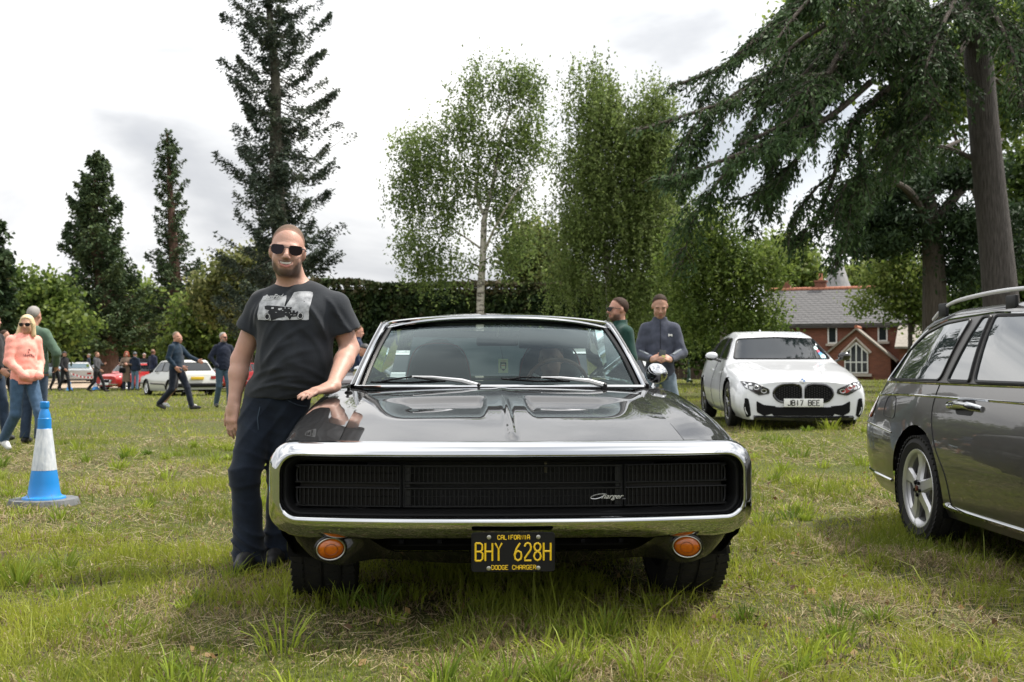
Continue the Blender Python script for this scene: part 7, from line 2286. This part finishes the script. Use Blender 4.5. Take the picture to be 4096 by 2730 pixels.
# ---- the grey estate at the right edge
ESTATE = [(0.0, [(0,.62),(.40,.62),(.62,.60),(.70,.56),(.73,.45),(.70,.32),(.64,.24)]),
          (.15, [(0,.72),(.42,.72),(.68,.69),(.80,.62),(.83,.46),(.81,.30),(.72,.22)]),
          (.8, [(0,.85),(.45,.845),(.74,.81),(.85,.72),(.885,.5),(.875,.32),(.80,.2)]),
          (1.5, [(0,.94),(.47,.935),(.76,.90),(.86,.80),(.895,.55),(.88,.32),(.82,.2)]),
          (2.25, [(0,1.36),(.42,1.355),(.62,1.31),(.825,.965),(.897,.60),(.885,.32),(.84,.2)]),
          (2.9, [(0,1.425),(.42,1.42),(.64,1.385),(.83,.968),(.897,.60),(.885,.32),(.84,.2)]),
          (3.7, [(0,1.42),(.42,1.415),(.64,1.375),(.835,.965),(.900,.60),(.885,.32),(.84,.2)]),
          (4.15, [(0,1.38),(.40,1.375),(.61,1.33),(.82,.95),(.892,.62),(.875,.34),(.82,.22)]),
          (4.45, [(0,1.24),(.38,1.235),(.58,1.19),(.79,.93),(.87,.66),(.86,.36),(.80,.24)]),
          (4.62, [(0,1.02),(.38,1.02),(.56,1.0),(.74,.88),(.85,.68),(.84,.40),(.78,.26)]),
          (4.72, [(0,.80),(.40,.80),(.58,.79),(.70,.75),(.80,.68),(.80,.42),(.74,.28)]),
          (4.80, [(0,.66),(.40,.66),(.56,.65),(.64,.64),(.70,.60),(.70,.44),(.66,.32)])]
def estate():
    m_grey = M('estate_grey', (0.125, 0.119, 0.114), 0.28, metal=0.75, coat=1.0, coat_rough=0.015)
    rt = empty('estate_car', (3.475, 3.32, 0), R(2.0), 'metallic grey estate car with silver roof rails, cut off by the right edge', 'car')
    RW = 3.66; WR = .325
    o, bv = shell(rt, ESTATE, m_grey, [(.93, WR, .385), (RW, WR, .385)], n_along=150, n_sec=8)
    m_sky_glass = M('side_pane', (0.03, 0.04, 0.042), 0.015, coat=1.0, spec=1.0, coat_rough=0.01)
    m_sky_glass.node_tree.nodes['Principled BSDF'].inputs['Coat IOR'].default_value = 2.1
    m_pil = M('pillar_grey', (.11, .105, .10), .35, metal=.5)
    kw = dict(rim=m_trim, rim_r=.010)
    # dark door-frame zone under the panes, then the panes themselves
    pane(bv, 'window_frame', [(1.75, .972), (4.42, .962), (4.30, 1.13), (4.02, 1.30), (3.7, 1.352), (3.1, 1.372), (2.5, 1.345), (2.25, 1.28)], 'x', -1, m_pil, rt, lift=.003, rim=m_chrome, rim_r=.007, mirror=True, round_=.05)
    pane(bv, 'quarter_glass', [(3.42, .985), (4.34, .978), (4.20, 1.14), (3.98, 1.27), (3.68, 1.325), (3.34, 1.345)], 'x', -1, m_sky_glass, rt, lift=.007, rim=m_trim, rim_r=.008, mirror=True, round_=.05)
    pane(bv, 'vent_glass', [(3.03, .985), (3.31, .985), (3.20, 1.347), (3.10, 1.350)], 'x', -1, m_sky_glass, rt, lift=.007, mirror=True, round_=.02, **kw)
    pane(bv, 'door_glass', [(2.10, .985), (2.96, .985), (3.04, 1.350), (2.50, 1.335), (2.32, 1.26)], 'x', -1, m_sky_glass, rt, lift=.007, mirror=True, round_=.03, **kw)
    pane(bv, 'windscreen', [(-.72, .98), (.72, .98), (.60, 1.30), (-.60, 1.30)], 'y', -1, m_tint, rt, rim=m_trim)
    pane(bv, 'rear_window', [(-.56, .98), (.56, .98), (.48, 1.28), (-.48, 1.28)], 'y', 1, m_tint, rt, rim=m_trim)
    for s in (-1, 1):
        line_on(bv, [(1.6, .885), (3.2, .890), (4.0, .885), (4.5, .868)], 'x', s, .007, .002).build('waist_trim', m_chrome, rt)
        line_on(bv, [(1.35, .265), (2.2, .262), (3.16, .268), (3.22, .285)], 'x', s, .014, .004).build('sill_trim', m_chrome, rt)
        line_on(bv, [(4.08, .33), (4.4, .345), (4.7, .36)], 'x', s, .010, .004).build('bumper_trim', m_chrome, rt)
        line_on(bv, [(3.42, .965), (3.44, .80), (3.36, .62), (3.20, .44), (3.16, .24)], 'x', s, .0035, .0005).build('door_seam', m_trim, rt)
        line_on(bv, [(2.25, .965), (2.25, .6), (2.22, .24)], 'x', s, .0035, .0005).build('door_seam', m_trim, rt)
        line_on(bv, [(4.05, .64), (4.35, .665), (4.70, .685)], 'x', s, .006, .001).build('bumper_edge', m_grey, rt)
        ff = round_poly([(4.02, .73), (4.26, .74), (4.24, .87), (4.06, .875)], .05)
        line_on(bv, ff, 'x', s, .003, .0005, n=2, closed=True).build('fuel_flap', m_trim, rt)
        pane(bv, 'tail_lamp', [(4.50, .72), (4.66, .71), (4.60, .90), (4.46, .93)], 'x', s, m_redlens, rt, lift=.005, round_=.02)
        pane(bv, 'tail_lamp', [(s * .60, .70), (s * .72, .70), (s * .70, .86), (s * .58, .90)], 'y', 1, m_redlens, rt, lift=.005, round_=.02)
        # door handle in its cup
        hp = project_pts(bv, [(3.16, .845), (3.05, .852), (2.94, .850), (2.86, .845)], 'x', s, .030)
        ep = project_pts(bv, [(3.22, .842), (2.80, .842)], 'x', s, .004)
        mb = MB(); mb.tube([ep[0]] + hp + [ep[1]], [.012, .017, .017, .017, .016, .012], 8, flat=1.3); h_ = mb.build('door_handle', m_chrome, rt)
        pane(bv, 'handle_cup', [(2.9, .80), (3.12, .80), (3.13, .885), (2.89, .885)], 'x', s, m_trim, h_, lift=.002, round_=.05)
        # roof rails
        mb = MB(); z = 1.455
        rail = [(s * .625, 4.02, 1.365), (s * .625, 3.86, 1.43), (s * .625, 3.6, 1.472), (s * .63, 3.0, 1.492), (s * .63, 2.4, 1.468), (s * .62, 2.2, 1.40)]
        mb.tube(cr(rail, 6), .009, 8, flat=1.4); rl = mb.build('roof_rail', m_silver, rt)
        mb = MB()
        for yy_ in (3.86, 2.95, 2.32):
            mb = MB(); mb.bbox((s * .625, yy_, 1.42), (.022, .12, .085), .008); mb.build('rail_foot', m_trim, rl)
        mb = MB(); mb.tube([(s * .60, 4.1, 1.33), (s * .615, 3.6, 1.388), (s * .62, 2.9, 1.397)], .008, 5); mb.build('roof_gutter', m_trim, rt)
        for w in (.93, RW):
            make_wheel('wheel', WR, .215, .232, M('alloy', (.62, .62, .63), .36, metal=.7), side=s, parent=rt, loc=(s * .778, w, WR), tread=(s < 0 and w > 2))
            pa = [(s * .890, w + .388 * cos(a), WR + .388 * sin(a)) for a in np.linspace(R(-8), R(188), 30)]
        mb = MB(); mb.ell((s * 1.0, 1.50, 1.00), (.12, .07, .08), 14, 10); mb.build('door_mirror', m_grey, rt)
    # lug nuts and centre badge on the wheel in view
    for s in (-1,):
        x = s * (.778 + .215 * .33 + .022)
        for k in range(5):
            a = 2 * pi * k / 5 + pi / 2 + .6; mb = MB(); mb.lathe([(.011, 0), (.011, -.012 * 1), (0, -.012)], (x - .004, RW + .040 * cos(a), WR + .040 * sin(a)), axis='x', n=8); mb.build('wheel_nut', m_matte, rt)
        mb = MB(); mb.bbox((x - .012, RW, WR), (.01, .026, .032), .004); mb.build('wheel_badge', M('badge_red', (.12, .03, .02), .3), rt)
    mb = MB(); mb.box((0, 2.4, .32), (1.35, 4.2, .18)); mb.build('underbody', m_matte, rt, smooth=False)
    # white lettering stickers low in the quarter glass
    mb = MB()
    for k, (w_, t_) in enumerate(((.13, 'PREMIER'), (.11, 'ESTATES'))):
        pass
estate()

# ---- cars further off
def box_windows(): return [[(1.55, .935), (2.35, .945), (2.35, 1.285), (1.95, 1.275)], [(2.42, .945), (3.05, .945), (3.05, 1.29), (2.42, 1.29)], [(3.12, .955), (3.55, .97), (3.40, 1.25), (3.12, 1.28)]]
def hatch_80s():
    Y = 44; X = W(712, 1445, Y).x
    m = M('cream_white', (.56, .56, .53), .35, coat=1)
    th = R(216.9); c, s_ = cos(th), sin(th)
    # place so that the car's middle stands at X, Y
    nx, ny = X - (-2.0 * s_), Y - (2.0 * c)
    rt, bv = basic_car('boxy white eighties hatchback with black side strip on the grass edge', (nx, ny, gz(X, Y) - .02), th, BOXY, m, m_tint, 3.98, (.82, 3.28), windows=box_windows(),
                       ws=[(-.66, .95), (.66, .95), (.56, 1.27), (-.56, 1.27)], rw=[(-.60, .98), (.60, .98), (.53, 1.28), (-.53, 1.28)], style='mesh', wr=.29, tr=.74)
    for s in (-1, 1):
        line_on(bv, [(.05, .47), (1.5, .47), (3.0, .47), (3.95, .47)], 'x', s, .028, .0).build('side_strip', m_trim, rt)
        pane(bv, 'tail_lamp', [(s * .52, .66), (s * .735, .66), (s * .735, .78), (s * .52, .78)], 'y', 1, m_redlens, rt, lift=.01, round_=.01)
        for w in (.82, 3.28):
            mb = MB(); mb.tube([(s * .83, w + .35 * cos(a), .29 + .35 * sin(a)) for a in np.linspace(0, pi, 16)], .022, 5); mb.build('arch_trim', m_trim, rt)
        mb = MB(); mb.bbox((s * .88, 1.55, .96), (.14, .06, .11), .02); mb.build('door_mirror', m_trim, rt)
    for yy_ in (-.02, 4.0):
        mb = MB(); mb.bbox((0, yy_, .44), (1.62, .12, .15), .04); mb.build('bumper', m_trim, rt)
    mb = MB(); mb.bbox((0, 4.0, .70), (.50, .02, .11), .004); mb.build('licence_plate', m_numy, rt)
hatch_80s()
def saloon_car(label, px, Y, rz, paint, mid=2.2, dz=-.02, glass=None, group=None, sc=1.0):
    X = W(px, 1445, Y).x; c, s_ = cos(rz), sin(rz)
    rt, bv = basic_car(label, (X + mid * s_, Y - mid * c, gz(X, Y) + dz), rz, SALOON, paint, glass or m_tint, 4.5, (.85, 3.5),
        windows=[[(1.95, .92), (2.62, .925), (2.62, 1.25), (2.22, 1.23)], [(2.68, .925), (3.45, .93), (3.22, 1.21), (2.68, 1.25)]], ws=[(-.68, .93), (.68, .93), (.55, 1.23), (-.55, 1.23)], rw=[(-.66, .95), (.66, .95), (.54, 1.22), (-.54, 1.22)], wr=.30, tr=.77, group=group)
    for s in (-1, 1):
        pane(bv, 'headlight', [(s * .45, .52), (s * .68, .52), (s * .68, .63), (s * .45, .63)], 'y', -1, m_clear, rt, lift=.006, round_=.03)
        pane(bv, 'tail_lamp', [(s * .50, .58), (s * .74, .58), (s * .74, .70), (s * .50, .70)], 'y', 1, m_redlens, rt, lift=.006, round_=.01)
        line_on(bv, [(.1, .50), (2.2, .50), (4.4, .50)], 'x', s, .012, .002).build('side_trim', m_chrome, rt)
        mb = MB(); mb.ell((s * .93, 1.9, .98), (.10, .05, .06), 12, 8); mb.build('door_mirror', m_chrome, rt)
    pane(bv, 'grille', [(-.36, .50), (.36, .50), (.36, .63), (-.36, .63)], 'y', -1, m_matte, rt, rim=m_chrome, round_=.02)
    for yy_ in (-.04, 4.52):
        mb = MB(); mb.bbox((0, yy_, .42), (1.62, .10, .10), .03); mb.build('bumper', m_chrome, rt)
    return rt, bv
saloon_car('white classic saloon with blue soft top beside the marker tape', 315, 70, R(200), M('classic_white', (.68, .70, .72), .35, coat=1), glass=M('bluish_pane', (.10, .16, .2), .1))
saloon_car('bright orange sports car behind the walking man in grey', 455, 82, R(150), M('orange_paint', (.85, .27, .025), .3, coat=1))
saloon_car('pale blue saloon at the left behind the man in black cap', 215, 88, R(100), M('pale_blue', (.35, .45, .52), .35, coat=1))
saloon_car('red car half hidden behind the leaning man', 985, 52, R(150), M('deep_red', (.35, .02, .025), .3, coat=1))
saloon_car('dark classic car low behind the black car bonnet on the left', 1455, 27, R(12), M('dark_plum', (.02, .01, .012), .3, coat=1))
rt_w, bvw = saloon_car('white saloon seen through the windscreen of the black car', 1665, 19, R(8), m_white, mid=0)
rt_s, bvs = saloon_car('silvery white car standing behind the young man with the phone', 2390, 15, R(-6), M('silver_white', (.55, .57, .58), .35, coat=1), mid=0)
# small red classic seen nose-on
def red_mini():
    Y = 53; X = W(462, 1445, Y).x
    rt = empty('parked_car', (X, Y - 1.2, gz(X, Y) - .02), R(-25), 'tiny red classic car with white roof and chrome front near the blue cones', 'car')
    st = [(0, [(0,.68),(.3,.68),(.5,.64),(.58,.55),(.6,.45),(.58,.3),(.5,.22)]), (.2, [(0,.78),(.3,.77),(.55,.72),(.66,.6),(.68,.45),(.66,.3),(.6,.2)]), (.9, [(0,.86),(.35,.85),(.58,.82),(.68,.72),(.70,.5),(.69,.3),(.62,.2)]),
          (1.25, [(0,1.25),(.35,1.24),(.5,1.2),(.64,.85),(.70,.5),(.69,.3),(.62,.2)]), (2.4, [(0,1.3),(.35,1.29),(.5,1.24),(.64,.85),(.70,.5),(.69,.3),(.62,.2)]), (3.0, [(0,.7),(.35,.7),(.5,.68),(.6,.6),(.64,.5),(.62,.3),(.55,.25)])]
    mr = M('mini_red', (.45, .02, .02), .3, coat=1)
    o, bv = shell(rt, st, mr, [(.55, .26, .30), (2.5, .26, .30)], n_along=40, n_sec=3)
    pane(bv, 'windscreen', [(-.56, .90), (.56, .90), (.46, 1.17), (-.46, 1.17)], 'y', -1, m_tint, rt, rim=m_chrome)
    pane(bv, 'roof_panel', [(-.46, 1.3), (.46, 1.3), (.46, 2.4), (-.46, 2.4)], 'z', 1, m_white, rt, lift=.008)
    pane(bv, 'grille', [(-.30, .38), (.30, .38), (.34, .52), (-.34, .52)], 'y', -1, m_matte, rt, rim=m_chrome, rim_r=.015)
    for s in (-1, 1):
        pane(bv, 'side_window', [(1.3, .88), (2.4, .88), (2.3, 1.17), (1.4, 1.17)], 'x', s, m_tint, rt)
        mb = MB(); mb.lathe([(0, -.05), (.06, -.03), (.075, .0), (.07, .05)], (s * .48, .06, .60), axis='y', n=14); mb.build('headlight', m_chrome, rt)
        mb = MB(); mb.ell((s * .26, -.03, .46), (.05, .03, .05), 10, 8); mb.build('spot_lamp', m_numw, rt)
        for w in (.55, 2.5): make_wheel('wheel', .26, .15, .16, m_silver, side=s, parent=rt, loc=(s * .62, w, .26), style='mesh')
    mb = MB(); mb.tube(cr([(-.66, .05, .30), (-.4, -.08, .30), (.4, -.08, .30), (.66, .05, .30)], 4), .035, 6); mb.build('bumper', m_chrome, rt)
    mb = MB(); mb.bbox((0, -.12, .33), (.5, .02, .10), .004); mb.build('licence_plate', m_numw, rt)
red_mini()
# ------------------------------------------------------------------ the people around
HB = (.05, .03, .018); HBL = (.50, .38, .22); HG = (.30, .28, .26); HRD = (.25, .05, .02)
NAVY = (.010, .017, .034); BLK = (.010, .010, .012); DEN = (.045, .085, .145); DDEN = (.02, .034, .06)

# woman in the coral hoodie
rt_, j, tp = person('blonde woman in coral pink hoodie, jeans and dark sunglasses walking past the cone', gp(98, 13.8), R(52), 1.69,
    J=dict(stride(1.0, .3), wrL=(-.09, -.19, .955), elL=(-.215, -.01, 1.13), wrR=(.09, -.19, .955), elR=(.215, .02, 1.13), neck=(0, .02, 1.47), head=(.015, -.02, 1.60)), head=(3, 0, -46),
    top=(.80, .33, .27), bottom=DEN, shoe=(.6, .6, .58), skin=(.46, .26, .17), hair=('long', HBL), glasses=True, res=.011, fat=.95, top_name='hoodie', bottom_name='jeans', hood=True,
    hands=dict(L=dict(hide=True), R=dict(hide=True)))
bv_ = bvh_of(tp)
po = SDF(); po.ell(V3(.0, -.125, .93), (.15, .05, .075), .03)
po.mesh('hoodie_pocket', .012, tp.data.materials[0], tp)
def scribble(bv, x0, z0, w, mat, par):
    mb = MB(); pts = [(x0 + w * t + .006 * cos(t * 40), z0 + .016 * sin(t * 47) + .006 * sin(t * 13)) for t in np.linspace(0, 1, 60)]
    mb.tube(project_pts(bv, pts, 'y', -1, .003), .0022, 4)
    mb.tube(project_pts(bv, [(x0 + w * .45 + .012 * cos(a), z0 + .055 + .022 * sin(a)) for a in np.linspace(0, 5, 12)], 'y', -1, .003), .003, 4)
    mb.build('print_script', mat, par)
scribble(bv_, -.075, 1.17, .16, M('print_plum', (.16, .03, .05), .8), tp)
# man in green with his back turned
rt_, j, tp = person('man in sage green jumper with brown belt, back turned behind the blonde woman', gp(135, 15.4), R(170), 1.86,
    J=dict(elL=(-.30, -.02, 1.16), wrL=(-.20, -.18, 1.00), elR=(.30, 0, 1.16), wrR=(.20, -.15, 1.0)), top=(.075, .12, .085), bottom=DDEN, hair=('short', HG), res=.013, fat=1.12, top_name='jumper', bottom_name='jeans', collar=False)
mb = MB(); mb.tube([(.165 * cos(a) * 1.12, .125 * sin(a) * 1.1, .935) for a in np.linspace(0, 2 * pi, 25)[:-1]], .022, 6, closed=True); mb.build('belt', M('belt_brown', (.16, .08, .035), .6), rt_)
person('figure in dark jacket and jeans cut off by the left edge', gp(-30, 15.5), R(80), 1.78, J=stride(.5), top=(.012, .012, .014), bottom=DDEN, res=.016)
person('second dark figure at the left edge, further back', gp(18, 24), R(95), 1.75, J=stride(.6), top=BLK, bottom=BLK, res=.02)

# walkers in the left middle distance
person('bearded man in black walking left of the man in black cap', gp(222, 52), R(75), 1.78, J=stride(.6), top=BLK, bottom=BLK, beard=(.05, .03, .02), res=.024)
person('man in black with a black cap walking beside the pale cars', gp(258, 51), R(60), 1.80, J=stride(.8), top=BLK, bottom=BLK, hair=('cap', (.008, .008, .01)), res=.024)
person('man in charcoal hooded jacket and black trousers striding right', gp(388, 49), R(80), 1.74, J=dict(stride(1.1), elR=(.2, -.12, 1.18), wrR=(.10, -.30, 1.22)), top=(.05, .05, .055), bottom=BLK, hair=('short', (.16, .09, .05)), res=.022, hood=True)
person('man in navy behind the pale classic cars, only head and shoulders in view', gp(355, 74), R(-70), 1.8, top=NAVY, bottom=DDEN, hair=('short', HG), res=.03)
person('brown haired person behind the orange car', gp(434, 88), R(20), 1.7, top=(.03, .02, .02), bottom=BLK, hair=('bob', (.06, .03, .02)), res=.03)
person('person in navy standing behind the orange car, left of the red haired woman', gp(470, 84), R(180), 1.75, top=NAVY, bottom=BLK, hair=('short', HB), res=.03)
person('red haired woman in long taupe coat with dark shoulder bag', gp(506, 51), R(15), 1.76, J=dict(elR=(.26, -.06, 1.16), wrR=(.06, -.20, 1.18), elL=(-.26, -.06, 1.16), wrL=(-.08, -.2, 1.15)), top=(.16, .115, .085), bottom=NAVY, hair=('bob', HRD), res=.022, coat=.55, top_name='coat')
mb = MB(); p_ = gp(490, 50.6); bag = empty('shoulder_bag', p_, 0, 'black shoulder bag hanging at the hip of the red haired woman', 'bag')
mb.bbox((0, 0, .92), (.30, .12, .24), .05); mb.build('bag_body', m_matte, bag); mb = MB(); mb.tube(cr([(-.12, 0, 1.02), (-.02, .05, 1.3), (.12, 0, 1.02)], 5), .012, 5); mb.build('strap', m_matte, bag)
person('man in grey beanie, navy top and light jeans, back turned', gp(540, 51), R(175), 1.74, top=NAVY, bottom=(.10, .16, .23), hair=('beanie', (.06, .065, .07)), res=.022, hood=True)
person('white haired person in black jacket between two navy tops', gp(577, 54), R(10), 1.72, top=(.012, .012, .012), bottom=BLK, hair=('short', (.6, .58, .55)), glasses=True, res=.022)
person('bald man in navy jumper standing behind the white hatchback', gp(612, 50), R(150), 1.86, top=(.012, .014, .035), bottom=BLK, skin=(.24, .12, .08), hair=('bald', (.06, .03, .02)), res=.022, fat=1.1)
person('man in navy jumper striding right with his arm held forward', gp(705, 26), R(72), 1.80, J=dict(stride(1.15), elR=(.24, -.16, 1.20), wrR=(.20, -.44, 1.10), elL=(-.23, .05, 1.16), wrL=(-.17, -.10, .96)), head=(0, 0, -15), top=(.008, .020, .036), bottom=(.008, .011, .02), hair=('buzz', (.22, .17, .13)), res=.015)
person('man in shorts and white socks half hidden behind the striding man', gp(712, 26.9), R(70), 1.78, J=stride(.9), top=(.014, .022, .04), bottom=(.02, .02, .025), shorts=True, hair=('short', HB), res=.018, shoe=(.5, .5, .5))
person('grey haired man in navy waterproof jacket and blue sunglasses, hands in pockets', gp(893, 27.5), R(30), 1.82, J=dict(wrL=(-.18, -.10, .97), elL=(-.29, .03, 1.17), wrR=(.18, -.10, .97), elR=(.29, .03, 1.17), knR=(.11, -.10, .5), anR=(.12, -.10, .09), toeR=(.14, -.27, .03), anL=(-.12, .16, .10), toeL=(-.14, 0, .03)),
       head=(0, 0, 25), top=(.010, .014, .028), bottom=(.05, .085, .12), hair=('short', HG), beard=(.25, .23, .21), glasses=True, res=.015, fat=1.08, hood=True, hands=dict(L=dict(hide=True), R=dict(hide=True)))
person('man in navy jacket and cream trousers behind the elbow of the leaning man', gp(1432, 22), R(100), 1.80, top=(.012, .02, .045), bottom=(.4, .36, .27), hair=('short', (.10, .06, .035)), res=.016, head=(12, 0, 0))
person('person in charcoal hoodie bending forward beside the black car windscreen', gp(1500, 19.5), R(-60), 1.62, J=dict(head=(0, -.22, 1.40), neck=(0, -.10, 1.36), shL=(-.17, -.06, 1.32), shR=(.17, -.06, 1.32), chest=(0, -.04, 1.2), elL=(-.22, -.12, 1.05), elR=(.22, -.12, 1.05), wrL=(-.18, -.28, .9), wrR=(.18, -.28, .9)), top=(.022, .022, .024), bottom=BLK, res=.018, hood=True, hair=('beanie', (.02, .02, .022)))

# right of the black car
person('bearded man in dark green fleece and sunglasses looking left', gp(2474, 10.9), R(-72), 1.69, top=(.010, .038, .030), bottom=(.06, .10, .15), hair=('short', (.05, .03, .022)), beard=(.05, .03, .025), glasses=True, res=.011, fat=1.15, top_name='fleece', bottom_name='jeans')
hl = dict(L=dict(d=(.55, -.75, .15), n=(-.4, -.5, .5), curl=.8), R=dict(d=(-.55, -.75, .15), n=(.4, -.5, .5), curl=.8))
rt_, j, tp = person('young man in slate zip top and grey jeans looking down at a phone', gp(2640, 12.0), R(-6), 1.76,
    J=dict(elL=(-.225, -.02, 1.14), wrL=(-.085, -.24, 1.085), elR=(.225, -.02, 1.15), wrR=(.095, -.24, 1.085), shL=(-.145, .01, 1.40), shR=(.145, .01, 1.40), head=(0, -.035, 1.640), knR=(.16, -.02, .5), anR=(.22, .02, .09), toeR=(.26, -.14, .03)),
    head=(24, 0, 4), top=(.050, .056, .078), bottom=(.115, .150, .185), fat=.86, hair=('short', (.040, .026, .018)), skin=(.44, .25, .18), res=.009, hands=hl, top_name='zip_top', bottom_name='jeans')
bv_ = bvh_of(tp)
line_on(bv_, [(0, 1.50), (.003, 1.38), (0, 1.2), (0, 1.0)], 'y', -1, .003, .002).build('zip', m_trim, tp)
mb = MB()
for s in (-1, 1): mb.tube(project_pts(bv_, [(.105 + .022 * cos(a) , 1.345 + s * .012 + s * .016 * sin(a) * -1) for a in np.linspace(.25, pi - .25, 9)], 'y', -1, .004), .0045, 5)
for s in (-1, 1): mb.tube(project_pts(bv_, [(.105 + s * .017, 1.33), (.105 + s * .013, 1.345), (.105 + s * .017, 1.36)], 'y', -1, .004), .0042, 5)
mb.build('chest_logo', m_numw, tp)
for q in 'LR':
    sg = -1 if q == 'L' else 1
    mb = MB(); e = j['el' + q]; w_ = j['wr' + q]
    mb.tube([Vector(lerp(e, w_, t) + V3(sg * .010, -.012, .052 - .014 * t)) for t in np.linspace(.05, .85, 6)], [.018] * 6, 6, flat=.5); mb.build('sleeve_stripe', M('stripe_grey', (.17, .19, .21), .8), tp)
wp = Matrix.Translation(Vector(gp(2640, 12.0))) @ Matrix.Rotation(R(-6), 4, 'Z')
ph = empty('mobile_phone', wp @ Vector((.012, -.325, 1.14)), R(-6), 'dark mobile phone with a yellow sticker held in both hands', 'phone')
mb = MB(); mb.bbox((0, 0, -.012), (.070, .010, .125), .006, Matrix.Rotation(R(-14), 3, 'X') @ Matrix.Rotation(R(10), 3, 'Y')); mb.build('case', M('phone_case', (.03, .035, .035), .4), ph)
mb = MB(); mb.bbox((.012, -.014, -.03), (.035, .003, .05), .001, Matrix.Rotation(R(-14), 3, 'X') @ Matrix.Rotation(R(10), 3, 'Y')); mb.build('phone_sticker', M('sticker_yellow', (.5, .45, .15), .6), ph)
# driver inside the black car
dp = Matrix.Translation((0.010, 4.45, 0)) @ Matrix.Rotation(R(2.3), 4, 'Z') @ Vector((.36, 2.98, -.335))
person('driver in dark clothes behind the wheel of the black car', dp, 0, 1.72, J=dict(head=(0, -.12, 1.47), neck=(0, -.03, 1.34), shL=(-.16, -.02, 1.28), shR=(.16, -.02, 1.28), chest=(0, 0, 1.12), belly=(0, 0, .98), pelvis=(0, 0, .90),
       elL=(-.22, -.20, 1.08), wrL=(-.13, -.42, 1.18), elR=(.22, -.20, 1.08), wrR=(.13, -.42, 1.18), hipL=(-.09, -.05, .86), hipR=(.09, -.05, .86), knL=(-.12, -.45, .92), knR=(.12, -.45, .92), anL=(-.12, -.72, .62), anR=(.12, -.72, .62), toeL=(-.12, -.86, .62), toeR=(.12, -.86, .62)),
       head=(10, 0, -12), top=BLK, bottom=BLK, hair=('short', HB), res=.018)

# ------------------------------------------------------------------ cones
m_cone = M('cone_blue', (.010, .22, .60), .42, col2=(.035, .20, .42), vscale=9, vpos=(.5, .78), detail=10, rough2=.65)
m_band = M('cone_reflective', (.42, .46, .51), .32, col2=(.66, .68, .70), vscale=14, stretch=(3, 3, .6), bump=.004, bscale=18)
def cone():
    Y = 8.72; p = W(180, 1445, Y)
    rt = empty('traffic_cone', (p.x, Y, .0), 0, 'large blue traffic cone with white reflective sleeve on the left grass', 'traffic cone')
    H = .80
    mb = MB(); mb.lathe([(.155, .045), (.160, .05), (.156, .062), (.128, .072), (.118, .09), (.107, .17), (.093, .26), (.092, .265), (.0865, .285), (.054, .58), (.050, .585), (.049, .66), (.045, .665), (.040, .70), (.030, .725), (.028, .735), (.032, .742), (.034, .75), (.034, .785), (.030, .79), (.0, .79)], n=40)
    mb.build('cone_body', m_cone, rt, angle=30)
    mb = MB(); mb.lathe([(.0930, .268), (.0920, .275), (.0555, .578), (.0545, .582)], n=40); mb.build('reflective_sleeve', m_band, rt)
    mb = MB()
    o_ = [((.255 + .012 * (k % 2)) * cos(a), (.255 + .012 * (k % 2)) * sin(a)) for k, a in enumerate(np.linspace(0, 2 * pi, 33)[:-1])]
    mb.prism(o_, .045, lambda u, v, d: (u * (1 - (d > 0) * .06), v * (1 - (d > 0) * .06), d + .004)); mb.build('cone_base', M('cone_rubber', (.10, .105, .11), .85, col2=(.17, .175, .18), vscale=9, bump=.006, bscale=24), rt, smooth=False)
    return rt
cone()
for i, (px, Y) in enumerate(((278, 51.5), (383, 52.5))):
    p = gp(px, Y)
    rt = empty('traffic_cone', p, 0, ['small blue cone on the grass edge near the man in black cap', 'small blue cone at the feet of the man in charcoal'][i], 'traffic cone', 'blue cones along the drive')
    mb = MB(); mb.lathe([(.19, .03), (.15, .06), (.10, .20), (.055, .42), (.03, .44), (.03, .48), (0, .48)], n=16); mb.build('cone_body', m_cone, rt)
    mb = MB(); mb.lathe([(.112, .17), (.078, .34)], n=16); mb.build('reflective_sleeve', m_band, rt)
    mb = MB(); mb.bbox((0, 0, .02), (.42, .42, .04), .01); mb.build('cone_base', m_matte, rt)
# tape
tpz = [W(px, py, 57) for px, py in ((283, 1498), (330, 1508), (385, 1512))]
rt = empty('barrier_tape', (tpz[0].x, 57, 0), 0, 'red and white barrier tape sagging in front of the pale classic cars', 'barrier tape')
for i in range(14):
    t0, t1 = i / 14, (i + 1) / 14
    def q(t): 
        p = tpz[0].lerp(tpz[2], t); return Vector((p.x - tpz[0].x, .0, lerp(tpz[0].z, tpz[2].z, t) - .10 * sin(pi * t)))
    a, b = q(t0), q(t1)
    mb = MB(); mb.add([a, b, b + Vector((0, 0, .09)), a + Vector((0, 0, .09)), a + Vector((0, .004, 0)), b + Vector((0, .004, 0)), b + Vector((0, .004, .09)), a + Vector((0, .004, .09))], [(0, 1, 2, 3), (7, 6, 5, 4), (3, 2, 6, 7), (0, 4, 5, 1)])
    mb.build('tape_stripe', M('tape_red', (.55, .05, .05), .5) if i % 2 else m_numw, rt, smooth=False)
p = gp(482, 92)
rt = empty('sign_board', p, 0, 'dark notice board standing before the redwood trunk', 'sign')
mb = MB(); mb.box((0, 0, 1.9), (1.5, .08, 1.1)); mb.build('board', M('board_dark', (.05, .05, .055), .7), rt, smooth=False)
for x in (-.6, .6):
    mb = MB(); mb.box((x, .06, 1.1), (.09, .09, 2.3)); mb.build('post', M('board_dark', (.05, .05, .055)), rt, smooth=False)
for k in range(3):
    mb = MB(); mb.box((-.2, -.045, 2.2 - k * .25), (.8, .01, .07)); mb.build('notice_strip', M('board_text', (.3, .3, .3), .7), rt, smooth=False)
